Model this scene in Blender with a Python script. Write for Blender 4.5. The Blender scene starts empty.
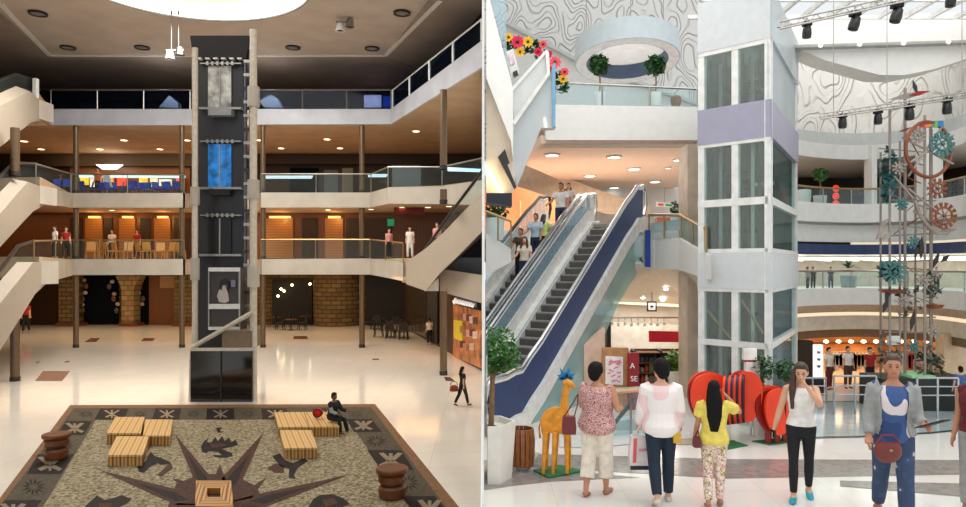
import bpy, bmesh, math, random
from mathutils import Vector, Matrix, Euler
random.seed(7)
C = bpy.context.scene.collection
F, H, CZ, RZ = 700.0, 265.0, 6.0, 3.1        # focal length in px, horizon row, camera height, right-hall floor height
PI = math.pi

def P(x, y, d):
    return Vector(((x-483)/F*d, d, CZ+(H-y)/F*d))
def G(x, y, z=0.0):
    return P(x, y, F*(CZ-z)/(y-H))
def GR(x, y, z=0.0):
    return G(x, y, RZ+z)
def dz(y, z):                                   # depth at which height z sits on row y
    return F*(CZ-z)/(y-H)
def onplane(x, y, A, B):                        # pixel ray meets the vertical plane through A and B
    a = (x-483)/F
    dx, dy = B.x-A.x, B.y-A.y
    d = (A.x*dy-A.y*dx)/(a*dy-dx)
    return P(x, y, d)

# ------------------------------------------------------------------ materials
def lin(c):
    r = []
    for v in c[:3]:
        v /= 255.0
        r.append(v/12.92 if v <= .04045 else ((v+.055)/1.055)**2.4)
    return r
MATS = {}
def newmat(name):
    m = bpy.data.materials.new(name); m.use_nodes = True
    nt = m.node_tree; nt.nodes.clear()
    return m, nt, nt.nodes, nt.links
def base(nt, rough, metal=0, spec=.5):
    N, L = nt.nodes, nt.links
    o = N.new('ShaderNodeOutputMaterial'); b = N.new('ShaderNodeBsdfPrincipled')
    b.inputs['Roughness'].default_value = rough; b.inputs['Metallic'].default_value = metal
    b.inputs['Specular IOR Level'].default_value = spec
    L.new(b.outputs[0], o.inputs[0])
    tc = N.new('ShaderNodeTexCoord')
    return b, tc
def ramp(N, stops):
    r = N.new('ShaderNodeValToRGB'); e = r.color_ramp.elements
    while len(e) > 1: e.remove(e[-1])
    e[0].position = stops[0][0]; e[0].color = (*lin(stops[0][1]), 1)
    for p, c in stops[1:]:
        n = e.new(p); n.color = (*lin(c), 1)
    return r
def mat(name, col, rough=.5, metal=0, var=.05, scale=6, bump=0, emit=0, spec=.5):
    if name in MATS: return MATS[name]
    m, nt, N, L = newmat(name); b, tc = base(nt, rough, metal, spec)
    nz = N.new('ShaderNodeTexNoise'); nz.inputs['Scale'].default_value = scale; nz.inputs['Detail'].default_value = 3
    L.new(tc.outputs['Object'], nz.inputs['Vector'])
    lo = [max(0, v*(1-var)) for v in col]; hi = [min(255, v*(1+var)) for v in col]
    r = ramp(N, [(.3, lo), (.7, hi)])
    L.new(nz.outputs['Fac'], r.inputs[0]); L.new(r.outputs[0], b.inputs['Base Color'])
    if bump:
        bp = N.new('ShaderNodeBump'); bp.inputs['Strength'].default_value = bump; bp.inputs['Distance'].default_value = .02
        L.new(nz.outputs['Fac'], bp.inputs['Height']); L.new(bp.outputs[0], b.inputs['Normal'])
    if emit:
        L.new(r.outputs[0], b.inputs['Emission Color']); b.inputs['Emission Strength'].default_value = emit
    MATS[name] = m; return m
def glass(name, col, alpha=.25, rough=.05, refl=.12):
    m, nt, N, L = newmat(name)
    o = N.new('ShaderNodeOutputMaterial'); t = N.new('ShaderNodeBsdfTransparent'); d = N.new('ShaderNodeBsdfDiffuse')
    g = N.new('ShaderNodeBsdfGlossy'); g.inputs['Roughness'].default_value = rough; g.inputs['Color'].default_value = (1, 1, 1, 1)
    d.inputs['Color'].default_value = (*lin(col), 1)
    c = lin(col); mx = max(c)+1e-4
    t.inputs['Color'].default_value = (*[.25+.75*v/mx for v in c], 1)
    nz = N.new('ShaderNodeTexNoise'); tc = N.new('ShaderNodeTexCoord'); nz.inputs['Scale'].default_value = .8
    L.new(tc.outputs['Object'], nz.inputs['Vector'])
    mr = N.new('ShaderNodeMapRange'); mr.inputs['To Min'].default_value = alpha*.8; mr.inputs['To Max'].default_value = min(1, alpha*1.2)
    L.new(nz.outputs['Fac'], mr.inputs['Value'])
    m1 = N.new('ShaderNodeMixShader'); m2 = N.new('ShaderNodeMixShader')
    L.new(mr.outputs[0], m1.inputs[0]); L.new(t.outputs[0], m1.inputs[1]); L.new(d.outputs[0], m1.inputs[2])
    m2.inputs[0].default_value = refl; L.new(m1.outputs[0], m2.inputs[1]); L.new(g.outputs[0], m2.inputs[2])
    L.new(m2.outputs[0], o.inputs[0]); MATS[name] = m; return m
def tiles(name, c1, c2, grout, w, h, rough=.12, mortar=.01, spec=.5, offset=0.0, rot=0, bump=0):
    m, nt, N, L = newmat(name); b, tc = base(nt, rough, 0, spec)
    mp = N.new('ShaderNodeMapping'); mp.inputs['Rotation'].default_value = rot if isinstance(rot, tuple) else (0, 0, rot)
    br = N.new('ShaderNodeTexBrick'); br.offset = offset
    br.inputs['Color1'].default_value = (*lin(c1), 1); br.inputs['Color2'].default_value = (*lin(c2), 1); br.inputs['Mortar'].default_value = (*lin(grout), 1)
    br.inputs['Scale'].default_value = 1; br.inputs['Mortar Size'].default_value = mortar
    br.inputs['Brick Width'].default_value = w; br.inputs['Row Height'].default_value = h
    L.new(tc.outputs['Object'], mp.inputs['Vector']); L.new(mp.outputs[0], br.inputs['Vector'])
    nz = N.new('ShaderNodeTexNoise'); nz.inputs['Scale'].default_value = 1.5; nz.inputs['Detail'].default_value = 5
    L.new(mp.outputs[0], nz.inputs['Vector'])
    mx = N.new('ShaderNodeMix'); mx.data_type = 'RGBA'; mx.blend_type = 'OVERLAY'; mx.inputs['Factor'].default_value = .25
    L.new(br.outputs['Color'], mx.inputs['A']); L.new(nz.outputs['Color'], mx.inputs['B'])
    hs = N.new('ShaderNodeHueSaturation'); hs.inputs['Saturation'].default_value = .95
    L.new(mx.outputs['Result'], hs.inputs['Color']); L.new(hs.outputs[0], b.inputs['Base Color'])
    if bump:
        bp = N.new('ShaderNodeBump'); bp.inputs['Strength'].default_value = bump; bp.inputs['Distance'].default_value = .05
        L.new(br.outputs['Fac'], bp.inputs['Height']); bp.invert = True; L.new(bp.outputs[0], b.inputs['Normal'])
    MATS[name] = m; return m
def granite(name, stops, scale=7, rough=.25, spec=.5):
    m, nt, N, L = newmat(name); b, tc = base(nt, rough, 0, spec)
    v = N.new('ShaderNodeTexVoronoi'); v.inputs['Scale'].default_value = scale
    L.new(tc.outputs['Object'], v.inputs['Vector'])
    sx = N.new('ShaderNodeSeparateColor'); L.new(v.outputs['Color'], sx.inputs[0])
    r = ramp(N, stops); L.new(sx.outputs[0], r.inputs[0]); L.new(r.outputs[0], b.inputs['Base Color'])
    MATS[name] = m; return m
def wood(name, stops, scale=9, direction='X', rough=.4, dist=1.5, rot=0):
    m, nt, N, L = newmat(name); b, tc = base(nt, rough)
    w = N.new('ShaderNodeTexWave'); w.bands_direction = direction; w.inputs['Scale'].default_value = scale
    w.inputs['Distortion'].default_value = dist; w.inputs['Detail'].default_value = 2
    mp = N.new('ShaderNodeMapping'); mp.inputs['Rotation'].default_value = (0, 0, rot)
    L.new(tc.outputs['Object'], mp.inputs['Vector']); L.new(mp.outputs[0], w.inputs['Vector'])
    r = ramp(N, stops); L.new(w.outputs['Fac'], r.inputs[0]); L.new(r.outputs[0], b.inputs['Base Color'])
    MATS[name] = m; return m
def relief(name, col, scale, freq, strength, dist):
    m, nt, N, L = newmat(name); b, tc = base(nt, .6)
    b.inputs['Base Color'].default_value = (*lin(col), 1)
    nz = N.new('ShaderNodeTexNoise'); nz.inputs['Scale'].default_value = scale; nz.inputs['Detail'].default_value = .6
    mp = N.new('ShaderNodeMapping'); mp.inputs['Scale'].default_value = (1, 1, .62)
    L.new(tc.outputs['Object'], mp.inputs['Vector']); L.new(mp.outputs[0], nz.inputs['Vector'])
    mu = N.new('ShaderNodeMath'); mu.operation = 'MULTIPLY'; mu.inputs[1].default_value = freq
    sn = N.new('ShaderNodeMath'); sn.operation = 'SINE'
    r = ramp(N, [(.35, (0, 0, 0)), (.75, (255, 255, 255))])
    L.new(nz.outputs['Fac'], mu.inputs[0]); L.new(mu.outputs[0], sn.inputs[0])
    mr = N.new('ShaderNodeMapRange'); mr.inputs['From Min'].default_value = -1
    L.new(sn.outputs[0], mr.inputs['Value']); L.new(mr.outputs[0], r.inputs[0])
    bp = N.new('ShaderNodeBump'); bp.inputs['Strength'].default_value = strength; bp.inputs['Distance'].default_value = dist
    L.new(r.outputs[0], bp.inputs['Height']); L.new(bp.outputs[0], b.inputs['Normal'])
    MATS[name] = m; return m
def patterned(name, stops, scale, stretch=(1, 1, 1), rough=.8):
    m, nt, N, L = newmat(name); b, tc = base(nt, rough)
    mp = N.new('ShaderNodeMapping'); mp.inputs['Scale'].default_value = stretch
    v = N.new('ShaderNodeTexNoise'); v.inputs['Scale'].default_value = scale; v.inputs['Detail'].default_value = 1
    L.new(tc.outputs['Object'], mp.inputs['Vector']); L.new(mp.outputs[0], v.inputs['Vector'])
    r = ramp(N, stops); r.color_ramp.interpolation = 'CONSTANT'
    L.new(v.outputs['Fac'], r.inputs[0]); L.new(r.outputs[0], b.inputs['Base Color'])
    MATS[name] = m; return m

# ------------------------------------------------------------------ mesh collector
class MB:
    def __init__(s): s.v = []; s.f = []; s.mi = []; s.cur = 0
    def add(s, vs, fs):
        k = len(s.v); s.v += [Vector(v) for v in vs]
        for f in fs: s.f.append([k+i for i in f]); s.mi.append(s.cur)
        return s
    def m(s, i): s.cur = i; return s
    def box(s, x0, x1, y0, y1, z0, z1):
        return s.add([(x0,y0,z0),(x1,y0,z0),(x1,y1,z0),(x0,y1,z0),(x0,y0,z1),(x1,y0,z1),(x1,y1,z1),(x0,y1,z1)],
                     [(3,2,1,0),(4,5,6,7),(0,1,5,4),(1,2,6,5),(2,3,7,6),(3,0,4,7)])
    def prism(s, pts, off):                      # polygon swept along a vector
        n = len(pts); off = Vector(off)
        vs = [Vector(p) for p in pts]+[Vector(p)+off for p in pts]
        return s.add(vs, [list(range(n)), list(range(2*n-1, n-1, -1))]+[(i, n+i, n+(i+1) % n, (i+1) % n) for i in range(n)])
    def ex(s, px, d, t):                         # outline at depth d, real thickness t going away
        ds = d if isinstance(d, (list, tuple)) else [d]*len(px)
        return s.prism([P(x, y, q) for (x, y), q in zip(px, ds)], (0, t, 0))
    def quad(s, a, b, c, d): return s.add([a, b, c, d], [(0, 1, 2, 3)])
    def poly(s, pts): return s.add(pts, [list(range(len(pts)))])
    def tube(s, pts, r, n=8, cap=True):
        pts = [Vector(p) for p in pts]; rs = r if isinstance(r, (list, tuple)) else [r]*len(pts)
        k = len(s.v); ref = None
        for i, p in enumerate(pts):
            a = pts[max(0, i-1)]; b = pts[min(len(pts)-1, i+1)]; t = (b-a)
            if t.length < 1e-9: t = Vector((0, 0, 1))
            t.normalize()
            if ref is None: ref = Vector((0, 0, 1)) if abs(t.z) < .9 else Vector((1, 0, 0))
            u = t.cross(ref)
            if u.length < 1e-6: u = t.cross(Vector((0, 1, 0)))
            u.normalize(); w = t.cross(u)
            rx, ry = rs[i] if isinstance(rs[i], tuple) else (rs[i], rs[i])
            for j in range(n):
                an = 2*PI*j/n; s.v.append(p+u*math.cos(an)*rx+w*math.sin(an)*ry)
            ref = u.cross(t)
        for i in range(len(pts)-1):
            for j in range(n):
                a = k+i*n+j; b = k+i*n+(j+1) % n
                s.f.append([a, b, b+n, a+n]); s.mi.append(s.cur)
        if cap:
            s.f.append([k+j for j in range(n)][::-1]); s.mi.append(s.cur)
            s.f.append([k+(len(pts)-1)*n+j for j in range(n)]); s.mi.append(s.cur)
        return s
    def lathe(s, prof, c=(0, 0, 0), n=20, axis='Z'):
        k = len(s.v); c = Vector(c)
        for r, z in prof:
            for j in range(n):
                a = 2*PI*j/n
                q = Vector((r*math.cos(a), r*math.sin(a), z))
                if axis == 'Y': q = Vector((q.x, q.z, q.y))
                s.v.append(c+q)
        for i in range(len(prof)-1):
            for j in range(n):
                a = k+i*n+j; b = k+i*n+(j+1) % n
                s.f.append([a, b, b+n, a+n]); s.mi.append(s.cur)
        s.f.append([k+j for j in range(n)][::-1]); s.mi.append(s.cur)
        s.f.append([k+(len(prof)-1)*n+j for j in range(n)]); s.mi.append(s.cur)
        return s
    def ell(s, c, r, n=12, m=8, rot=None):
        c = Vector(c); k = len(s.v)
        for i in range(1, m):
            t = PI*i/m
            for j in range(n):
                a = 2*PI*j/n
                q = Vector((r[0]*math.sin(t)*math.cos(a), r[1]*math.sin(t)*math.sin(a), r[2]*math.cos(t)))
                if rot: q = rot @ q
                s.v.append(c+q)
        top = Vector((0, 0, r[2])); 
        if rot: top = rot @ top
        s.v.append(c+top); s.v.append(c-top); T = len(s.v)-2
        for i in range(m-2):
            for j in range(n):
                a = k+i*n+j; b = k+i*n+(j+1) % n
                s.f.append([a, a+n, b+n, b]); s.mi.append(s.cur)
        for j in range(n):
            s.f.append([T, k+j, k+(j+1) % n]); s.mi.append(s.cur)
            s.f.append([T+1, k+(m-2)*n+(j+1) % n, k+(m-2)*n+j]); s.mi.append(s.cur)
        return s
    def torus(s, c, R, r, ux, uy, n=40, m=8, a0=0, a1=2*PI):
        c = Vector(c); ux = Vector(ux).normalized(); uy = Vector(uy).normalized(); w = ux.cross(uy)
        full = abs(a1-a0) > 6.28; k = len(s.v); N = n if full else n+1
        for i in range(N):
            a = a0+(a1-a0)*i/n; dr = ux*math.cos(a)+uy*math.sin(a)
            for j in range(m):
                b = 2*PI*j/m; s.v.append(c+dr*(R+r*math.cos(b))+w*r*math.sin(b))
        for i in range(n if full else n):
            for j in range(m):
                i2 = (i+1) % N
                s.f.append([k+i*m+j, k+i2*m+j, k+i2*m+(j+1) % m, k+i*m+(j+1) % m]); s.mi.append(s.cur)
        return s
    def mesh(s, name, mats, smooth=35, clip=False):
        me = bpy.data.meshes.new(name); me.from_pydata([tuple(v) for v in s.v], [], s.f)
        mats = mats if isinstance(mats, (list, tuple)) else [mats]
        for q in mats: me.materials.append(q)
        me.polygons.foreach_set('material_index', s.mi)
        bm = bmesh.new(); bm.from_mesh(me)
        if clip:
            bmesh.ops.bisect_plane(bm, geom=bm.verts[:]+bm.edges[:]+bm.faces[:], plane_co=(.06, 0, 0), plane_no=(-1, 0, 0), clear_outer=True)
        bmesh.ops.recalc_face_normals(bm, faces=bm.faces[:]); bm.to_mesh(me); bm.free()
        if smooth:
            me.polygons.foreach_set('use_smooth', [True]*len(me.polygons)); me.set_sharp_from_angle(angle=math.radians(smooth))
        return me

def tag(o, label=None, cat=None, group=None, kind=None):
    if label: o['label'] = label
    if cat: o['category'] = cat
    if group: o['group'] = group
    if kind: o['kind'] = kind
    return o
def E(name, label, cat, loc, group=None, rz=0):
    o = bpy.data.objects.new(name, None); C.objects.link(o); o.empty_display_size = .1
    o.location = loc; o.rotation_euler = (0, 0, rz)
    return tag(o, label, cat, group)
def world_of(o):
    m = Matrix.Translation(o.location) @ o.rotation_euler.to_matrix().to_4x4()
    return world_of(o.parent) @ o.matrix_parent_inverse @ m if o.parent else m
def O(name, mb, mats, parent=None, label=None, cat=None, group=None, kind=None, smooth=35, clip=False, local=False):
    me = mb.mesh(name, mats, smooth, clip) if isinstance(mb, MB) else mb
    o = bpy.data.objects.new(name, me); C.objects.link(o)
    if parent:
        o.parent = parent
        if not local: o.matrix_parent_inverse = world_of(parent).inverted()
    else:
        if not local and me.vertices:
            # move the origin to the base of the thing
            xs = [v.co.x for v in me.vertices]; ys = [v.co.y for v in me.vertices]; zs = [v.co.z for v in me.vertices]
            c = Vector(((min(xs)+max(xs))/2, (min(ys)+max(ys))/2, min(zs)))
            if kind != 'structure':
                me.transform(Matrix.Translation(-c)); o.location = c
    return tag(o, label, cat, group, kind)
def S(name, mb, mats, smooth=35, clip=False): return O(name, mb, mats, kind='structure', smooth=smooth, clip=clip)
def dup(root, loc, rz=None, label=None):
    r = root.copy(); C.objects.link(r); r.location = loc
    if rz is not None: r.rotation_euler = (0, 0, rz)
    if label: r['label'] = label
    for ch in list(root.children):
        c = ch.copy(); C.objects.link(c); c.parent = r
        for g in list(ch.children):
            q = g.copy(); C.objects.link(q); q.parent = c
    return r
def area(name, loc, size, power, col=(255, 255, 255), rot=(0, 0, 0), shape='SQUARE', sy=None, spread=None):
    l = bpy.data.lights.new(name, 'AREA'); l.energy = power; l.color = lin(col); l.size = size; l.shape = shape
    if sy: l.shape = 'RECTANGLE'; l.size_y = sy
    if spread: l.spread = spread
    o = bpy.data.objects.new(name, l); o.location = loc; o.rotation_euler = rot; C.objects.link(o); return o
def point(name, loc, power, col=(255, 190, 120), r=.15):
    l = bpy.data.lights.new(name, 'POINT'); l.energy = power; l.color = lin(col); l.shadow_soft_size = r
    o = bpy.data.objects.new(name, l); o.location = loc; C.objects.link(o); return o
def text_mesh(txt, size, ext=.005, spacing=1.0):
    cu = bpy.data.curves.new('lettering', 'FONT'); cu.body = txt; cu.size = size; cu.extrude = ext; cu.align_x = 'CENTER'; cu.align_y = 'CENTER'
    cu.space_character = spacing
    o = bpy.data.objects.new('lettering', cu); C.objects.link(o)
    dg = bpy.context.evaluated_depsgraph_get(); me = bpy.data.meshes.new_from_object(o.evaluated_get(dg))
    bpy.data.objects.remove(o); bpy.data.curves.remove(cu)
    me.transform(Matrix.Rotation(PI/2, 4, 'X'))
    me.materials.clear()
    return me
def T(name, txt, size, loc, m, parent, rz=0, ext=.01):
    me = text_mesh(txt, size, ext); me.materials.append(m)
    me.transform(Matrix.Translation(loc) @ Matrix.Rotation(rz, 4, 'Z'))
    return O(name, me, m, parent)
ORD = ['first', 'second', 'third', 'fourth', 'fifth', 'sixth', 'seventh', 'eighth', 'ninth', 'tenth', 'eleventh', 'twelfth', 'thirteenth', 'fourteenth', 'fifteenth', 'sixteenth', 'seventeenth', 'eighteenth', 'nineteenth', 'twentieth']

# ------------------------------------------------------------------ palette
M = {}
M['floor_beige'] = tiles('polished_beige_tile', (238, 230, 218), (234, 225, 212), (222, 210, 196), 1.6, 1.6, .12, .01)
M['floor_white'] = tiles('polished_white_tile', (230, 226, 219), (226, 221, 213), (212, 206, 197), .9, .9, .10, .005)
M['rust_tile'] = mat('rust_stone_inlay', (112, 62, 44), .25)
M['gray_band'] = granite('gray_floor_stone', [(0, (138, 132, 126)), (.5, (150, 144, 138)), (1, (128, 122, 118))], 14, .15)
M['tan_band'] = granite('tan_floor_stone', [(0, (205, 190, 172)), (1, (190, 172, 152))], 14, .12)
M['dark_line'] = mat('dark_floor_line', (62, 58, 56), .25)
M['blue_gray_floor'] = granite('cool_floor_stone', [(0, (176, 190, 190)), (1, (160, 176, 178))], 10, .12)
M['mosaic'] = granite('speckled_mosaic', [(0, (92, 82, 64)), (.35, (146, 134, 106)), (.65, (176, 164, 134)), (.9, (122, 108, 82)), (1, (80, 68, 52))], 15, .6, .15)
M['mosaic_green'] = granite('green_gray_mosaic', [(0, (66, 60, 48)), (.5, (92, 84, 68)), (1, (76, 68, 56))], 14, .6, .15)
M['mosaic_dark'] = granite('dark_mosaic', [(0, (20, 16, 15)), (.6, (30, 25, 23)), (1, (44, 36, 32))], 14, .6, .15)
M['mosaic_rust'] = granite('rust_mosaic', [(0, (66, 40, 31)), (.5, (84, 54, 43)), (1, (54, 34, 28))], 14, .6, .15)
M['mosaic_border'] = granite('brown_border_mosaic', [(0, (122, 88, 62)), (.6, (138, 102, 74)), (1, (110, 78, 54))], 14, .6, .15)
M['mosaic_pale'] = mat('pale_mosaic_mark', (130, 118, 98), .3)
M['ceil'] = mat('taupe_ceiling', (198, 184, 172), .8, var=.04, scale=.6)
M['ceil_dark'] = mat('dark_taupe_ceiling', (160, 146, 136), .8, var=.05, scale=.6)
M['soffit'] = mat('beige_soffit', (196, 168, 138), .8, scale=.8)
M['fascia'] = mat('off_white_fascia', (186, 178, 166), .6, scale=.7)
M['fascia_cool'] = mat('cool_white_fascia', (190, 194, 204), .55, scale=.7)
M['white_trim'] = mat('white_trim_paint', (240, 238, 232), .5)
M['beige_clad'] = mat('beige_cladding', (172, 160, 144), .6, var=.015, scale=.8)
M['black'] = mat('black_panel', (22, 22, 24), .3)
M['black_matt'] = mat('black_matt', (18, 17, 17), .7)
M['charcoal'] = mat('charcoal_panel', (42, 42, 46), .4)
M['darkglass'] = mat('dark_window_glass', (14, 19, 26), .9, spec=.05)
M['dkrail'] = glass('smoked_rail_glass', (22, 27, 34), .26, refl=.002)
M['rail_glass'] = glass('clear_rail_glass', (200, 208, 206), .02, refl=.012)
M['steel'] = mat('brushed_steel', (170, 166, 160), .3, .9)
M['pipe'] = mat('champagne_painted_steel', (206, 198, 182), .35, .1)
M['column'] = mat('bronze_column', (112, 92, 72), .35, .5)
M['white_metal'] = mat('white_painted_metal', (226, 226, 222), .4)
M['gold_rail'] = mat('brass_handrail', (170, 140, 96), .3, .7)
M['wood_warm'] = wood('warm_wood_wall', [(0, (96, 56, 26)), (.5, (126, 76, 36)), (1, (108, 64, 30))], 1.2, 'X')
M['wood_dark'] = wood('dark_wood_wall', [(0, (52, 32, 20)), (1, (70, 44, 26))], 1.0, 'X')
M['panel_gold'] = wood('golden_wood_panel', [(0, (150, 98, 44)), (1, (176, 120, 62))], 1.5, 'Z')
M['stone'] = tiles('rough_yellow_stone', (124, 100, 62), (98, 78, 48), (74, 58, 36), .95, .42, .85, .05, .2, .5, (PI/2, 0, 0), .6)
M['stone_pale'] = tiles('pale_sand_stone', (160, 132, 90), (134, 108, 70), (104, 82, 52), .8, .5, .85, .04, .2, .5, (PI/2, 0, 0), .6)
M['brown'] = mat('dark_brown', (48, 32, 22), .6)
M['bamboo'] = wood('bamboo_slats', [(0, (208, 166, 104)), (.35, (232, 196, 134)), (.7, (224, 182, 116)), (1, (178, 130, 72))], 1.5, 'X', .35, .3, -.357)
M['bamboo_side'] = wood('bamboo_slat_sides', [(0, (150, 106, 56)), (.45, (210, 164, 98)), (.75, (194, 146, 82)), (1, (104, 68, 34))], 1.5, 'X', .4, .3, -.357)
M['spool'] = mat('dark_spool_wood', (104, 58, 28), .35, var=.12, scale=3)
M['glow_warm'] = mat('warm_lamp', (255, 226, 176), .5, var=.02, emit=7)
M['glow_white'] = mat('white_lamp', (255, 250, 240), .5, var=.01, emit=5)
M['sky_white'] = mat('skylight_white', (255, 253, 246), .5, var=.01, emit=2.2)
M['sky_cream'] = mat('skylight_cream', (250, 238, 214), .5, var=.01, emit=.85)
M['cove'] = mat('warm_cove_strip', (255, 234, 200), .5, var=.01, emit=.7)
M['can_dark'] = mat('dark_can_rim', (44, 38, 34), .5)
M['can_lens'] = mat('grey_can_lens', (150, 148, 144), .25)
# ================================================================== LEFT HALL
L1B, L1, L2B, L2, L3B, L3, CEIL = 5.28, 6.43, 10.12, 11.2, 16.12, 17.28, 21.2
SKEW = Vector((-.373, 1, 0))
# ---- floor with inlaid tiles
mb = MB(); mb.box(-60, -.06, -4, 90, -.3, 0)
mb.m(1)
def inlay(pts, h=.004, plane=0.0, right=False):
    q = [(GR(x, y, h) if right else G(x, y, h)) for x, y in pts]
    mb.poly(q)
for q in ([(35,381),(43,371),(70,371),(62,381)], [(84,342),(91,338),(100,338),(96,342)], [(141,341),(144,338),(155,338),(153,341)],
          [(293,339),(294,336),(307,336),(308,339)], [(35,363),(37,361.5),(40,361.5),(39,363)], [(64,362.5),(66,361),(70,361),(69,362.5)],
          [(372,360),(373,358.5),(379,358.5),(379,360)], [(446,381),(444,377),(450,377),(455,381)]): inlay(q)
S('floor', mb, [M['floor_beige'], M['rust_tile']], smooth=0)

# ---- the mosaic: border, cells, star and creatures laid into the floor
def lerp(a, b, t): return a+(b-a)*t
mb = MB()
def mo(m, pts, h): mb.m(m); mb.poly([G(x, y, h) for x, y in pts])
outer = [(70,405),(375,404),(486,540),(-32,540)]
mb.m(0); top = [G(x, y, .012) for x, y in outer]; mb.prism(top, (0, 0, -.03))
mo(1, [(74,408),(371,407),(463,530),(-18,530)], .014)
mo(2, [(96,420),(347,419.5),(425,530),(29,530)], .016)
cols = [78,100,128,155,181,207,234,261,287,313,339,368]
for i in range(11):
    a, b = cols[i], cols[i+1]
    def sh(x, y): return 222+(x-222)*(y-209)/(410-209)
    if i % 2: mo(3, [(sh(a,408.5),408.5),(sh(b,408.5),408.5),(sh(b,419.6),419.6),(sh(a,419.6),419.6)], .018)
    cx = sh((a+b)/2, 414)
    if i % 2 == 0:
        for k in range(10):
            t = 2*PI*k/10; u = 2*PI*(k+.5)/10
            mo(3, [(cx+4.2*math.cos(t),414+1.9*math.sin(t)),(cx+7*math.cos((t+u)/2),414+3.4*math.sin((t+u)/2)),(cx+4.2*math.cos(u),414+1.9*math.sin(u)),(cx+2.6*math.cos(u),414+1.2*math.sin(u)),(cx+2.6*math.cos(t),414+1.2*math.sin(t))], .020)
    else:
        for s in (-1, 1):
            mo(6, [(cx-8*s,410.5),(cx-6*s,410),(cx,413.6),(cx+7*s,416.8),(cx+5*s,417.6),(cx-1*s,414.6)], .020)
        mo(6, [(cx-1,410),(cx+1,410),(cx+.8,418),(cx-.8,418)], .021)
# side cells
def side(y, right):
    if right:
        i = [(346,419),(354,432),(367,450),(381,470),(402,496),(428,530)]; o = [(371.5,419),(382,432),(401,450),(414,470),(435,496),(463,530)]
    else:
        i = [(97,417),(92,421),(84,435),(74,454),(61,474),(42,500),(18,530)]; o = [(70,417),(66,421),(57,435),(38,454),(27,474),(5,500),(-18,530)]
    def at(t):
        for (x0, y0), (x1, y1) in zip(t, t[1:]):
            if y <= y1: return lerp(x0, x1, (y-y0)/(y1-y0))
        return t[-1][0]
    return at(i), at(o)
for right, ys in ((False, [(421,435,1),(435,454,0),(454,474,1),(474,500,0),(500,526,1)]), (True, [(419,432,1),(432,450,0),(450,470,1),(470,496,0),(496,524,1)])):
    for y0, y1, dark in ys:
        i0, o0 = side(y0, right); i1, o1 = side(y1, right)
        if dark: mo(3, [(i0,y0),(o0,y0),(o1,y1),(i1,y1)], .018)
        ym = (y0+y1)/2; im, om = side(ym, right); cx = (im+om)/2; w = abs(om-im)*.36; hh = (y1-y0)*.34
        if dark:
            for s in (-1, 1):
                mo(6, [(cx-w*s,ym-hh),(cx-w*.6*s,ym-hh*1.1),(cx+w*.2*s,ym),(cx+w*s,ym+hh*.7),(cx+w*.7*s,ym+hh),(cx-w*.2*s,ym+hh*.3)], .020)
            mo(6, [(cx-w*.15,ym-hh),(cx+w*.15,ym-hh),(cx+w*.1,ym+hh),(cx-w*.1,ym+hh)], .021)
        else:
            for k in range(12):
                t = 2*PI*k/12; u = 2*PI*(k+.6)/12; v = (t+u)/2
                mo(3, [(cx+w*.6*math.cos(t),ym+hh*.6*math.sin(t)),(cx+w*1.05*math.cos(v),ym+hh*1.05*math.sin(v)),(cx+w*.6*math.cos(u),ym+hh*.6*math.sin(u)),(cx+w*.36*math.cos(u),ym+hh*.36*math.sin(u)),(cx+w*.36*math.cos(t),ym+hh*.36*math.sin(t))], .020)
# star
ctr = (216,505)
rays = [((175,434),(195,482),(211,477)),((99,470),(176,489),(176,505)),((264,432),(222,478),(240,486)),((348,475),(262,493),(266,507)),
        ((172,478),(183,489),(196,484)),((220,464),(213,481),(226,481)),((267,477),(246,490),(252,498)),((110,528),(178,503),(190,520)),((330,532),(256,506),(246,522))]
for tip, a, b in rays: mo(4, [tip, a, ctr, b], .022)
mo(4, [(176,484),(200,474),(232,474),(256,486),(266,506),(240,532),(190,532),(168,506)], .021)
for tip, a, b in rays[:4]:
    m = ((a[0]+b[0])/2, (a[1]+b[1])/2); q = (lerp(tip[0], m[0], .45), lerp(tip[1], m[1], .45))
    mo(3, [q, (lerp(a[0], m[0], .45), lerp(a[1], m[1], .45)), (lerp(ctr[0], m[0], .7), lerp(ctr[1], m[1], .7)), (lerp(b[0], m[0], .45), lerp(b[1], m[1], .45))], .024)
# creatures
mo(3, [(137,467),(146,461),(148,456),(151,452),(155,456),(162,458),(170,462),(172,465),(166,464),(160,465),(158,463),(150,467),(144,473),(139,472)], .022)
mo(4, [(157,475),(168,465),(172,465),(173,468),(161,477)], .022)
mo(3, [(202,452),(201,446),(204,441),(209,438),(207,442),(211,443),(215,437),(218,441),(222,436),(225,441),(229,437),(231,442),(236,440),(238,445),(232,447),(226,448),(222,449),(232,453),(233,456),(226,458),(215,457),(212,455),(222,455),(218,452),(209,451),(206,453)], .022)
mo(4, [(210,444),(220,443),(228,445),(220,447),(212,448)], .024)
mo(3, [(272,456),(280,453),(285,460),(293,463),(304,458),(308,461),(298,468),(294,475),(296,479),(289,478),(289,469),(280,466)], .022)
mo(4, [(267,468),(276,463),(284,466),(284,473),(275,473)], .022)
mo(3, [(85,506),(92,500),(97,495),(104,500),(113,498),(122,495),(132,499),(126,504),(118,508),(120,516),(96,518)], .022)
mo(4, [(98,503),(112,503),(110,510),(99,510)], .024)
mo(3, [(308,508),(313,499),(320,495),(332,494),(343,498),(350,504),(342,507),(340,516),(318,518)], .022)
mo(4, [(322,500),(334,498),(338,503),(326,507)], .024)
mo(3, [(216,428),(222,427),(220,431),(225,432),(218,433)], .022)
S('mosaic_floor', mb, [M['mosaic_border'], M['mosaic_green'], M['mosaic'], M['mosaic_dark'], M['mosaic_rust'], M['mosaic_dark'], M['mosaic_pale']], smooth=0)

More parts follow.
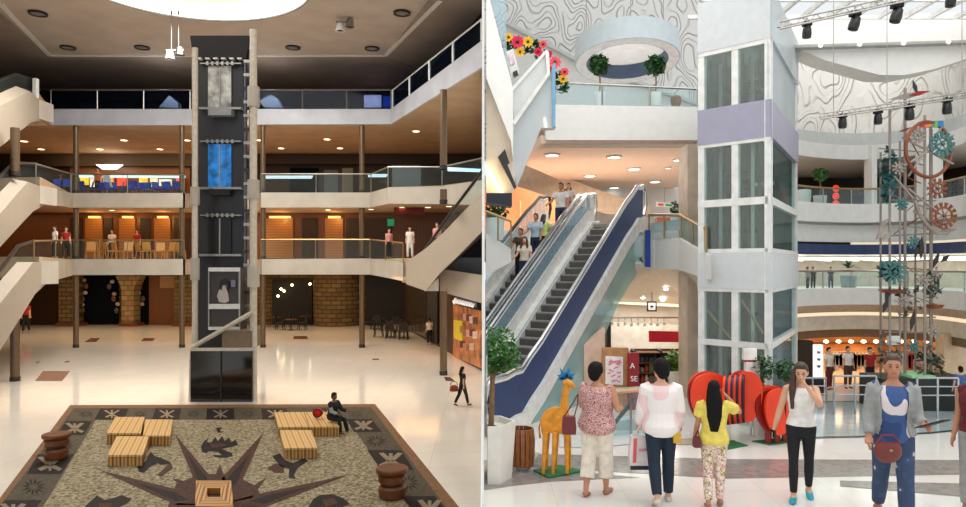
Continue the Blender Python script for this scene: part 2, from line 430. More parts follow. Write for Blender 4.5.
# ---- ceiling, walls, divider
mb = MB(); mb.box(-60, -.06, 14, 82, CEIL, CEIL+.4); S('ceiling', mb, M['ceil'], smooth=0)
mb = MB(); mb.prism([(-.012, 8.45, -.3), (.012, 8.45, -.3), (.05, 84, -.3), (-.05, 84, -.3)], (0, 0, 26.3)); S('wall_middle', mb, M['white_trim'], smooth=0)
mb = MB(); a = Vector((-24, 0, -.3)); b = Vector((-54, 80, -.3)); mb.prism([a, b, b+Vector((0, 0, CEIL+.3)), a+Vector((0, 0, CEIL+.3))], (-.3, 0, 0)); S('wall_left', mb, M['wood_dark'], smooth=0)
# ceiling coffer line
mb = MB()
def bar(p, q, w, h):
    d = (q-p).normalized(); s = d.cross(Vector((0, 0, 1)))*w/2
    mb.prism([p-s, p+s, q+s, q-s], (0, 0, -h))
zc = CEIL-.001
def CP(x, y): return P(x, y, dz(y, CEIL))
c = [CP(0, 3), CP(50, 55.5), CP(385, 55.5), CP(440, 0)]
for p, q in zip(c, c[1:]): bar(p, q, .3, .07)
S('trim_1', mb, M['white_trim'], smooth=0)
mb = MB()
pts = [CP(0, 3), CP(50, 56.5), CP(385, 56.5), CP(441, 0)]
mb.prism([pts[1], pts[2], Vector((-1, 60, CEIL)), Vector((-44, 60, CEIL))], (0, 0, -.04))
mb.prism([pts[2], pts[3]+Vector((0, -2, 0)), Vector((-.06, 36, CEIL)), Vector((-.06, 60, CEIL))], (0, 0, -.04))
mb.prism([pts[1], pts[0]+Vector((0, -2, 0)), Vector((-40, 38, CEIL)), Vector((-44, 60, CEIL))], (0, 0, -.04))
S('ceiling_border', mb, M['ceil_dark'], smooth=0)
# skylight
sc = Vector((-15.6, 36.7, 0)); R0 = 6.35
mb = MB(); n = 64
mb.lathe([(R0-2.2, CEIL-.05), (R0-2.2, CEIL-.12), (R0, CEIL-.12), (R0, CEIL-.05)], sc, n)
e = E('skylight', 'large round white skylight in the ceiling above the black shaft', 'skylight', sc+Vector((0, 0, CEIL-.2)))
O('light_ring', mb, M['sky_white'], e)
mb = MB(); mb.lathe([(.01, CEIL-.06), (R0-2.2, CEIL-.06), (R0-2.2, CEIL-.01), (.01, CEIL-.01)], sc, n); O('diffuser', mb, M['sky_cream'], e)
mb = MB(); mb.lathe([(R0, CEIL-.03), (R0, CEIL-.2), (R0+.12, CEIL-.2), (R0+.12, CEIL-.03)], sc, n); O('rim', mb, M['can_lens'], e)
# ceiling cans
cans = [(38,13,'far left of the ceiling, in front of the coffer line'),(68,47,'left corner of the coffer line'),(142,47,'coffer line, left of the hanging cables'),(293,47,'coffer line, right of the black shaft'),
        (372,48,'right corner of the coffer line'),(402,12.5,'right part of the ceiling near the side gallery')]
def ceil_can(name, px, z, r, label, cat, mats, group):
    p = P(px[0], px[1], dz(px[1], z)); e = E(name, label, cat, p-Vector((0, 0, .12)), group)
    mb = MB(); mb.lathe([(r*.74, -.02), (r*.78, -.1), (r, -.1), (r, 0)], p, 20); O('rim', mb, mats[0], e)
    mb = MB(); mb.lathe([(.01, -.05), (r*.75, -.05), (r*.75, -.01), (.01, -.01)], p, 20); O('lens', mb, mats[1], e)
    return e
for x, y, w in cans:
    ceil_can('ceiling_can_light', (x, y), CEIL-.041 if y < 47 or y > 50 else CEIL, .52, 'dark rimmed round can light, '+w, 'ceiling light', (M['can_dark'], M['can_lens']), 'dark can lights in the main ceiling')
# hanging spotlight clusters
for (x, y, d, w) in ((175, 55, 43, 'left of the black shaft'), (345, 27, 43, 'right of the skylight')):
    p = P(x, y, d); e = E('spotlight_cluster', 'pair of small metal spotlights hanging on wires, '+w, 'spotlight', p, 'hanging spotlight pairs')
    for s in (-1, 1):
        mb = MB(); mb.tube([p+Vector((s*.22, 0, .3)), Vector((p.x+s*.22, p.y, CEIL))], .02, 6); O('wire', mb, M['steel'], e)
        mb = MB(); mb.lathe([(.05, .28), (.2, .22), (.26, -.1), (.3, -.25), (.22, -.25), (.18, 0)], p+Vector((s*.3, 0, (s+1)*.12)), 14); O('lamp_head', mb, M['steel'] if s > 0 else M['white_metal'], e)
        mb = MB(); mb.ell(p+Vector((s*.3, -.1, (s+1)*.12-.2)), (.17, .17, .08)); O('bulb', mb, M['black'], e)
    mb = MB(); mb.box(p.x-.55, p.x+.55, p.y-.05, p.y+.05, p.z+.26, p.z+.34); O('crossbar', mb, M['steel'], e)
for x, d in ((171.5, 41.5), (178.5, 41.5)):
    mb = MB(); q = P(x, 15, d); mb.tube([q, Vector((q.x, q.y, CEIL))], .05, 8); 
    O('ceiling_cable', mb, M['black'], label='dark vertical cable below the skylight, the %s of the two' % ('left' if x < 175 else 'right'), cat='cable', group='cables under the skylight')

# ---- balconies
def strip(pts, t=.35):
    mb = MB()
    for a, b in zip(pts, pts[1:]):
        mb.prism([P(a[0], a[1], a[3]), P(b[0], b[1], b[3]), P(b[0], b[2], b[3]), P(a[0], a[2], a[3])], (0, t, 0))
    return mb
fl1 = [(39,261,284,36),(71,259,275,50.6),(183,259,275,50.6),(192,260,274,54)]
fr1 = [(258,259.5,274,54),(262,259,274.5,50.6),(370,258.5,274.5,50.6),(403,262.5,281,44)]
fl2 = [(40,186.5,203,41),(71,193,207.5,50.6),(183,193,207.5,50.6),(192,194,207,54)]
fr2 = [(258,193,207,54),(261,192.5,207.5,50.6),(370,192.5,207.5,50.6),(388,187.5,203.5,46.5),(442,187,204,45.5),(482.4,180,205,42.5)]
fl3 = [(37,101,118,45),(51,109,125,50.6),(197,109,125,50.6)]
fr3 = [(257,109,124.5,50.6),(391,109,124,50.6),(482.4,40,66.5,35.3)]
for nm, f, m in (('balcony_fascia', fl1, 'fascia'), ('balcony_fascia', fr1, 'fascia'), ('balcony_fascia', fl2, 'fascia'), ('balcony_fascia', fr2, 'fascia'), ('balcony_fascia', fl3, 'fascia_cool'), ('balcony_fascia', fr3, 'fascia_cool')):
    S(nm, strip(f), M[m], smooth=0)
def plate(fl, fr, z0, z1, m, yb):
    mb = MB(); f = [P(p[0], 265, p[3]+.3) for p in fl]+[P(p[0], 265, p[3]+.3) for p in fr]
    f = [Vector((p.x, p.y, z0)) for p in f]
    f = [Vector((-46, f[0].y+4, z0))]+f+[Vector((-.06, f[-1].y+.3, z0)), Vector((-.06, yb, z0)), Vector((-52, yb, z0))]
    mb.prism(f, (0, 0, z1-z0)); return mb
S('balcony_slab', plate(fl1, fr1+[(426,0,0,43),(482,0,0,41)], L1B+.02, L1, None, 76), M['soffit'], smooth=0)
S('balcony_slab', plate(fl2, fr2, L2B+.02, L2, None, 76), M['soffit'], smooth=0)
S('balcony_slab', plate(fl3, fr3, L3B+.02, L3, None, 76), M['soffit'], smooth=0)

# ---- rails: glass panels, posts and a handrail
def rail(name, label, pts, gm, pm, group=None, posts=4, cat='railing', hr=.05, pr=.035, clip=False, seg_post=None):
    a0 = P(pts[0][0], pts[0][2], pts[0][3]); e = E(name, label, cat, a0, group)
    for k, (a, b) in enumerate(zip(pts, pts[1:])):
        A0, A1 = P(a[0], a[2], a[3]), P(a[0], a[1], a[3]); B0, B1 = P(b[0], b[2], b[3]), P(b[0], b[1], b[3])
        t = Vector((0, .03, 0))
        mb = MB(); mb.prism([A0, B0, B1, A1], t); O('glass_panel', mb, gm, e, smooth=0, clip=clip)
        n = seg_post[k] if seg_post else posts
        for i in range(n+1):
            if i == 0 and k > 0: continue
            q0 = A0.lerp(B0, i/n); q1 = A1.lerp(B1, i/n)
            if clip and q0.x < .15: continue
            mb = MB(); mb.tube([q0, q1], pr, 6); O('post', mb, pm, e)
    mb = MB(); mb.tube([P(p[0], p[1], p[3])+Vector((0, .015, 0)) for p in pts], hr, 8); O('handrail', mb, pm, e, clip=clip)
    return e
rl = M['steel']
rail('glass_railing', 'glass railing with thin posts on the first gallery, left of the black shaft', [(34,241,261,36.1),(71,240,259,50.7),(184,240,259,50.7)], M['rail_glass'], M['gold_rail'], 'gallery railings', seg_post=[2, 4])
rail('glass_railing', 'glass railing with thin posts on the first gallery, right of the black shaft', [(261,239.5,259,50.7),(370,239.5,258.5,50.7),(403,243,262.5,44.1)], M['rail_glass'], M['gold_rail'], 'gallery railings', seg_post=[2, 2])
rail('glass_railing', 'glass railing in front of the blue chairs on the middle gallery', [(36,164,186,40.6),(71,174,193,50.7),(184,175,193,50.7)], M['rail_glass'], M['steel'], 'gallery railings', seg_post=[1, 2])
rail('glass_railing', 'glass railing on the middle gallery right of the black shaft', [(261,174,192.5,50.7),(371,174,192.5,50.7),(388,167,187.5,46.6),(442,167,187,45.6),(482,158,180,42.6)], M['rail_glass'], M['steel'], 'gallery railings', seg_post=[2, 1, 1, 1])
rail('glass_railing', 'dark glass railing on the top gallery left of the black shaft', [(51,90,109,50.7),(190,90,109,50.7)], M['dkrail'], M['steel'], 'top gallery railings', seg_post=[3])
rail('glass_railing', 'dark glass railing on the top gallery between the shaft and the right corner', [(258,90,109,50.7),(391,90,109,50.7)], M['dkrail'], M['steel'], 'top gallery railings', seg_post=[3])
rail('glass_railing', 'long dark glass railing of the top gallery running along the right side', [(393,90,108.5,50.4),(482,19,40.5,35.4)], M['dkrail'], M['white_metal'], 'top gallery railings', seg_post=[4], pr=.1)

# ---- back walls of each storey
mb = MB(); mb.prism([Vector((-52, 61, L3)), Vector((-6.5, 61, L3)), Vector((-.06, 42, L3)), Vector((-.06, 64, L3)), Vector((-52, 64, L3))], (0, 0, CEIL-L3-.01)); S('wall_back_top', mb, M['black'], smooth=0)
mb = MB()
for i in range(9):
    x = -44+i*4.5; mb.box(x, x+4.3, 60.9, 61, L3+.1, CEIL-.9)
S('window_1', mb, M['darkglass'], smooth=0)
mb = MB(); mb.box(-52, -.06, 64.5, 65, L2, L3B); S('wall_back_middle', mb, M['brown'], smooth=0)
mb = MB(); mb.box(-52, -.06, 55.4, 55.8, L1, L2B); S('wall_back_first', mb, M['wood_warm'], smooth=0)
mb = MB(); mb.box(-54, -3, 70.4, 71, 0, L1B); S('wall_back_ground', mb, M['stone'], smooth=0)
mb = MB(); A = G(404, 327); B = G(486, 373); mb.prism([A, B, B+Vector((0, 0, L1B)), A+Vector((0, 0, L1B))], (.3, .12, 0))
RW_A, RW_B = A, Vector((-.07, G(483, 371).y, 0)); mb2 = MB(); mb2.prism([A, RW_B, RW_B+Vector((0, 0, L1B)), A+Vector((0, 0, L1B))], (0, .3, 0))
def wallquad(mb, x0, x1, y0a, y1a, y0b, y1b, t=.1, off=.05):   # panel on the skewed right shop wall
    p = [onplane(x, y, RW_A, RW_B) for x, y in ((x0, y0a), (x1, y0b), (x1, y1b), (x0, y1a))]
    n = Vector((RW_B.y-RW_A.y, -(RW_B.x-RW_A.x), 0)).normalized(); n = n if n.y < 0 else -n
    mb.prism([q+n*off for q in p], n*t); return n
S('wall_right_ground', mb2, M['wood_dark'], smooth=0)
# header over the middle storey shops, lighter shop fronts and lit boards behind the railing
mb = MB(); mb.box(-52, -21, 63.6, 64.3, 15.0, L3B-.02); mb.box(-20.5, -.1, 63.6, 64.3, 15.2, L3B-.02); S('trim_2', mb, M['brown'], smooth=0)
mb = MB(); mb.ex([(70,160),(190,160),(190,196),(70,196)], 64.2, .2); S('wall_food_court', mb, M['wood_warm'], smooth=0)
boards = [(80,88,177,185,'yellow',(250,200,60)),(90,99,178,187,'white',(255,240,215)),(103,113,176,186,'orange',(255,150,50)),(117,126,177,186,'red',(230,70,40)),(139,147,177,185,'gold',(250,190,70)),(150,157,178,187,'pale cream',(255,236,190)),(159,171,179,186,'bright white',(255,250,240)),(176,184,177,187,'pinkish red',(240,90,90))]
for i, (a, b, y0, y1, cn, cc) in enumerate(boards):
    m = mat('lit_board_'+cn.replace(' ', '_'), cc, .5, var=.15, scale=3, emit=.55)
    p = P((a+b)/2, y1, 63.6); e = E('menu_board', 'lit %s board over the counter behind the blue chairs' % cn, 'sign', p, 'lit boards of the food court')
    mb = MB(); mb.ex([(a,y0),(b,y0),(b,y1),(a,y1)], 63.7, .2); O('lit_face', mb, m, e, smooth=0)
    for q in ([(a-.6,y0-.7),(b+.6,y0-.7),(b+.6,y0),(a-.6,y0)], [(a-.6,y1),(b+.6,y1),(b+.6,y1+.7),(a-.6,y1+.7)]):
        mb = MB(); mb.ex(q, 63.65, .25); O('frame_bar', mb, M['black_matt'], e, smooth=0)
mb = MB(); mb.ex([(96,164.5),(121,164.5),(114,169),(102,169)], 62.5, .4); O('hanging_lamp', mb, M['glow_white'], label='angular white light panel hanging in the food court behind the blue chairs', cat='ceiling light')
# grey shop glass on the right of the middle storey
for i, (a, b, y0, y1, mm) in enumerate(((290,318,168,196,'charcoal'),(324,338,170,196,'slate'),(342,353,168,196,'slate2'),(392,421,165,190,'slate'))):
    m = {'charcoal': M['darkglass'], 'slate': mat('grey_blue_shop_glass', (92, 104, 114), .15), 'slate2': mat('grey_shop_glass', (120, 118, 110), .15)}[mm]
    mb = MB(); mb.ex([(a,y0),(b,y0),(b,y1),(a,y1)], 64.2 if a < 380 else 56, .15); S('window_%d' % (2+i), mb, m, smooth=0)
for (a, b, y0, y1) in ((262,313,175.5,178.5),(368,388,174,177)):
    mb = MB(); mb.ex([(a,y0),(b,y0),(b-2,y1),(a,y1)], 60, .15)  # glowing strip stands for the reflection along the glass rail top
    O('glowing_strip', mb, mat('cool_glow_strip', (190, 222, 246), .5, emit=.9), label='bluish white reflection strip along the middle gallery railing top, %s' % ('beside the black shaft' if a < 300 else 'near the right corner'), cat='light')
mb = MB(); mb.ex([(446,167),(481,169),(481,172),(448,171)], 44.5, .1); O('glowing_strip', mb, MATS['cool_glow_strip'], label='bluish strip light beside the upper right escalator', cat='light')
mb = MB(); mb.ex([(75,175),(185,175.5),(185,178),(75,177.5)], 62, .1)  # rail-top reflection drawn as a long glowing strip
O('glowing_strip', mb, MATS['cool_glow_strip'], label='long bluish reflection strip along the railing top before the food court', cat='light')
# top storey lit things
mb = MB(); mb.ex([(364,95),(381,95),(381,107),(364,107)], 57, .2); e = E('shop_screen', 'pink and blue lit shop screen behind the top gallery railing', 'screen', P(372, 107, 57))
O('lit_face', mb, mat('pink_white_screen', (226, 200, 232), .5, var=.2, scale=1, emit=.9), e, smooth=0)
mb = MB(); mb.ex([(383,96),(392,96),(392,107),(383,107)], 57, .2); O('side_panel', mb, mat('deep_blue_screen', (28, 70, 170), .5, emit=.6), e, smooth=0)
for x, s in ((165, 1), (270, -1)):
    mb = MB(); q = [(x-6*s,107),(x+4*s,95.5),(x+13*s,103),(x+13*s,108)] if s > 0 else [(x-11,101),(x+1,94.5),(x+8,99),(x+12,108),(x-6,107)]
    mb.ex(q, 53, .6); O('white_canopy', mb, M['white_trim'], label='angular white canopy behind the top railing, %s of the black shaft' % ('left' if s > 0 else 'right'), cat='canopy')
    point('canopy_fill_light', P(x, 88, 51.8), 60, (255, 255, 255), .4)  # added fill light that brightens the canopy; no lamp hangs here
# recessed lights of the galleries
def disc_light(px, z, r, label, group, m=None):
    p = P(px[0], px[1], dz(px[1], z)); e = E('recessed_downlight', label, 'ceiling light', p-Vector((0, 0, .06)), group)
    mb = MB(); mb.lathe([(r, 0), (r, -.04), (r*1.25, -.04), (r*1.25, 0)], p, 16); O('rim', mb, M['white_metal'], e)
    mb = MB(); mb.lathe([(.01, -.03), (r, -.03), (r, -.005), (.01, -.005)], p, 16); O('lens', mb, m or M['glow_warm'], e)
up = [(24,141),(41,149),(100,149),(124,140),(160,149),(187,140),(260,140),(281,148),(327,139),(340,148),(416,131)]
up.sort()
for i, (x, y) in enumerate(up):
    disc_light((x, y), L3B+.02, .26, 'glowing round downlight under the top gallery, %s from the left' % ORD[i], 'downlights under the top gallery')
lo = [(42,213),(112,210),(328,209.5),(371,209),(402,207),(428,207),(449,206)]
for i, (x, y) in enumerate(lo):
    disc_light((x, y), L2B+.02, .2, 'small warm downlight under the middle gallery, %s from the left' % ORD[i], 'downlights under the middle gallery')
# golden wood panels of the first gallery
for i, (a, b, w) in enumerate(((85,102,'left of the wooden chairs'),(119,135,'behind the wooden chairs'),(154,170,'left of the black shaft'),(266,293,'just right of the black shaft'),(325,343,'left of the exit sign'))):
    e = E('wall_panel', 'golden wood wall panel lit from above, '+w, 'wall panel', P((a+b)/2, 258, 55.2), 'golden wall panels')
    mb = MB(); mb.ex([(a,218),(b,218),(b,258),(a,258)], 55.2, .18); O('board', mb, M['panel_gold'], e, smooth=0)
    mb = MB(); mb.ex([(a+3,216),(b-3,216),(b-3,218),(a+3,218)], 54.9, .3); O('lamp', mb, mat('dim_warm_lamp', (255, 200, 120), .5, emit=1.2), e, smooth=0)
    point('panel_lamp', P((a+b)/2, 219, 54.3), 30, (255, 196, 120), .2)
mb = MB()
for a, b in ((70,82),(104,112),(140,150),(174,190),(302,318),(346,372),(372,392)): mb.ex([(a,218),(b,218),(b,258),(a,258)], 55.3, .08)
S('door_1', mb, M['brown'], smooth=0)
mb = MB(); mb.ex([(387.5,219),(394,219),(394,226),(387.5,226)], 54.6, .15)
O('exit_sign', mb, mat('green_lamp', (30, 150, 105), .5, emit=.35), label='small green lit square sign above the first gallery on the right', cat='sign')
mb = MB(); mb.ex([(394,207.5),(424,207.5),(424,214),(394,214)], 50, .3)
O('hanging_banner', mb, mat('dark_red_paint', (110, 24, 18), .6), label='dark red fascia panel hanging under the middle gallery on the right', cat='banner')
# ---- ground storey back wall
def gw(name, px, d, t, m, label=None, cat=None, kind='structure'):
    mb = MB(); mb.ex(px, d, t)
    return O(name, mb, m, label=label, cat=cat, kind=kind, smooth=0)
yb = 265+6*700/70.2
gw('wall_dark_left', [(0,272),(58,272),(58,yb),(0,yb)], 70.2, .15, M['wood_dark'])
for i, (a, b) in enumerate(((78,118),(135,148))):
    gw('window_%d' % (7+i), [(a,275),(b,275),(b,yb-1),(a,yb-1)], 70.2, .15, M['darkglass'])
gw('door_2', [(149,274),(176,274),(176,yb),(149,yb)], 70.1, .2, M['wood_warm'])
gw('trim_3', [(160,276),(178,276),(178,288),(160,288)], 69.9, .15, mat('tan_plaster', (160, 124, 84), .7))
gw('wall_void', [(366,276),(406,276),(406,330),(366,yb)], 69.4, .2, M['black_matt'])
# arched pillars
for i, (x, w) in enumerate(((127.5, 6),(67, 8.5),(183, 8.5))):
    mb = MB()
    if i == 0: px = [(x-w,yb+1),(x-w,290),(x-w-2,284),(x-w-6,276),(x+w+6,276),(x+w+2,284),(x+w,290),(x+w,yb+1)]
    else: px = [(x-w,yb+1),(x-w,275),(x+w,275),(x+w,yb+1)]
    e = E('stone_pillar', ('sand stone pillar with flaring top between the dark shop windows', 'broad yellow stone pillar left of the dark shop windows', 'broad stone pillar just left of the black shaft')[i], 'pillar', P(x, yb+1, 69))
    mb.ex(px, 68.6, 1.4); O('shaft', mb, M['stone_pale'] if i == 0 else M['stone'], e, smooth=0)
    mb = MB(); mb.ex([(x-w-3,yb-1.5),(x+w+3,yb-1.5),(x+w+3,yb+1.6),(x-w-3,yb+1.6)], 68.3, 1.6); O('plinth', mb, M['rust_tile'], e, smooth=0)
# goods shining in the dark windows
k = 0
for a, b in ((82,88),(108,118),(137,146)):
    for j in range(6):
        x = random.uniform(a, b); y = 281+j*6+random.uniform(-1, 1)
        mb = MB(); p = P(x, y, 69.9); mb.ell(p, (.24, .12, .2+.1*(j % 2)), 8, 6)
        O('hanging_ornament', mb, mat('ornament_%d' % (k % 4), [(170,150,120),(120,70,60),(190,180,160),(90,80,90)][k % 4], .3), label='small ornament hung in the dark shop window, %s from the top, %s window' % (ORD[j], {82:'leftmost', 108:'middle', 137:'rightmost'}[a]), cat='ornament', group='ornaments in the dark shop windows'); k += 1
# right of the shaft: dark café doorway, rounded stone wall
gw('door_3', [(272,280),(312,280),(312,yb),(272,yb)], 70.1, .25, M['black_matt'])
mb = MB(); cx = P(336, yb, 69.5).x; rr = 2.4
mb.lathe([(rr, 0), (rr, L1B-.05)], (cx, 70.3, 0), 32); S('wall_round_stone', mb, M['stone'])
for i, (x, y) in enumerate(((281,289),(284,291),(292,285),(310,284),(278,296))):
    mb = MB(); mb.ell(P(x, y, 69.4), (.13, .13, .13), 8, 6); O('pendant_globe', mb, M['glow_warm'], label='tiny glowing globe lamp in the dark doorway, %s' % ('lower left','left','middle','right corner','lowest')[i], cat='lamp', group='globe lamps in the dark doorway')
# right shop wall: glass front, dark door, warm shop with script sign
mb = MB(); wallquad(mb, 409, 428, 286, 329, 287, 338); S('window_9', mb, mat('greenish_shop_glass', (70, 60, 44), .1), smooth=0)
mb = MB(); wallquad(mb, 429, 439, 287, 339, 288, 344); S('door_4', mb, M['black_matt'], smooth=0)
mb = MB(); wallquad(mb, 455, 482.3, 304, 356, 311, 368, off=.02); S('window_10', mb, mat('warm_lit_shop_interior', (140, 84, 46), .5, var=.35, scale=1.6, emit=.45), smooth=0)
e = E('shop_sign', 'dark shop sign with white lettering over the warm shop at the right', 'sign', onplane(470, 304, RW_A, RW_B))
mb = MB(); n_rw = wallquad(mb, 455, 482.2, 295, 303, 300, 310, t=.25, off=.06); O('sign_board', mb, M['black'], e, smooth=0)
ang = math.atan2(RW_B.y-RW_A.y, RW_B.x-RW_A.x)
mb = MB(); sq = []
for k in range(60):
    t = k/59; x = 460+t*20.5; sq.append(onplane(x, 300.6+t*4.6+math.sin(t*48)*(2.3 if t < .12 else 1.25), RW_A, RW_B)+n_rw*.42)
mb.tube(sq, .085, 6); O('script_lettering', mb, mat('sign_letter_white', (236, 236, 236), .5, emit=.5), e)
mb = MB(); wallquad(mb, 456.5, 464.5, 320, 338, 321, 341, off=.12, t=.05); O('poster', mb, mat('yellow_green_poster', (196, 180, 30), .6, emit=.25), label='yellow poster in the warm shop window at the right', cat='poster', smooth=0)
cl = [(196,120,90),(230,200,170),(150,60,40),(240,220,200),(120,70,50),(210,160,110)]
for i in range(14):
    x = 466+(i % 5)*3.3; y = 316+(i//5)*14+random.uniform(-2, 2)+(x-466)*.35
    mb = MB(); p = onplane(x, y, RW_A, RW_B)+n_rw*.25; mb.box(p.x-.14, p.x+.14, p.y-.1, p.y+.1, p.z-.2, p.z+.2)
    O('display_item', mb, mat('shop_item_%d' % (i % 6), cl[i % 6], .5), label='small item shown in the warm right shop, row %s, %s along' % (ORD[i//5], ORD[i % 5]), cat='goods', group='goods in the warm right shop')
# ---- columns in storeys
cols_px = [(15,381,4.2,'leftmost, beside the left escalators'),(76,347.5,2.6,'in the left part of the back row'),(182,347.5,2.6,'just left of the black shaft'),(263,347.5,2.5,'just right of the black shaft'),(362,347.5,2.8,'in the right part of the back row'),(443.5,375,3.6,'front right, beside the warm shop')]
for x, y, hw, w in cols_px:
    g = G(x, y); r = hw/F*g.y
    def zt(row): return CZ+(H-row)/F*g.y
    segs = [(0, L1B, 'ground storey'), (L1, L2B, 'first gallery'), (L2, L3B, 'middle gallery')]
    if x == 15: segs = [(0, zt(295), 'ground storey'), (zt(176), zt(128), 'middle gallery')]
    if x == 443.5: segs = [(0, zt(291), 'ground storey'), (zt(204), L2B, 'none'), (L2, min(L3B, zt(90)), 'middle gallery')]
    for z0, z1, st in segs:
        if z1-z0 < .3: continue
        e = E('round_column', 'slim round metal column on the %s, %s' % (st, w), 'column', (g.x, g.y, z0), 'slim round columns')
        mb = MB(); mb.lathe([(r, z0), (r, z1)], (g.x, g.y, 0), 20); O('shaft', mb, M['column'], e)
        mb = MB(); mb.lathe([(r*1.12, z0), (r*1.12, z0+.22), (r, z0+.24)], (g.x, g.y, 0), 20); O('base_ring', mb, M['can_dark'], e)
# ---- escalators seen from the side, left
def side_esc(label, clad, dl, dr, xl, xr, block, hand, glassp, under=None, grp='side escalators of the left hall'):
    def dd(x): return 1/lerp(1/dl, 1/dr, (x-xl)/(xr-xl))
    e = E('escalator', label, 'escalator', P(clad[0][0], clad[0][1], dd(clad[0][0])), grp)
    mb = MB(); mb.ex(clad, [dd(x) for x, y in clad], 1.2); O('side_cladding', mb, M['beige_clad'], e, smooth=0)
    if block:
        x0, x1, y0, y1 = block; mb = MB(); mb.ex([(x0,y0),(x1,y0),(x1,y1),(x0,y1)], dd(x0)-.25, 1.6); O('landing_panel', mb, M['fascia'], e, smooth=0)
    mb = MB(); mb.ex(glassp, [dd(x)+.3 for x, y in glassp], .05); O('glass_balustrade', mb, M['rail_glass'], e, smooth=0)
    mb = MB(); mb.tube([P(x, y, dd(x)+.3) for x, y in hand], .09, 8); O('handrail', mb, M['black'], e)
    if under:
        mb = MB(); mb.ex(under, [dd(x)+.6 for x, y in under], .5); O('underside_panel', mb, M['soffit'], e, smooth=0)
    return e
side_esc('beige sided escalator end at the top left gallery', [(-90,134),(0,93),(16,86),(32,99),(32,117),(19,117.5),(0,131),(-90,195)], 35, 44.5, -14, 32, (32,38,99,118), [(-90,114),(0,80),(16,74),(34,80)], [(-90,134),(0,92),(16,85),(32,98),(34,80),(16,75),(-90,114)], [(19,117),(36,117),(44,124),(8,124)])
mb = MB(); mb.ex([(32.5,78),(36,78),(36,100),(32.5,100)], 44.2, .3); O('newel_post', mb, M['white_metal'], label='short white post at the top left escalator landing', cat='post', smooth=0)
side_esc('beige sided escalator descending to the left from the middle gallery', [(-90,290),(0,192),(13,179),(32,186),(32,203),(19,209.5),(0,228),(-90,318)], 32, 40.5, -14, 32, (32,40,185.5,203.5), [(-90,264),(0,176),(14,163),(36,164)], [(-90,290),(0,192),(13,179),(32,186),(36,165),(14,164),(-90,264)])
side_esc('beige sided escalator descending to the left from the first gallery', [(-90,382),(0,281),(17,262),(32,262),(32,284),(19,295),(0,323),(-90,455)], 28, 36, -14, 32, (32,39.5,261.5,284.5), [(-90,354),(0,270),(18,246),(34,241)], [(-90,382),(0,281),(17,262),(32,262),(34,242),(18,247),(0,271),(-90,354)])
# right escalator and lower terrace
e = side_esc('beige sided escalator rising to the right from the first gallery', [(482.4,192),(444,232),(425,249),(406,262),(406,284),(426,291),(438,275),(457,257),(482.4,231)], 44, 36.5, 406, 483, (402,406.5,262,282.5), [(482.4,171),(450,214),(420,257),(412,262)], [(482.4,192),(444,232),(425,249),(419,256),(450,215),(482.4,172)])
mb = MB(); mb.ex([(438.5,278),(438.5,291),(424,291)], 42.6, .3); O('underside_panel', mb, M['white_trim'], e, smooth=0)  # white colour stands for light falling on the escalator underside
mb = MB(); mb.ex([(440,269),(482.4,275),(482.4,303.5),(440,291.5)], [42.4, 38, 38, 42.4], .4); S('balcony_fascia', mb, M['beige_clad'], smooth=0)
e = E('glass_railing', 'dark triangular glass railing beneath the right escalator', 'railing', P(446, 269, 42)); mb = MB(); mb.ex([(482.4,236),(482.4,275),(446,269.6)], [37.9, 37.9, 41.8], .05); O('glass_panel', mb, M['dkrail'], e, smooth=0)
mb = MB(); mb.tube([P(446,269,41.8), P(482.4,235,37.9)], .07, 6); O('handrail', mb, M['charcoal'], e)

# ---- black lift shaft
DS = 32.5
e = E('lift_shaft', 'tall black lift shaft tower rising from the floor to the ceiling', 'lift shaft', G(221, 402))
mb = MB(); mb.ex([(192,52),(243,52),(243,348),(192,348)], DS, .6); O('shaft_body', mb, M['charcoal'], e, smooth=0)
mb = MB(); mb.ex([(190,35.5),(250,35.5),(246,58),(193,58)], DS-.3, .8); O('top_housing', mb, M['black_matt'], e, smooth=0)
def door(y0, y1, m, label, lit=None):
    dr = E('x', None, None, (0, 0, 0)); bpy.data.objects.remove(dr)
    mb = MB(); mb.ex([(208,y0),(219,y0),(219,y1),(208,y1)], DS-.12, .1); mb.ex([(220.3,y0),(231,y0),(231,y1),(220.3,y1)], DS-.12, .1)
    d = O('landing_door', mb, m, e, label=label, smooth=0)
    mb = MB(); mb.ex([(219,y0),(220.3,y0),(220.3,y1),(219,y1)], DS-.16, .14); O('door_seam', mb, M['steel'], d, smooth=0)
    mb = MB(); mb.ex([(199,y1),(241,y1),(241,y1+2.2),(199,y1+2.2)], DS-.3, .3); O('door_sill', mb, M['steel'], e, smooth=0)
    mb = MB(); mb.ex([(200,y0-3.4),(241,y0-3.4),(241,y0-2.2),(200,y0-2.2)], DS-.25, .25)
    for k in range(6): mb.ex([(206+5*k,y0-4.6),(208.5+5*k,y0-4.6),(208.5+5*k,y0-1),(206+5*k,y0-1)], DS-.3, .25)
    O('door_header', mb, M['steel'], e, smooth=0)
door(66, 107, mat('pale_streaked_door', (176, 176, 172), .4, var=.3, scale=2.5), 'pale streaked landing door')
door(144, 187, mat('blue_lit_door', (36, 116, 190), .25, var=.35, scale=2.5, emit=.25), 'bright blue landing door')
door(218, 254, M['black'], 'black landing door')
mb = MB(); mb.ex([(208,108.5),(231,108.5),(231,115),(208,115)], DS-.5, .5); O('ledge', mb, mat('grey_ledge', (150, 152, 156), .4), e, smooth=0)
mb = MB(); mb.ex([(209,189),(230,189),(230,195),(209,195)], DS-.4, .4); O('ledge', mb, M['black_matt'], e, smooth=0)
mb = MB()
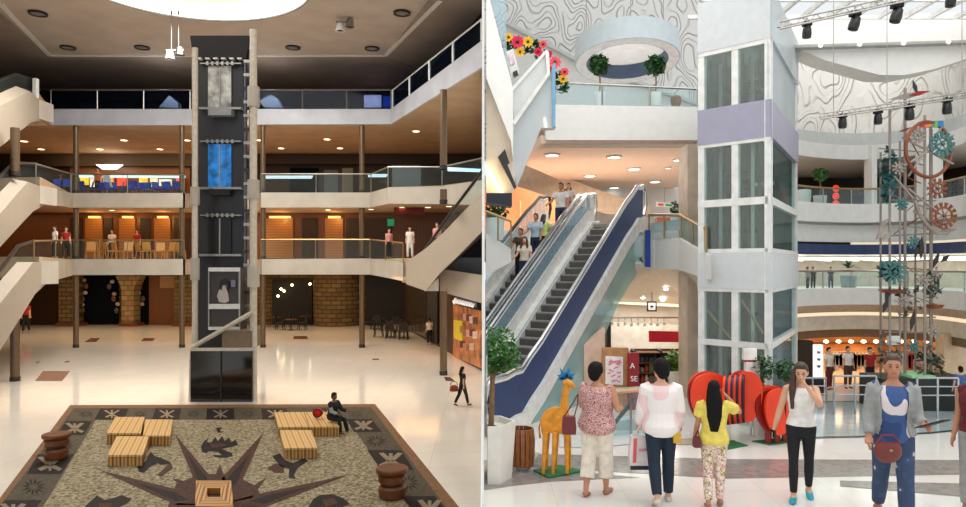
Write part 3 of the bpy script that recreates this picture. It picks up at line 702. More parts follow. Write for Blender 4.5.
for k in range(6): mb = MB(); mb.ex([(197+8*k,57.5),(201+8*k,57.5),(201+8*k,59),(197+8*k,59)], DS-.4, .3); O('top_lamp', mb, M['white_metal'], e, smooth=0)

# guide rail ladder at its right
mb = MB()
for x in (244.2, 249): mb.ex([(x,40),(x+1.3,40),(x+1.3,345),(x,345)], DS-.2, .2)
g = O('guide_rail', mb, mat('bluish_steel', (96, 108, 124), .35, .6), e, smooth=0)
for k in range(22):
    y = 46+k*13.6; mb = MB(); mb.ex([(243.5,y),(251,y),(251,y+3),(243.5,y+3)], DS-.24, .26); O('rung', mb, M['steel'] if k % 3 else M['charcoal'], g, smooth=0)
# car at the bottom
c = E('lift_car', 'dark lift car with white bars and a picture panel low in the black shaft', 'lift car', P(224, 330, DS-1))
mb = MB(); mb.ex([(208,268),(240,268),(240,330),(208,330)], DS-.9, .7); O('car_wall', mb, mat('car_dark', (64, 58, 56), .35), c, smooth=0)
for y0, y1 in ((267.5,271.5),(304,309),(327,330)):
    mb = MB(); mb.ex([(208.5,y0),(239.5,y0),(239.5,y1),(208.5,y1)], DS-1.05, .15); O('white_bar', mb, M['white_metal'], c, smooth=0)
for x in (208, 238.6):
    mb = MB(); mb.ex([(x,268),(x+1.4,268),(x+1.4,330),(x,330)], DS-1.0, .1); O('frame_post', mb, M['steel'], c, smooth=0)
mb = MB(); mb.ex([(219,302),(217,296),(219,290),(222,288),(221,284),(224,281),(227,284),(226,288),(228,294),(229,301),(225,303)], DS-1.0, .06); O('picture_figure', mb, mat('picture_grey', (188, 180, 172), .6), c, smooth=0)
mb = MB(); mb.ex([(219,286),(220,281),(224,278.5),(228,281),(229,287),(227,290),(226,285),(222,285),(221,290)], DS-1.06, .05); O('picture_figure', mb, M['black'], c, smooth=0)
mb = MB(); mb.ex([(231,280),(235.5,280),(235.5,287),(231,287)], DS-1.0, .05); O('notice', mb, mat('notice_violet', (130, 120, 140), .6), c, smooth=0)
# glazed pit
D0 = G(221, 402).y
e = E('glass_pit', 'black glass enclosure at the foot of the lift shaft', 'enclosure', G(221, 402))
mb = MB(); mb.ex([(190.5,350),(252,350),(252,402),(190.5,402)], D0, .5); O('glass_box', mb, mat('black_glass', (14, 13, 14), .08, spec=.8), e, smooth=0)
mb = MB(); mb.ex([(190,348),(252,348),(252,351),(190,351)], D0-.08, .15); O('top_rail', mb, M['pipe'], e, smooth=0)
mb = MB(); mb.tube([P(192,347.5,D0), P(253,312,D0)], .1, 8); O('sloping_rail', mb, M['pipe'], e)
mb = MB(); mb.ex([(222,331),(252,331),(252,348),(222,348)], D0+.1, 1.2); O('landing_box', mb, mat('taupe_box', (126, 106, 84), .5), e, smooth=0)
mb = MB(); mb.tube([P(221,350,D0-.03), P(221,402,D0-.03)], .03, 6); O('glass_joint', mb, M['charcoal'], e)
# two tall pale pipes with white couplings
for x, y0, y1, cps, w in ((195,48,345,((187,205),(258,280)),'left'),(253.5,30,402,((87,107),(180,199),(266,287)),'right')):
    d = D0+.3 if w == 'right' else D0+.5
    p0 = P(x, y0, d); p1 = P(x, y1, d); e = E('steel_pipe', 'tall pale steel pipe with white sleeves standing at the %s edge of the black shaft' % w, 'pipe', p1, 'pale pipes beside the shaft')
    mb = MB(); pts = [p0, p1]
    if w == 'left': pts += [P(192.5, 353, d), P(191.5, 402, D0+.3)]
    else: pts[1] = Vector((p1.x, d, 0))
    mb.tube(pts, .13 if w == 'left' else .16, 12); O('shaft', mb, M['pipe'], e)
    for a, b in cps:
        mb = MB(); q0 = P(x, a, d); q1 = P(x, b, d); mb.tube([q0, q1], .2 if w == 'left' else .26, 16); O('sleeve', mb, M['fascia'], e)
# ---- wooden benches and stools on the mosaic
def block(name, label, top, zt, m1, m2, group, base_in=0):
    q = [P(x, y, dz(y, zt)) for x, y in top]; c = sum(q, Vector())/4
    e = E(name, label, 'bench', (c.x, c.y, .02), group)
    mb = MB(); mb.prism([Vector((p.x, p.y, .025)) for p in q], (0, 0, zt-.10)); O('slatted_body', mb, m2, e, smooth=0)
    mb = MB(); mb.prism([Vector((p.x+(p.x-c.x)*.012, p.y+(p.y-c.y)*.012, zt-.06)) for p in q], (0, 0, .06)); O('slatted_top', mb, m1, e, smooth=0)
    return e
bg = 'slatted wooden benches'
block('wooden_bench', 'slatted bamboo coloured bench, back left of the left group of three', [(115,417),(144.5,417),(140.5,433),(107,433)], .40, M['bamboo'], M['bamboo_side'], bg)
block('wooden_bench', 'slatted bench at the right of the left group of three, behind the bird motif', [(146,419.5),(172.5,419.5),(170,435.5),(143,435.5)], .36, M['bamboo'], M['bamboo_side'], bg)
block('wooden_bench', 'slatted bench at the front of the left group of three', [(116.5,436.3),(148.5,436.3),(143,454.5),(108,455)], .36, M['bamboo'], M['bamboo_side'], bg)
block('wooden_bench', 'slatted bench at the back left of the right group, beside the seated person\'s red bag', [(274.5,412.3),(303.5,412),(309,426.6),(278.5,427)], .36, M['bamboo'], M['bamboo_side'], bg)
block('wooden_bench', 'slatted bench carrying the seated person', [(304.5,412),(327,412),(339,426.3),(310,426.6)], .36, M['bamboo'], M['bamboo_side'], bg)
block('wooden_bench', 'slatted bench at the front of the right group', [(280,430),(311.5,430),(317,447.5),(284.5,448)], .36, M['bamboo'], M['bamboo_side'], bg)
# slatted cube on the star: a frame of slats round a dark hole
zt = .46; q = [P(x, y, dz(y, zt)) for x, y in ((196,480.5),(231,480.5),(233.5,505.5),(195,506))]; c = sum(q, Vector())/4
e = E('slatted_stool', 'square slatted wooden stool with a dark hole on the star centre', 'stool', (c.x, c.y, .02))
def inn(i, f): return c.lerp(q[i], f)
for i in range(4):
    j = (i+1) % 4
    mb = MB(); mb.prism([Vector((p.x, p.y, .03)) for p in (q[i], q[j], inn(j, .36), inn(i, .36))], (0, 0, zt-.03))
    O('slat_panel', mb, wood('stool_slats_'+('x' if i % 2 else 'y'), [(0, (120, 66, 24)), (.3, (206, 148, 76)), (.8, (228, 180, 104)), (1, (130, 76, 30))], 1.7, 'X' if i % 2 else 'Y', .4, .2, -.3 if i % 2 else 0) if 'stool_slats_'+('x' if i % 2 else 'y') not in MATS else MATS['stool_slats_'+('x' if i % 2 else 'y')], e, smooth=0)
mb = MB(); mb.prism([inn(i, .36)-Vector((0, 0, .2)) for i in range(4)], (0, 0, .05)); O('dark_well', mb, M['brown'], e, smooth=0)
# spool stools
for x, y, s, w in ((56.5,459,.37,'left'),(392,498,.38,'right')):
    p = G(x, y); p.z = .02
    e = E('spool_stool', 'dark round wooden spool stool on the %s border of the mosaic' % w, 'stool', p, 'dark spool stools')
    mb = MB(); mb.lathe([(s*.86, .02), (s*.92, .1), (s*.92, .26), (s*.8, .32)], p, 28); O('base', mb, M['spool'], e)
    mb = MB(); mb.lathe([(s*.7, .32), (s*.7, .38)], p, 24); O('groove', mb, M['brown'], e)
    mb = MB(); mb.lathe([(s*.82, .38), (s*.94, .44), (s*.94, .58), (s*.72, .66)], p, 28); O('drum', mb, M['spool'], e)
    mb = MB(); mb.lathe([(s*1.06, .66), (s*1.1, .69), (s*1.1, .74), (s*1.04, .77)], p, 28); O('seat_disc', mb, M['spool'], e)
# ================================================================== PEOPLE
SK = {'light': mat('skin_light', (214, 164, 134), .55, var=.03), 'tan': mat('skin_tan', (188, 132, 100), .55, var=.03), 'brown': mat('skin_brown', (120, 78, 56), .55, var=.03)}
HAIR = {'black': mat('hair_black', (14, 11, 11), .65, spec=.2, var=.2, scale=30), 'brown': mat('hair_brown', (66, 42, 30), .5, var=.2, scale=30), 'grey_brown': mat('hair_grey_brown', (84, 62, 50), .55, var=.15, scale=30)}
def fabric(name, col, var=.06, scale=14): return mat('fabric_'+name, col, .85, var=var, scale=scale, bump=.15)
def remesh(mb, name, vox, sm=4):
    me = mb.mesh(name, [M['black']], 0)
    o = bpy.data.objects.new('tmp', me); C.objects.link(o)
    r = o.modifiers.new('r', 'REMESH'); r.mode = 'VOXEL'; r.voxel_size = vox
    q = o.modifiers.new('s', 'SMOOTH'); q.iterations = sm; q.factor = .5
    dg = bpy.context.evaluated_depsgraph_get(); dg.update()
    out = bpy.data.meshes.new_from_object(o.evaluated_get(dg))
    bpy.data.objects.remove(o); bpy.data.meshes.remove(me)
    out.materials.clear(); out.polygons.foreach_set('use_smooth', [True]*len(out.polygons)); out.polygons.foreach_set('material_index', [0]*len(out.polygons))
    return out
def person(label, foot, h, rz, pose, look, vox=.009, group=None, sit=None):
    """stands on foot; local frame faces -Y; pose gives joint angles in degrees"""
    r = math.radians
    S_ = h/1.71; wide = look.get('wide', 1.0); fem = look.get('fem', True)
    lean = r(pose.get('lean', 0)); HZ = .90
    def up(v):                                        # lean the upper body about the hips
        v = Vector(v); v.z -= HZ; v = Matrix.Rotation(lean, 3, 'X') @ v if lean else v; v.z += HZ; return v
    legs = []
    for s, (hs, kb, ab) in ((-1, pose.get('legR', (0, 0, 2))), (1, pose.get('legL', (0, 0, 2)))):
        hs, kb, ab = r(hs), r(kb), r(ab)
        hp = Vector((s*.088*(.6+.4*wide), 0, HZ)); d1 = Vector((s*math.sin(ab), -math.sin(hs), -math.cos(hs)*math.cos(ab))).normalized()
        kn = hp+d1*.43; a2 = hs-kb; d2 = Vector((s*math.sin(ab)*.5, -math.sin(a2), -math.cos(a2))).normalized(); an = kn+d2*.40
        fd = Vector((s*.12, -math.cos(a2*.6), math.sin(a2)*.75 if a2 > 0 else math.sin(a2)*.9)).normalized()
        legs.append((hp, kn, an, fd))
    low = min(min(l[2].z-.075, (l[2]+l[3]*.17).z-.045) for l in legs)
    if sit is not None: low = HZ-.09-sit
    arms = []
    for s, (sw, ab, eb, ein) in ((-1, pose.get('armR', (0, 8, 12, 0))), (1, pose.get('armL', (0, 8, 12, 0)))):
        sw, ab, eb, ein = r(sw), r(ab), r(eb), r(ein)
        sh = up((s*(.165 if fem else .19)*(.5+.5*wide), 0, 1.385)); d1 = Vector((s*math.sin(ab), -math.sin(sw)*math.cos(ab), -math.cos(sw)*math.cos(ab))).normalized()
        el = sh+d1*.28; d2 = Vector((s*math.sin(ab)*math.cos(eb)-s*math.sin(ein), -math.sin(sw+eb)*math.cos(ein), -math.cos(sw+eb)*math.cos(ein))).normalized()
        wr = el+d2*.24; arms.append((s, sh, el, wr, d2))
    rings = [(.80,.10,.09,.0),(.86,.155,.108,.01),(.93,.165,.115,.012),(1.00,.145,.10,.0),(1.08,.122 if fem else .14,.09,-.005),(1.18,.135 if fem else .155,.105,-.012),(1.27,.15 if fem else .175,.115,-.015),(1.35,.15 if fem else .178,.10,-.005),(1.41,.105 if fem else .125,.075,.005),(1.45,.056,.055,.005)]
    rings = [(z, a*wide if z < 1.38 else a*(.6+.4*wide), b*wide if z < 1.38 else b, y) for z, a, b, y in rings]
    def torso(mb, z0, z1, k, off=0.0, n=20):
        rr = [q for q in rings if z0 <= q[0] <= z1]
        kk = len(mb.v)
        for z, a, b, y in rr:
            for j in range(n):
                t = 2*PI*j/n; mb.v.append(up((math.cos(t)*(a*k+off), y+math.sin(t)*(b*k+off), z)))
        for i in range(len(rr)-1):
            for j in range(n):
                a = kk+i*n+j; b = kk+i*n+(j+1) % n; mb.f.append([a, b, b+n, a+n]); mb.mi.append(0)
        mb.f.append([kk+j for j in range(n)][::-1]); mb.mi.append(0)
        mb.f.append([kk+(len(rr)-1)*n+j for j in range(n)]); mb.mi.append(0)
    turn = Matrix.Rotation(r(pose.get('turn', 0)), 3, 'Z') @ Matrix.Rotation(r(pose.get('nod', 0)), 3, 'X')
    nk = up((0, 0, 1.47))
    def hd(v): return nk+turn @ (Vector(v)-Vector((0, 0, 1.47)))
    wl = (.6+.4*wide)
    mb = MB(); torso(mb, .8, 1.5, 1)
    mb.tube([up((0, .008, 1.40)), up((0, .005, 1.47)), hd((0, -.005, 1.54))], [.056, .05, .05], 12)
    R = turn.to_4x4().to_3x3()
    mb.ell(hd((0, -.005, 1.605)), (.074, .093, .108), 16, 12, R); mb.ell(hd((0, -.035, 1.545)), (.056, .062, .06), 12, 8, R)
    mb.ell(hd((0, -.103, 1.575)), (.013, .018, .02), 8, 6, R)
    for s in (-1, 1): mb.ell(hd((s*.075, .0, 1.59)), (.012, .02, .032), 8, 6, R)
    for s, sh, el, wr, d in arms:
        mb.tube([sh+Vector((-s*.04, 0, .01)), sh, sh.lerp(el, .5), el, el.lerp(wr, .3), wr], [.05, .052*wl, .045*wl, .038, .039, .027], 10)
        side = Vector((0, 1, 0)) if abs(d.y) < .8 else Vector((0, 0, 1))
        side = (side-d*side.dot(d)).normalized(); nrm = d.cross(side)
        pc = wr+d*.05; mb.tube([wr, wr+d*.03, wr+d*.085], [(.026, .022), (.042, .018), (.042, .016)] if True else .03, 10)
        for i in range(4):
            b = wr+d*.08+side*(.030-.02*i); ln = (.062, .072, .067, .052)[i]; cur = nrm*(-s)
            k = pose.get('curl', .35)
            mb.tube([b, b+d*ln*.5, b+d*ln*.85+cur*ln*k*.5, b+d*ln*(1.05-k*.3)+cur*ln*k], [.0095, .009, .008, .007], 6)
        b = wr+d*.02+side*.032; mb.tube([b, b+side*.025+d*.025, b+side*.032+d*.06], [.012, .011, .009], 6)
    for hp, kn, an, fd in legs:
        mb.tube([hp+Vector((0, 0, .02)), hp.lerp(kn, .3), kn, kn.lerp(an, .3), an.lerp(kn, .12), an], [.085*wl, .078*wl, .052*wl, .055*wl, .036, .036], 12)
        mb.tube([an+Vector((0, .04, -.03)), an+fd*.02+Vector((0, 0, -.035)), an+fd*.10+Vector((0, 0, -.045)), an+fd*.17+Vector((0, 0, -.052))], [.032, .038, (.036, .026), (.03, .016)], 10)
    e = E('person', label, 'person', foot, group, rz)
    def put(name, me_or_mb, m, lab=None, vx=None, sm=3):
        me = remesh(me_or_mb, name, vx or vox, sm) if vx != 0 else me_or_mb.mesh(name, m, 60)
        if vx != 0: me.materials.append(m)
        me.transform(Matrix.Translation((0, 0, 0)) @ Matrix.Scale(S_, 4) @ Matrix.Translation((0, 0, -low)))
        o = bpy.data.objects.new(name, me); C.objects.link(o); o.parent = e
        if lab: o['label'] = lab
        return o
    body = put('body', mb, SK[look.get('skin', 'light')])
    cv = max(vox, .012)
    if 'bottom' in look:                               # trousers: (material, end fraction of the leg, looseness)
        m, end, loose, lab = look['bottom']; mb = MB(); torso(mb, .8, look.get('waist', 1.02), 1.03, .012)
        for hp, kn, an, fd in legs:
            rr = [.098*wl+loose*.3, .09*wl+loose*.5, .063*wl+loose, .063*wl+loose, .05+loose]
            if look.get('slim'): rr = [.096*wl, .084*wl, .058*wl, .060*wl, .043]
            pts = [hp+Vector((0, 0, .02)), hp.lerp(kn, .3), kn, kn.lerp(an, .35), kn.lerp(an, .93)]
            if end < .9: pts = pts[:4]; rr = rr[:4]; pts[3] = kn.lerp(an, end)
            mb.tube(pts, rr, 12)
        put('shorts' if end <= .05 else 'trousers', mb, m, lab, cv)
    if 'skirt' in look:
        m, z, lab = look['skirt']; mb = MB(); mb.lathe([(.2*wide, z), (.185*wide, .9), (.14*wide, 1.03)], (0, 0, 0), 20); put('skirt', mb, m, lab, cv)
    if 'top' in look:                                  # shirt: (material, sleeve none/short/long, hem height, looseness)
        m, sl, hem, loose, lab = look['top']; mb = MB()
        torso(mb, hem, 1.42, 1.04, .010+loose)
        if sl != 'strap':
            for s, sh, el, wr, d in arms:
                base_ = sh+Vector((-s*.05, 0, .012))
                if sl == 'none': mb.tube([base_, sh+Vector((s*.012, 0, 0))], [.062, .064*wl], 10)
                elif sl == 'short': mb.tube([base_, sh, sh.lerp(el, .62)], [.06, .066*wl+loose*.4, .062*wl+loose], 10)
                else: mb.tube([base_, sh, el, el.lerp(wr, .9)], [.06, .066*wl+loose*.4, .055*wl+loose, .042+loose], 10)
        put('shirt', mb, m, lab, cv)
    if 'vest' in look:                                 # open cardigan or jacket over the shirt
        m, hem, lab = look['vest']; mb = MB()
        n = 20; rr = [q for q in rings if hem <= q[0] <= 1.42]; kk = 0; J = [j for j in range(n+1)]
        def prof(ex_):
            out = []
            for z, a, b, y in rr:
                row = []
                for j in J:
                    t = -PI/2+r(38)+(2*PI-r(76))*j/n; row.append(up((math.cos(t)*(a*1.06+ex_), y+math.sin(t)*(b*1.06+ex_), z)))
                out.append(row)
            return out
        A, B = prof(.036), prof(.022)
        for i in range(len(rr)-1):
            for j in range(n):
                mb.add([A[i][j], A[i][j+1], A[i+1][j+1], A[i+1][j], B[i][j], B[i][j+1], B[i+1][j+1], B[i+1][j]], [(0,1,2,3),(7,6,5,4),(0,4,5,1),(1,5,6,2),(2,6,7,3),(3,7,4,0)])
        for s, sh, el, wr, d in arms: mb.tube([sh+Vector((-s*.05, 0, .012)), sh, el, el.lerp(wr, .92)], [.07, .076, .062, .05], 10)
        put('cardigan', mb, m, lab, .012)
    hm, hl = HAIR[look.get('hair', 'black')], look.get('long', 0)
    hv = look.get('hairvol', 1.0); mb = MB(); mb.ell(hd((0, .018, 1.628)), (.086*hv, .097*hv, .101*hv), 16, 12, R)
    mb.ell(hd((0, .05, 1.575)), (.076*hv, .062*hv, .085*hv), 14, 10, R)
    mb.ell(hd((0, -.022, 1.682)), (.068, .066, .045), 14, 8, R)
    if hl > 0:
        bk = pose.get('hairback', .085); z1 = 1.6-hl
        pts = [hd((0, .04, 1.66)), hd((0, .075, 1.58)), up((0, bk+.02, 1.45)), up((0, bk+.035, (1.45+z1)/2)), up((0, bk+.03, z1))]
        mb.tube(pts, [(.05, .075), (.048, .092), (.044, .112), (.036, .10), (.02, .055)], 12)
        for s in look.get('locks', ()):
            mb.tube([hd((s*.062, -.035, 1.67)), hd((s*.084, -.03, 1.58)), up((s*.10, -.085, 1.40)), up((s*.105, -.12, 1.6-hl*.9))], [.024, .038, .046, .02], 8)
    elif look.get('bun'): mb.ell(hd((0, .1, 1.62)), (.05, .045, .05), 10, 8, R)
    put('hair', mb, hm, None, max(vox, .012), 2)
    if 'shoe' in look:
        for hp, kn, an, fd in legs:
            mb = MB(); mb.tube([an+Vector((0, .055, -.045)), an+Vector((0, .03, -.042)), an+fd*.06+Vector((0, 0, -.042)), an+fd*.13+Vector((0, 0, -.05)), an+fd*.19+Vector((0, 0, -.055))], [(.03, .03), (.042, .032), (.044, .032), (.044, .026), (.022, .015)], 10)
            put('shoe', mb, look['shoe'], look.get('shoelab'), max(vox, .010), 2)
    if look.get('face'):
        for s in (-1, 1):
            mb = MB(); mb.ell(hd((s*.03, -.094, 1.602)), (.013, .007, .006), 10, 6, R); put('eye', mb, MATS['eye_dark'], None, 0)
            mb = MB(); mb.tube([hd((s*.016, -.1, 1.622)), hd((s*.032, -.098, 1.626)), hd((s*.048, -.086, 1.62))], .0035, 6); put('eyebrow', mb, hm, None, 0)
        mb = MB(); mb.tube([hd((-.024, -.088, 1.538)), hd((0, -.098, 1.536)), hd((.024, -.088, 1.538))], [(.003, .004), (.006, .007), (.003, .004)], 8); put('mouth', mb, MATS['lip'], None, 0)
    M4 = Matrix.Translation(Vector(foot)) @ Matrix.Rotation(rz, 4, 'Z') @ Matrix.Scale(S_, 4) @ Matrix.Translation((0, 0, -low))
    return e, {'handR': M4 @ (arms[0][3]+arms[0][4]*.09), 'handL': M4 @ (arms[1][3]+arms[1][4]*.09), 'M': M4, 'elbR': M4 @ arms[0][2], 'elbL': M4 @ arms[1][2], 'shR': M4 @ arms[0][1], 'shL': M4 @ arms[1][1]}
mat('eye_dark', (28, 20, 18), .2); mat('lip', (168, 88, 80), .5)
FB = {k: fabric(k, c) for k, c in {'white': (232, 228, 222), 'black': (24, 24, 27), 'navy': (34, 50, 82), 'jeans': (44, 62, 92), 'dark_jeans': (26, 40, 58), 'red': (168, 36, 36), 'lime': (206, 222, 132), 'grey': (150, 150, 148), 'pink': (220, 150, 150), 'brown': (78, 56, 44), 'teal': (28, 150, 165), 'blue': (66, 96, 140), 'cream': (226, 214, 196), 'dark_red': (96, 28, 34), 'lightblue': (176, 196, 214), 'yellow': (228, 206, 96)}.items()}
def simple(top, bottom, **k):
    d = {'top': (FB[top], 'short', .92, .006, None), 'bottom': (FB[bottom], 1, .01, None), 'shoe': FB['black']}; d.update(k); return d
walk = {'legR': (18, 6, 2), 'legL': (-16, 14, 2), 'armR': (-14, 8, 14, 0), 'armL': (16, 8, 18, 0)}
stand = {'legR': (3, 4, 3), 'legL': (-3, 2, 3)}
# -------- left hall
g = G(462.5, 405.5)
person('person in black walking with a handbag across the bright left floor', g, 1.68, math.radians(120), walk, simple('black', 'black', long=.3), .02)
mb = MB(); p = g+Vector((-.36, -.1, .78)); mb.lathe([(.05, -.15), (.19, -.14), (.17, .05), (.1, .1)], p, 12); b = E('handbag', 'reddish brown handbag hanging beside the walking person in black', 'bag', p-Vector((0, 0, .15)))
O('pouch', mb, fabric('handbag_red', (130, 50, 36)), b); mb = MB(); mb.torus(p+Vector((0, 0, .1)), .16, .015, (1, 0, 0), (0, 0, 1), 16, 6, 0, PI); O('strap', mb, FB['brown'], b)
# seated with red backpack
bx = P(331, 427, dz(426.5, .40))
q = Vector((P(327, 424, dz(420, .36)).x, dz(421, .36)+.1, .02))
seat = Vector((P(332.5, 0, 25.4).x, 25.4, .36))
person('person in dark jacket sitting on the end of the right bench looking aside', (seat.x, seat.y-.15, 0.02), 1.88, math.radians(62), {'legR': (84, 74, 6), 'legL': (78, 62, 8), 'armR': (24, 10, 50, 12), 'armL': (30, 8, 52, 12), 'lean': 10, 'nod': 6},
       {'top': (patterned('black_grey_jacket', [(0, (22, 22, 26)), (.55, (30, 30, 34)), (.6, (150, 146, 140))], 2.4), 'long', .92, .02, 'grey and black jacket'), 'bottom': (FB['black'], 1, .012, None), 'shoe': FB['brown'], 'skin': 'brown', 'fem': False}, .014, sit=.37)
p = seat+Vector((-.60, .3, .02)); e = E('backpack', 'bright red backpack lying on the bench behind the seated person', 'bag', p)
mb = MB(); mb.ell(p+Vector((0, 0, .2)), (.2, .14, .16), 14, 10); O('bag_body', mb, fabric('backpack_red', (206, 24, 40)), e); mb = MB(); mb.torus(p+Vector((0, -.12, .2)), .15, .02, (1, 0, 0), (0, 0, 1), 14, 6); O('strap', mb, FB['black'], e)
# small figures in the left hall
g = G(429.5, 344.5); person('person in white shirt and dark trousers standing at the glass shop door', g, 2.0, math.radians(200), stand, simple('white', 'black', hair='black'), .035)
g = G(26, 333); person('person in red and black standing under the lower left escalator', g, 2.9, math.radians(20), stand, simple('red', 'black'), .05)
for x, d, hh, top, bot, rz, lab in ((55, 45.6, 2.1, 'white', 'black', -30, 'person in white top leaning at the first gallery railing, left of the pair'), (66, 48.6, 2.2, 'red', 'black', 20, 'person in red leaning at the first gallery railing, right of the pair')):
    p = Vector(((x-483)/F*d, d, L1)); person(lab, p, hh, math.radians(rz), stand, simple(top, bot, hair='brown'), .035)
for x, d, hh, top, bot, rz, lab, k in ((389, 46.5, 2.0, 'pink', 'black', 40, 'person in pink top standing at the first gallery railing below the green sign', {}), (410, 46, 2.1, 'white', 'white', 0, 'person in white dress standing at the first gallery near the right escalator', {}),
                                 ):
    p = Vector(((x-483)/F*d, d, L1)); person(lab, p, hh, math.radians(rz), stand, simple(top, bot, long=.25, **k), .035)
p = P(437, 252, 43); person('person in pink riding the right side escalator of the left hall', p-Vector((0, 0, .3)), 2.1, math.radians(-20), stand, simple('pink', 'black', hair='brown'), .035)
for x, d, top, w in ((112, 54, 'white', 'left, beside a golden panel'), (137, 54, 'red', 'right, between the wooden chairs')):
    p = Vector(((x-483)/F*d, d, L1)); person('small person in %s among the first gallery chairs, %s' % (top, w), p, 2.3, 0, stand, simple(top, 'black'), .04)
p = Vector(((61-483)/F*60, 60, L2)); person('small dark person standing at the left end of the food court', p, 2.6, 0, stand, simple('black', 'black', skin='brown'), .05)

# ================================================================== CHAIRS of the left hall
def chair_proto(name, label, seat_m, leg_m, s, group):
    e = E(name, label, 'chair', (0, 0, 0), group)
    mb = MB(); mb.box(-.24*s, .24*s, -.23*s, .23*s, .43*s, .48*s); O('seat', mb, seat_m, e, local=True, smooth=0)
    mb = MB(); mb.prism([(-.23*s, .2*s, .5*s), (.23*s, .2*s, .5*s), (.21*s, .28*s, .95*s), (-.21*s, .28*s, .95*s)], (0, .04*s, 0)); O('backrest', mb, seat_m, e, local=True, smooth=0)
    for sx in (-1, 1):
        for sy in (-1, 1):
            mb = MB(); mb.tube([(sx*.2*s, sy*.19*s, .44*s), (sx*.23*s, sy*.24*s, 0)], .025*s, 6); O('leg', mb, leg_m, e, local=True)
    return e
def scatter(proto, spots, labels):
    for i, ((x, y, z, rz), lb) in enumerate(zip(spots, labels)):
        if i == 0: proto.location = (x, y, z); proto.rotation_euler = (0, 0, rz); proto['label'] = lb
        else: dup(proto, (x, y, z), rz, lb)
blue = mat('blue_chair_shell', (20, 62, 176), .4)
pr = chair_proto('blue_chair', '', blue, M['charcoal'], 1.1, 'blue chairs of the food court')
sp = []; lb = []
for row, (d, n, x0, x1) in enumerate(((52.6, 11, 79, 180), (55.2, 10, 84, 178))):
    for i in range(n):
        x = lerp(x0, x1, i/(n-1))+random.uniform(-.6, .6); sp.append(((x-483)/F*d, d+random.uniform(-.15, .15), L2+(.32 if row else 0), random.choice((0, PI, 1.2, -1.2)))); lb.append('blue plastic food court chair, %s from the left of the %s row' % (ORD[i], ('front', 'back')[row]))
for x, i in ((52, 0), (62, 1)): sp.append(((x-483)/F*50, 50.5, L2, .4)); lb.append('blue plastic chair at the left corner of the middle gallery, %s one' % ('left', 'right')[i])
scatter(pr, sp, lb)
mb = MB(); mb.box(-45, -20, 54.3, 56.6, L2, L2+.32); S('trim_4', mb, M['brown'], smooth=0)
e = E('poster_stand', 'tilted white poster panel standing among the blue chairs', 'sign', P(107, 189, 53.6))
mb = MB(); mb.ex([(102.5,175),(109,175),(112,187),(105,187)], 53.6, .1); O('poster', mb, mat('pale_poster', (206, 216, 226), .6), e, smooth=0)
mb = MB(); mb.tube([P(107, 187, 53.65), Vector((P(107, 187, 53.65).x, 53.65, L2))], .04, 6); O('stand', mb, M['steel'], e)
p = Vector(((98-483)/F*53.4, 53.4, L2)); person('person in orange sitting among the blue chairs of the food court', p, 2.2, 0, stand, simple('red', 'black') | {'top': (fabric('orange', (222, 96, 30)), 'short', .92, .03, None)}, .04)
wc = mat('honey_wood_chair', (206, 138, 54), .4)
pr = chair_proto('wooden_chair', '', wc, wc, 1.35, 'wooden chairs of the first gallery')
sp = []; lb = []
for i in range(10):
    x = lerp(90, 180, i/9)+random.uniform(-2, 2); d = 51.8+(i % 2)*.9; sp.append(((x-483)/F*d, d, L1, random.choice((.4, -.5, PI, 2.6)))); lb.append('honey coloured wooden chair behind the first gallery railing, %s from the left' % ORD[i])
scatter(pr, sp, lb)
# ground floor café
def table_proto(name, label, s, m, group):
    e = E(name, label, 'table', (0, 0, 0), group)
    mb = MB(); mb.lathe([(.4*s, .70*s), (.42*s, .72*s), (.42*s, .74*s), (.4*s, .75*s)], (0, 0, 0), 20); O('tabletop', mb, m, e, local=True)
    mb = MB(); mb.lathe([(.04*s, .03*s), (.04*s, .70*s)], (0, 0, 0), 10); O('pedestal', mb, M['black'], e, local=True)
    mb = MB(); mb.lathe([(.26*s, 0), (.26*s, .02*s), (.05*s, .04*s)], (0, 0, 0), 16); O('base', mb, M['black'], e, local=True)
    return e
dkc = mat('dark_cafe_chair', (30, 22, 19), .5)
tp = table_proto('cafe_table', '', 1.35, M['spool'], 'café tables of the ground floor')
spots = [(378.5,329),(386,324),(397,331),(391,337),(404,338),(276,327),(291,330),(305,326)]
names = ['far left table of the café under the right gallery', 'back table of the café under the right gallery', 'middle right table of the café under the right gallery', 'front table of the café under the right gallery', 'rightmost café table beside the glass shop front', 'left table before the dark doorway', 'middle table before the dark doorway', 'right table before the dark doorway']
scatter(tp, [(*G(x, y)[:2], 0, 0) for x, y in spots], ['small round dark café table, '+n for n in names])
pr = chair_proto('cafe_chair', '', dkc, dkc, 1.5, 'café chairs of the ground floor')
sp = []; lb = []
for (x, y), n in zip(spots, names):
    for k, (dx, dy, rz, w) in enumerate(((-1.05, .15, PI/2, 'left'), (1.05, -.1, -PI/2, 'right'), (.1, -1.1, PI, 'near'))):
        if (k == 2 and x < 320) or (x == 404 and k == 1) or x == 305: continue
        c = G(x, y); sp.append((c.x+dx, c.y+dy, 0, rz)); lb.append('dark café chair %s of the %s' % (w, n.replace(' of the café under the right gallery', ' under the right gallery').replace('beside the glass shop front', 'by the glass shop')))
scatter(pr, sp, lb)
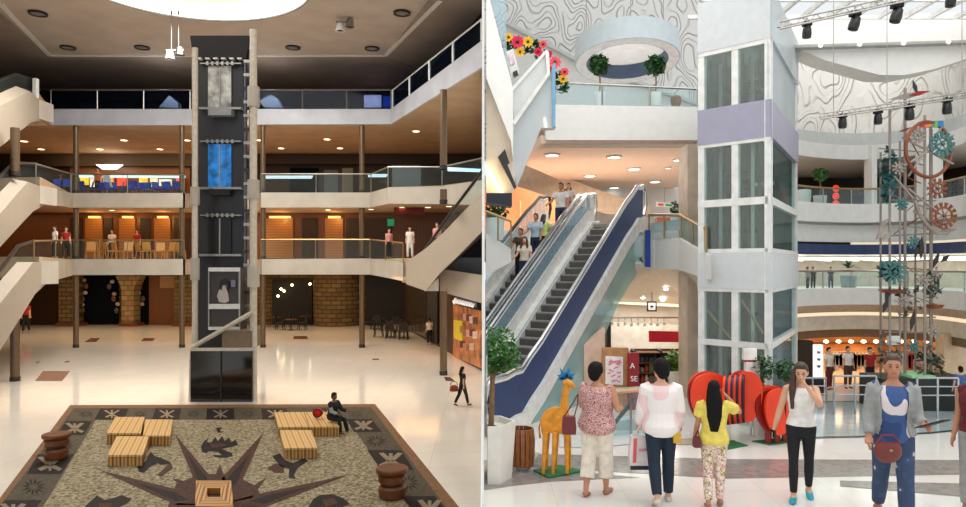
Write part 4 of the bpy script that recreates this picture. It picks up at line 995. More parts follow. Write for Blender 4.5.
# ================================================================== RIGHT HALL: setting
M['relief'] = relief('carved_white_wall', (242, 240, 236), .95, 50, 1.0, .10)
M['relief_right'] = relief('carved_white_wall_curved', (244, 240, 234), 1.4, 42, 1.0, .05)
M['white_wall'] = mat('white_plaster', (232, 230, 225), .6, var=.015)
M['white_fascia'] = mat('white_balcony_fascia', (236, 235, 231), .5, var=.015)
M['grey_fascia'] = mat('pale_grey_fascia', (208, 210, 208), .5, var=.02)
M['salmon'] = mat('salmon_soffit', (240, 208, 186), .6, var=.02)
M['beige_soffit'] = mat('pale_beige_soffit', (214, 200, 182), .6, var=.02)
M['lavender'] = mat('lavender_panel', (158, 156, 176), .4, var=.02)
M['elev_grey'] = mat('pale_grey_lift_panel', (206, 210, 212), .45, var=.02)
M['navy'] = mat('navy_panel', (44, 62, 104), .5)
M['teal_glass'] = glass('teal_cladding_glass', (176, 208, 208), .5, refl=.10)
M['clear'] = glass('clear_glass', (214, 226, 228), .06, refl=.03)
M['bluish_glass'] = glass('bluish_glass', (190, 206, 212), .28, refl=.06)
M['milky'] = glass('milky_glass', (206, 212, 214), .62, refl=.05)
M['lift_glass'] = glass('lift_glass', (120, 128, 126), .10, refl=.07)
M['chrome'] = mat('chrome_metal', (190, 192, 194), .2, .9)
M['rubber'] = mat('black_rubber_handrail', (30, 30, 32), .45)
M['step'] = mat('grey_escalator_step', (150, 146, 142), .5)
M['step_dark'] = mat('dark_step_riser', (86, 84, 82), .6)
M['copper'] = mat('copper_metal', (150, 88, 62), .35, .7)
M['rust_metal'] = mat('aged_metal', (158, 146, 136), .45, .35)
M['patina'] = mat('teal_patina_metal', (74, 120, 118), .5, .4)
M['red_paint'] = mat('bright_red_paint', (238, 66, 30), .4, var=.03)
M['red_deep'] = mat('deep_red_paint', (150, 24, 16), .4, var=.03)
M['navy_paint'] = mat('dark_navy_paint', (28, 24, 50), .4)
M['leaf'] = mat('green_leaves', (66, 116, 52), .5, var=.35, scale=12)
M['leaf_dark'] = mat('dark_green_leaves', (46, 84, 44), .5, var=.35, scale=12)
M['bark'] = mat('tan_bark', (128, 96, 66), .7, var=.15, scale=20)
M['white_pot'] = mat('white_planter', (230, 226, 218), .45, var=.02)
def Zr(y, d): return CZ+(H-y)/F*d
# floor with stone bands
mb = MB(); mb.box(.02, 34, -4, 60, RZ-.3, RZ)
FBN = [0]
def fb(m, pts, h=.003): FBN[0] += 1; mb.m(m); mb.poly([GR(x, y, h+.0007*FBN[0]) for x, y in pts])
fb(1, [(530,453.5),(640,456.5),(724,459),(990,460),(990,474),(840,476.5),(724,478.5),(650,474),(590,470.5),(530,467.5)])
fb(1, [(484,473.5),(520,471),(560,471.5),(600,473.5),(640,477.5),(600,479),(550,481.5),(510,486),(484,490)])
fb(1, [(840,480.5),(990,484),(990,499),(900,491),(840,486)])
fb(2, [(484,460),(540,452),(530,466),(484,473)])
fb(4, [(812,437),(870,435.5),(930,432),(990,426),(990,412),(930,404),(880,401),(820,401)])
fb(3, [(790,438.6),(870,436.8),(930,433.4),(990,427.5),(990,425.8),(930,432),(870,435.4),(790,437.2)], .005)
fb(3, [(820,401.6),(880,401.8),(930,404.9),(990,413),(990,412),(930,404),(880,401),(820,401)], .005)
fb(2, [(640,436),(735,440),(735,446),(640,443)])
fb(5, [(560,437),(640,430),(690,432),(690,438),(600,447),(560,447)])
S('floor_right', mb, [M['floor_white'], M['gray_band'], M['tan_band'], M['dark_line'], M['blue_gray_floor'], M['grey_fascia']], smooth=0)
def sx(name, px, d, t, m, smooth=0):
    mb = MB(); mb.ex(px, d, t); return S(name, mb, m, smooth=smooth, clip=True)
# back walls of the left block
sx('wall_back_carved', [(484,-70),(730,-70),(730,160),(484,160)], 31, .3, M['relief'])
sx('trim_5', [(505,21),(580,60.5),(700,104),(700,160),(505,160)], 29.5, .3, M['white_wall'])
sx('trim_6', [(505,19.5),(580,59),(700,102.6),(700,105.5),(580,62.5),(505,23)], 29.2, .3, M['grey_fascia'])
sx('wall_back_right', [(484,176),(705,176),(705,262),(484,262)], 27, .3, M['white_wall'])
sx('wall_bulkhead', [(522,161),(607,193),(650,206),(650,216),(607,214),(516,187)], 24.5, .3, mat('tan_bulkhead', (206, 184, 160), .6))
sx('wall_shop_orange', [(484,187),(516,186),(562,201),(562,262),(484,262)], 23.5, .2, mat('orange_shop_wall', (240, 160, 108), .5, var=.08, scale=1))
for i, (x0, y0) in enumerate(((520,200),(533,205),(546,209))):
    sx('trim_%d' % (7+i), [(x0,y0),(x0+1.2,y0+.4),(x0+1.2,235),(x0,235)], 23.3, .1, mat('pale_orange_trim', (252, 200, 160), .5))
# upper slab of the left block: fascia, soffit
sx('balcony_fascia', [(546,104.5),(697.5,107),(697.5,140),(546,140)], 17, .4, M['white_fascia'])
sx('balcony_fascia', [(544,139.5),(697.5,139.5),(697.5,144),(544,144)], 17.15, .6, mat('grey_beige_bulkhead', (188, 178, 162), .6))
zs = Zr(144, 17.2); mb = MB()
mb.prism([P(x, y, dz(y, zs)) for x, y in ((541,143.5),(694,143.5),(694,182),(660,192),(607,201),(521,163))], (0, 0, .2)); S('ceiling_right', mb, M['salmon'], smooth=0)
sx('floor_balcony', [(546,104),(700,106.5),(700,110),(546,110)], 17.4, 11.5, M['grey_fascia'])
for i, (x, y) in enumerate(((552,154),(614,156),(634,168),(680,159),(590,175),(655,181),(614,187),(668,167))):
    p = P(x, y, dz(y, zs)); e = E('recessed_downlight', 'bright oval looking downlight in the salmon soffit, '+['far left near the upper escalator','front centre','middle of the soffit','front right','middle left','back right','back centre above the escalators','small one at the right'][i], 'ceiling light', p-Vector((0, 0, .07)), 'downlights in the salmon soffit')
    r_ = .17 if i < 7 else .07
    mb = MB(); mb.lathe([(r_, 0), (r_, -.05), (r_*1.3, -.05), (r_*1.3, 0)], p, 18); O('rim', mb, M['white_metal'], e)
    mb = MB(); mb.lathe([(.01, -.04), (r_, -.04), (r_, -.01), (.01, -.01)], p, 18); O('lens', mb, M['glow_white'], e)
# landing parapet, its sloping soffit, lower shop walls
mb = MB()
for a, b in zip([(645,239,269,17.1),(655,239,269,16.9),(681,237.5,269.5,15.4),(711.5,255,279.5,12.75)], [(655,239,269,16.9),(681,237.5,269.5,15.4),(711.5,255,279.5,12.75)]):
    mb.prism([P(a[0],a[1],a[3]), P(b[0],b[1],b[3]), P(b[0],b[2],b[3]), P(a[0],a[2],a[3])], (0, .25, 0))
S('balcony_parapet', mb, M['white_fascia'], smooth=0)
mb = MB(); mb.prism([P(630,268.5,17.3), P(655,268.8,17), P(681,269.3,15.5), P(711.5,279,12.9), P(711.5,303,14.2), P(690,306,18.9), P(590,303,18.9)], (0, 0, .12)); S('ceiling_landing', mb, M['beige_soffit'], smooth=0)
for i, (x, y, d) in enumerate(((666,289,18.0),(643,297.5,18.6),(663,300,18.6))):
    p = P(x, y, d-.15); e = E('recessed_downlight', 'small bright downlight under the landing, '+['near the front','back left','back right'][i], 'ceiling light', p, 'downlights under the landing')
    mb = MB(); mb.ell(p, (.06, .06, .04), 12, 6); O('lens', mb, M['glow_white'], e); mb = MB(); mb.torus(p+Vector((0, .02, .02)), .075, .015, (1, 0, 0), (0, 1, 0), 18, 6); O('rim', mb, M['white_metal'], e)
sx('balcony_parapet', [(484,231.5),(511,248.5),(511,262),(484,277)], 15.4, .25, M['white_fascia'])
sx('wall_lower_shop', [(484,280),(716,280),(716,374),(484,374)], 19.3, .3, mat('cream_shop_wall', (226, 214, 196), .6, var=.03))
sx('trim_10', [(612,300.5),(690,305),(690,307.5),(612,303.5)], 18.8, .15, M['cove'])
sx('wall_shop_header', [(604,322),(690,326),(690,352),(604,350)], 18.6, .2, mat('pale_shop_header', (214, 208, 196), .6))
sx('wall_pillar', [(687.5,144),(701,144),(701,398.5),(687.5,398.5)], 15.2, .7, mat('beige_stone_pillar', (216, 194, 172), .5, var=.06, scale=3))
sx('wall_salmon', [(584,345),(605,328),(605,404),(584,404)], 14.7, .25, mat('salmon_wall', (236, 200, 178), .6))
# rotunda
def dR(x): return 17-2.4*((x-860)/106.0)**2
RX = [797, 810, 824, 838, 852, 866, 880, 894, 908, 922, 936, 950, 964, 980, 996]
def rz_(y): return CZ+(H-y)/F*17.0                     # height whose row at the middle of the curve is y
def rpt(x, z, off=0):
    d = dR(x); v = Vector(((x-483)/F*d, d, z)); out = Vector((v.x-6, v.y-9.5, 0)).normalized(); return v+out*off
def rband(name, y0, y1, off0, off1, t, m, x0=797, x1=996, kind=S):
    mb = MB(); xs = [x for x in RX if x0 <= x <= x1]; z0, z1 = rz_(y0), rz_(y1)
    for a, b in zip(xs, xs[1:]):
        A, B, Cc, D = rpt(a, z0, off0), rpt(b, z0, off0), rpt(b, z1, off1), rpt(a, z1, off1)
        A2, B2, C2, D2 = rpt(a, z0, off0+t), rpt(b, z0, off0+t), rpt(b, z1, off1+t), rpt(a, z1, off1+t)
        mb.add([A, B, Cc, D, A2, B2, C2, D2], [(0,1,2,3), (7,6,5,4), (0,4,5,1), (2,6,7,3), (3,7,4,0), (1,5,6,2)])
    return kind(name, mb, m, smooth=25)
rband('wall_carved_round', 40, 131, 1.6, 1.6, .2, M['relief_right'])
rband('balcony_fascia', 127, 142, .9, .9, .3, M['grey_fascia'])
rband('balcony_fascia', 142, 143.5, .5, .5, .7, M['grey_fascia'])
rband('balcony_fascia', 143.5, 158, .25, .25, .8, M['white_fascia'])
rband('ceiling_ring', 157.2, 158.2, .3, .3, 4.4, M['beige_soffit'])
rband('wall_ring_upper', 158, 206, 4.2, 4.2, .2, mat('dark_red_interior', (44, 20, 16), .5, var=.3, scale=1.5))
rband('balcony_fascia', 204, 222.5, 0, 0, .35, M['white_fascia'])
rband('floor_ring', 206, 209, .2, .2, 4.2, M['grey_fascia'])
rband('balcony_fascia', 222.5, 225, .3, .3, .2, M['grey_fascia'])  # grey strip painted in as the shadow line under the fascia
rband('balcony_fascia', 225, 242, .22, .22, .3, M['white_fascia'])
rband('trim_11', 241, 244.5, .3, .3, .2, M['cove'], 838, 996)
rband('trim_12', 241, 247, .28, .28, .2, M['brown'], 797, 852)
rband('trim_13', 244.5, 254.5, .05, .05, .3, M['navy'])
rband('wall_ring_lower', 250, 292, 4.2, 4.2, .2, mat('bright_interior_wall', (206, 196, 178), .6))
rband('ceiling_ring', 253.5, 254.5, .35, 3.9, .4, mat('pale_grid_ceiling', (230, 226, 214), .6))
rband('balcony_fascia', 288, 304.5, 0, 0, .35, M['white_fascia'])
rband('floor_ring', 290, 293, .2, .2, 4.2, M['grey_fascia'])
rband('trim_14', 304.5, 313, .05, .45, .3, mat('rosy_grey_soffit', (186, 168, 154), .6))
rband('trim_15', 313, 316.5, .5, .5, .15, M['cove'])
rband('balcony_fascia', 316.5, 330.5, .4, .4, .3, mat('cream_fascia', (226, 216, 198), .55))
rband('trim_16', 330.5, 338.5, .45, .45, .4, mat('brown_shop_header', (120, 92, 68), .5))
rband('wall_ring_shops', 336, 386.5, 3.4, 3.4, .2, mat('warm_shop_back', (214, 140, 84), .5, var=.3, scale=1.2))
rband('trim_17', 356, 357.5, 3.2, 3.2, .15, mat('shop_shelf_wood', (120, 70, 40), .5))
sx('wall_shop_dark', [(798,341),(813,341),(813,387),(798,387)], 16.75, .3, M['brown'])
sx('wall_shop_cream', [(944,334),(975,334),(975,391),(944,392)], 15.6, .3, mat('cream_pier', (222, 194, 158), .6))
mb = MB()
for k in range(9):
    x = 800+k*22; a, b = rpt(x, rz_(258), .4), rpt(x+26, rz_(258), 4.0); a.z -= .02; b.z -= .02; mb.tube([a, b], .05, 6)
for o in (1.2, 2.0, 2.8, 3.6):
    for a, b in zip(RX, RX[1:]): mb.tube([rpt(a, rz_(258), o), rpt(b, rz_(258), o)], .035, 6, cap=False)
S('trim_18', mb, mat('grid_lamp', (255, 252, 240), .5, emit=1.3))
# white vault over the rotunda and the roof bars
sx('ceiling_vault', [(795,47),(840,46),(905,44),(1000,41),(1000,48),(966,59),(935,69),(905,75),(880,75),(850,67),(825,60)], 15.2, .6, M['white_wall'])
sx('trim_19', [(795,44.8),(1000,39),(1000,41.5),(795,47.6)], 15, .3, mat('grey_light_slot', (170, 168, 164), .6))
sx('ceiling_upper', [(782,20),(1000,10),(1000,39.5),(795,45)], 15.6, .3, M['white_wall'])
for i, x in enumerate((821,860,904,949)):
    p = P(x, 45.2-(x-821)*.027, 14.95); e = E('recessed_downlight', 'bright small spot in the grey slot under the white vault, %s from the left' % ORD[i], 'ceiling light', p, 'spots in the vault slot')
    mb = MB(); mb.ell(p, (.035, .03, .03), 12, 6); O('lens', mb, M['glow_white'], e); mb = MB(); mb.torus(p+Vector((0, .03, 0)), .045, .008, (1, 0, 0), (0, 0, 1), 18, 6); O('rim', mb, M['white_metal'], e)
mb = MB(); zr = Zr(-6, 11)
for k in range(12): mb.box(4.6+k*.55, 4.66+k*.55, 8, 15, zr+1.0, zr+1.1)
for k in range(8): mb.box(4.4, 12, 8+k, 8.06+k, zr+1.02, zr+1.1)
S('ceiling_roof_bars', mb, M['white_metal'], smooth=0)
# columns of the ring
for x, w, y0, y1, lab in ((874.5, 2.6, 145, 205, 'slim white column in the upper ring, left of the metal sculpture'), (934, 9, 128, 205, 'broad white pier in the upper ring behind the metal sculpture')):
    mb = MB(); d = dR(x)+.1; mb.ex([(x-w,y0),(x+w,y0),(x+w,y1),(x-w,y1)], d, .35); O('white_column', mb, M['white_fascia'], label=lab, cat='column', smooth=0)

# ---- glass lift tower
LK, LL, LR = P(770.5, 0, 12.3), P(698, 0, 13.25), P(797.5, 0, 15.6)
def ez(y): return CZ+(H-y)/F*12.3
def face(A, B, u0, u1, y0, y1, mb, t=.08, off=0.0):     # panel between u0..u1 of the wall A-B, rows measured at the near corner
    A2, B2 = A.xy.to_3d(), B.xy.to_3d(); n = Vector((B2.y-A2.y, -(B2.x-A2.x), 0)).normalized(); cen = (LL+LR).xy.to_3d()/2
    if n.dot(cen-A2) < 0: n = -n
    p = [A2.lerp(B2, u)+Vector((0, 0, ez(y)))+n*off for u, y in ((u0, y0), (u1, y0), (u1, y1), (u0, y1))]
    mb.prism(p, n*t); return mb
lt = E('lift_tower', 'tall glass lift tower with white frames and lavender band at the middle of the hall', 'lift tower', (LK.x, LK.y, RZ))
def both(name, y0, y1, m, t=.1, off=-.02):
    mb = MB(); face(LL, LK, 0, 1, y0, y1, mb, t, off); O(name, mb, m, lt, smooth=0)
    mb = MB(); face(LK, LR, 0, 1, y0, y1, mb, t, off); O(name, mb, m, lt, smooth=0)
mb = MB(); face(LL, LK, 0, 1, -16, 37.5, mb, .1, -.02); O('top_panel', mb, M['elev_grey'], lt, smooth=0)
mb = MB(); face(LK, LR, 0, 1, -16, 37.5, mb, .1, -.02); O('side_glass', mb, M['milky'], lt, smooth=0)
both('lavender_band', 99, 136.5, M['lavender']); both('lower_band', 252, 290, M['elev_grey'])
for y0, y1 in ((37.5, 99), (136.5, 197), (203, 252), (290, 344), (350, 430)):
    mb = MB(); face(LL, LK, 0, 1, y0, y1, mb, .02, .03); O('glass_panel', mb, M['lift_glass'], lt, smooth=0)
    mb = MB(); face(LK, LR, 0, 1, y0, y1, mb, .02, .03); O('glass_panel', mb, M['milky'] if y0 < 40 else M['clear'] if y0 > 250 else M['lift_glass'], lt, smooth=0)
for u0, u1 in ((0, .09), (.48, .57), (.93, 1.0)):
    mb = MB(); face(LL, LK, u0, u1, 37.5, 430, mb, .1, 0); O('mullion', mb, M['white_metal'], lt, smooth=0)
for u0, u1 in ((0, .04), (.96, 1.0)):
    mb = MB(); face(LK, LR, u0, u1, 37.5, 430, mb, .1, 0); O('mullion', mb, M['white_metal'], lt, smooth=0)
for y0, y1 in ((37.5, 42), (136.5, 140), (196, 203.5), (248, 252), (290, 293), (344, 350)):
    mb = MB(); face(LL, LK, 0, 1, y0, y1, mb, .1, -.01); O('transom', mb, M['white_metal'], lt, smooth=0)
    if y0 > 150:
        mb = MB(); face(LK, LR, 0, 1, y0, y1, mb, .1, -.01); O('transom', mb, M['white_metal'], lt, smooth=0)
ci = (LL+LK+LR)/3
mb = MB(); a, b = LL+Vector((.12, .25, 0)), LR+Vector((-.12, .0, 0)); mb.prism([Vector((a.x, a.y, ez(430))), Vector((b.x, b.y, ez(430))), Vector((b.x, b.y, ez(-10))), Vector((a.x, a.y, ez(-10)))], (-.03, .05, 0)); O('back_panel', mb, mat('grey_shaft_wall', (70, 78, 78), .5, var=.4, scale=2.5), lt, smooth=0)
for k in range(11):
    q = LL.lerp(LK, .1+.078*k)+(LR-LK)*(.12+.1*(k % 3)); r_ = (.02, .035, .05)[k % 3]; mb = MB(); mb.box(q.x-r_, q.x+r_, q.y-r_, q.y+r_, RZ, ez(40)); O('guide_rail', mb, (M['charcoal'], M['steel'], M['black'])[k % 3], lt, smooth=0)
for y in (62, 74, 160, 172, 182, 228, 318):
    a, b = LL.lerp(LK, .12)+(LR-LK)*.28, LL.lerp(LK, .9)+(LR-LK)*.28; mb = MB(); mb.tube([Vector((a.x, a.y, ez(y))), Vector((b.x, b.y, ez(y)))], .035, 6); O('cross_beam', mb, M['charcoal'], lt)
for (u0, y0), (u1, y1) in (((.6, 302), (.9, 336)), ((.1, 314), (.45, 344))):
    a, b = LL.lerp(LK, u0), LL.lerp(LK, u1); mb = MB(); mb.tube([Vector((a.x+.15, a.y+.35, ez(y0))), Vector((b.x+.15, b.y+.35, ez(y1)))], .022, 6); O('brass_bar', mb, M['gold_rail'], lt)
car = E('lift_car', 'dark lift car inside the glass tower below the lavender band', 'lift car', (ci.x+.1, ci.y+.2, ez(196)))
c0 = LL.lerp(LK, .6)+(LR-LK)*.3; c1 = LL.lerp(LK, .92)+(LR-LK)*.3
mb = MB(); mb.prism([Vector((c0.x, c0.y, ez(196))), Vector((c1.x, c1.y, ez(196))), Vector((c1.x, c1.y, ez(156))), Vector((c0.x, c0.y, ez(156)))], (.4, .7, 0)); O('cabin', mb, mat('dark_lift_cabin', (52, 54, 54), .3), car, smooth=0)
mb = MB(); mb.prism([Vector((c0.x, c0.y-.03, ez(178))), Vector((c1.x, c1.y-.03, ez(178))), Vector((c1.x, c1.y-.03, ez(172))), Vector((c0.x, c0.y-.03, ez(172)))], (0, .02, 0)); O('grab_rail', mb, M['chrome'], car, smooth=0)

# ---- escalators
EA, EB = P(522, 424, 12.6), P(637, 222, 17.5)
run = Vector((EB.x-EA.x, EB.y-EA.y, 0)); rl_ = run.length; U = run/rl_; Wd = Vector((U.y, -U.x, 0))   # Wd points to the outer right side
rise = EB.z-EA.z
def ep(t, off, up=0.0):                                # t along the run (m), off across (m, negative = left), height above the deck line
    s = max(0, min(1, t/rl_)); return Vector((EA.x, EA.y, EA.z))+U*t+Wd*off+Vector((0, 0, rise*s+up))
def epath(off, up, t0=-1.0, t1=None, curl=True):
    t1 = rl_+.42 if t1 is None else t1
    ts = [t0, -.55, -.25, .0, .3]+[rl_*k/8 for k in range(1, 8)]+[rl_-.3, rl_, rl_+.2, t1]
    out = []
    for t in ts:
        p = ep(t, off, up)
        # ease the corners of the slope
        if -.3 < t < .35: p.z += .05
        if rl_-.35 < t < rl_+.3: p.z -= .05
        out.append(p)
    return out
def ribbon(mb, lo, hi, t):
    for a, b, c, d in zip(lo, lo[1:], hi[1:], hi): mb.prism([a, b, c, d], t)
    return mb
def escalator(label, oL, oR, right_solid, hand=.95):
    e = E('escalator', label, 'escalator', ep(0, (oL+oR)/2)-Vector((0, 0, .2)), 'pair of escalators of the right hall')
    for off, s, solid, hand in ((oR, -1, right_solid, hand), (oL, 1, False, .82)):
        lo, hi = epath(off, .08), epath(off, hand-.05)
        mb = ribbon(MB(), lo, hi, Wd*(.03*s)); O('balustrade', mb, M['navy'] if solid else M['bluish_glass'], e, label='solid navy balustrade' if solid else None, smooth=0, clip=True)
        path = epath(off, hand)
        a, b = ep(-1.0, off, 0), ep(rl_+1.0, off, 0)
        path = [ep(-1.0, off, .2), ep(-1.22, off, .38), ep(-1.25, off, .6), ep(-1.15, off, .85)]+path+[ep(rl_+.58, off, .82), ep(rl_+.64, off, .5), ep(rl_+.5, off, .2)]
        mb = MB(); mb.tube(path, (.045), 8); O('handrail', mb, M['rubber'] if oL < -2 and s > 0 else M['chrome'], e, clip=True)
        if not solid: mb = ribbon(MB(), epath(off+s*.035, .05), epath(off+s*.035, .40), Wd*(.02*s)); O('inner_panel', mb, M['white_metal'], e, label='white lower panel', smooth=0, clip=True)
        mb = MB(); mb.tube(epath(off, hand-.06), .035, 6); O('handrail_guide', mb, M['white_metal'], e, clip=True)
        mb = MB(); dk = epath(off+s*.0, 0); dk2 = epath(off+s*.2, .02); ribbon(mb, dk, dk2, Vector((0, 0, .07))); O('deck', mb, M['white_metal'], e, clip=True, smooth=0)
        mb = MB(); ribbon(mb, epath(off+s*.2, -.32), epath(off+s*.2, .02), Wd*(.02*s)); O('skirt', mb, M['elev_grey'] if s > 0 else M['charcoal'], e, clip=True, smooth=0)
    if right_solid:
        mb = ribbon(MB(), epath(oR, -.2), epath(oR, .16), Wd*.08); O('outer_trim', mb, M['white_metal'], e, label='white outer trim', smooth=0, clip=True)
    n = 24; rs = rise/n; rn = rl_/n
    for k in range(n):
        t0 = k*rn; b0 = ep(t0, oL+.22, 0); z = EA.z-.15+rs*k
        a = EA+U*t0+Wd*(oL+.22); b = EA+U*t0+Wd*(oR-.22); c = EA+U*(t0+rn+.05)+Wd*(oR-.22); d = EA+U*(t0+rn+.05)+Wd*(oL+.22)
        if max(a.x, b.x, c.x, d.x) < .1: continue
        mb = MB(); q = [Vector((p.x, p.y, z)) for p in (a, b, c, d)]
        mb.m(1); mb.prism([q[0], q[1], q[1]+Vector((0, 0, rs-.03)), q[0]+Vector((0, 0, rs-.03))], U*.03)
        mb.m(0); mb.prism([v+Vector((0, 0, rs-.03)) for v in q], (0, 0, .03)); O('step', mb, [M['step'], M['step_dark']], e, smooth=0, clip=True)
    for t0, t1 in ((-1.1, .02), (rl_-.02, rl_+1.1)):
        p = [ep(t0, oL+.2), ep(t0, oR-.2), ep(t1, oR-.2), ep(t1, oL+.2)]; zz = EA.z+.0 if t0 < 0 else EB.z-.02
        p = [Vector((v.x, v.y, zz)) for v in p]
        if max(v.x for v in p) > .1:
            mb = MB(); mb.prism(p, (0, 0, -.08)); O('landing_plate', mb, M['steel'], e, smooth=0, clip=True)
    # underside truss
    mb = MB()
    for a, b, c, d in zip(epath(oL, -.9), epath(oL, -.9)[1:], epath(oR, -.9)[1:], epath(oR, -.9)):
        if min(a.z, b.z) < RZ: 
            a, b, c, d = [Vector((v.x, v.y, max(v.z, RZ+.02))) for v in (a, b, c, d)]
        mb.prism([a, b, c, d], (0, 0, .06))
    O('truss_underside', mb, M['elev_grey'], e, smooth=0, clip=True)
    return e
def floor_upper():
    zz = EB.z-.05; mb = MB(); q = EB+U*1.05
    mb.prism([Vector((v.x, v.y, zz)) for v in (q-Wd*3.0, q+Wd*.15, P(651, 0, 17.1), P(681, 0, 15.55), P(698, 0, 15.3), Vector((8.4, 27, 0)), Vector((.06, 27, 0)), Vector((.06, (q-Wd*3).y+.6, 0)))], (0, 0, -.25))
    S('floor_upper', mb, M['floor_white'], smooth=0)
floor_upper()
esR = escalator('empty right escalator with grey steps and a navy outer balustrade', -1.38, 0, True)
esL = escalator('left escalator carrying the people down, glass balustrades on both sides', -2.75, -1.6, False, .8)
# teal glass cladding of the outer side
mb = MB(); A_, B_ = EA+Wd*.03, EB+Wd*.03
mb.prism([onplane(x, y, A_, B_) for x, y in ((521,427),(560,361),(600,293.5),(633,235),(641,226),(643,262),(618,302),(592,361),(572,432))], Wd*.03)
O('side_glass', mb, M['teal_glass'], esR, label='teal tinted glass side', smooth=0)
mb = MB(); mb.ex([(645.5,230),(650.5,230),(650.5,267),(645.5,267)], 16.8, .1); O('end_post', mb, mat('deep_blue_post', (22, 62, 150), .4), esR, smooth=0)
mb = MB(); mb.prism([onplane(x, y, A_, B_) for x, y in ((638,259),(640,257),(654,268),(651,271))], Wd*.06); O('edge_plate', mb, M['charcoal'], esR, smooth=0)

# ---- upper left escalator end with its parapet
u = E('escalator', 'white escalator end hanging at the top left of the right hall beside the flowers', 'escalator', P(500, 200, 13))
def up_(name, px, d, t, m, label=None):
    mb = MB(); mb.ex(px, d, t); return O(name, mb, m, u, label=label, smooth=0, clip=True)
up_('side_cladding', [(484,-20),(484.5,-20),(513,88),(513,160),(511,141),(484,72)], 12.6, .25, M['white_fascia'])
up_('glass_balustrade', [(486,-20),(505,-20),(507,58),(513,86)], 12.7, .05, M['bluish_glass'])
up_('underside_panel', [(484,71),(512,141),(515,188),(511,194),(484,194)], 12.75, .3, M['beige_soffit'])
up_('light_strip', [(484,165),(486.5,165),(503,192),(499.5,192)], 12.6, .1, M['glow_warm'])
up_('edge_plate', [(498,157),(505,149),(509.5,163),(507,163.5),(516.5,187),(514.5,189)], 12.55, .12, M['charcoal'])
up_('end_box', [(484,193),(512,193),(512,206),(484,202)], 12.6, .5, mat('dark_navy_box', (26, 32, 44), .5))
up_('parapet_panel', [(512,89),(546.5,52),(549,73),(514,122)], 12.9, .15, M['grey_fascia'])
up_('parapet_rim', [(511,88.5),(546,49.5),(549,52),(550,74),(515,125),(512,122),(547,72.5),(545.5,54),(513,91)], 12.85, .12, M['white_metal'])
up_('lower_glass', [(515,124),(550,74),(554,62),(554,128),(541,128),(517,187),(512,160)], 13.0, .04, M['milky'])
up_('glass_edge', [(552,66),(555.5,62),(555.5,127),(552.5,127)], 12.95, .06, mat('blue_glass_edge', (120, 168, 200), .2))
up_('wood_underside', [(543,108),(549,105),(556,127),(538,128)], 13.3, .3, M['salmon'])
up_('wood_light', [(543.5,118),(545.5,117),(547,127),(545,127.5)], 13.25, .05, M['glow_white'])
e = E('picture_frame', 'white leaning frame panel below the flowers at the top left', 'frame', P(511, 78, 14))
mb = MB(); mb.ex([(506,52),(513,48.5),(520,74),(512,79)], 14, .08); O('frame', mb, M['white_metal'], e, smooth=0)
mb = MB(); mb.ex([(508,54),(512,52),(515,63),(510.5,65)], 13.97, .03); O('picture', mb, mat('pink_picture', (226, 190, 200), .6, var=.2, scale=9), e, smooth=0)
mb = MB(); mb.ex([(513,72),(517,70),(518.5,75),(514,77)], 13.96, .04); O('corner_block', mb, M['charcoal'], e, smooth=0)

# ---- ring chandelier
rc = P(627, 62, 20); tilt = Matrix.Rotation(math.radians(-9), 3, 'X'); RR = 1.44
e = E('ring_chandelier', 'large pale hoop shaped chandelier hanging in front of the carved wall', 'chandelier', rc)
def hoop(name, r0, r1, z0, z1, m):
    n = 56; mb = MB(); vs = []
    for j in range(n):
        a = 2*PI*j/n
        for r_, z in ((r0, z0), (r1, z0), (r1, z1), (r0, z1)): vs.append(rc+tilt @ Vector((r_*math.cos(a), r_*math.sin(a), z)))
    fs = []
    for j in range(n):
        k = 4*j; k2 = 4*((j+1) % n)
        for q in range(4): fs.append((k+q, k2+q, k2+(q+1) % 4, k+(q+1) % 4))
    mb.add(vs, fs); O(name, mb, m, e)
hoop('outer_band', RR, RR+.03, .0, .62, mat('pale_blue_band', (196, 206, 210), .5, var=.02))
hoop('underside', RR*.8, RR, -.01, .03, mat('white_underside', (240, 236, 232), .5, emit=.12))
hoop('inner_band', RR*.78, RR*.8, .0, .42, mat('inner_band_blue', (84, 106, 134), .4))
hoop('top_cover', RR*.02, RR*.99, .58, .61, mat('glow_whitened_cover', (236, 228, 222), .5, emit=.6))  # emission added so the shaded inside of the hoop looks white
for a in (.4, 2.5, 4.6):
    p = rc+tilt @ Vector((RR*.9*math.cos(a), RR*.9*math.sin(a), .6)); mb = MB(); mb.tube([p, p+Vector((0, 0, 2.6))], .012, 6); O('wire', mb, M['steel'], e)
# ================================================================== RIGHT HALL: things
def leaves(c, r, n, size, seed=1, mb=None, flat=.5):
    rnd = random.Random(seed); mb = mb or MB(); c = Vector(c)
    for i in range(n):
        while True:
            v = Vector((rnd.uniform(-1, 1), rnd.uniform(-1, 1), rnd.uniform(-1, 1)))
            if .25 < v.length < 1: break
        p = c+Vector((v.x*r[0], v.y*r[1], v.z*r[2])); a = rnd.uniform(0, 6.28); t = rnd.uniform(-.9, .9)
        d = Vector((math.cos(a)*math.cos(t), math.sin(a)*math.cos(t), math.sin(t))); s = d.cross(Vector((rnd.uniform(-1, 1), rnd.uniform(-1, 1), 1))).normalized()
        L_ = size*rnd.uniform(.7, 1.2); W = L_*.27; n_ = d.cross(s)*L_*.06
        mb.add([p-d*L_*.5, p+s*W+n_, p+d*L_*.5, p-s*W+n_], [(0, 1, 2), (0, 2, 3)])
    return mb
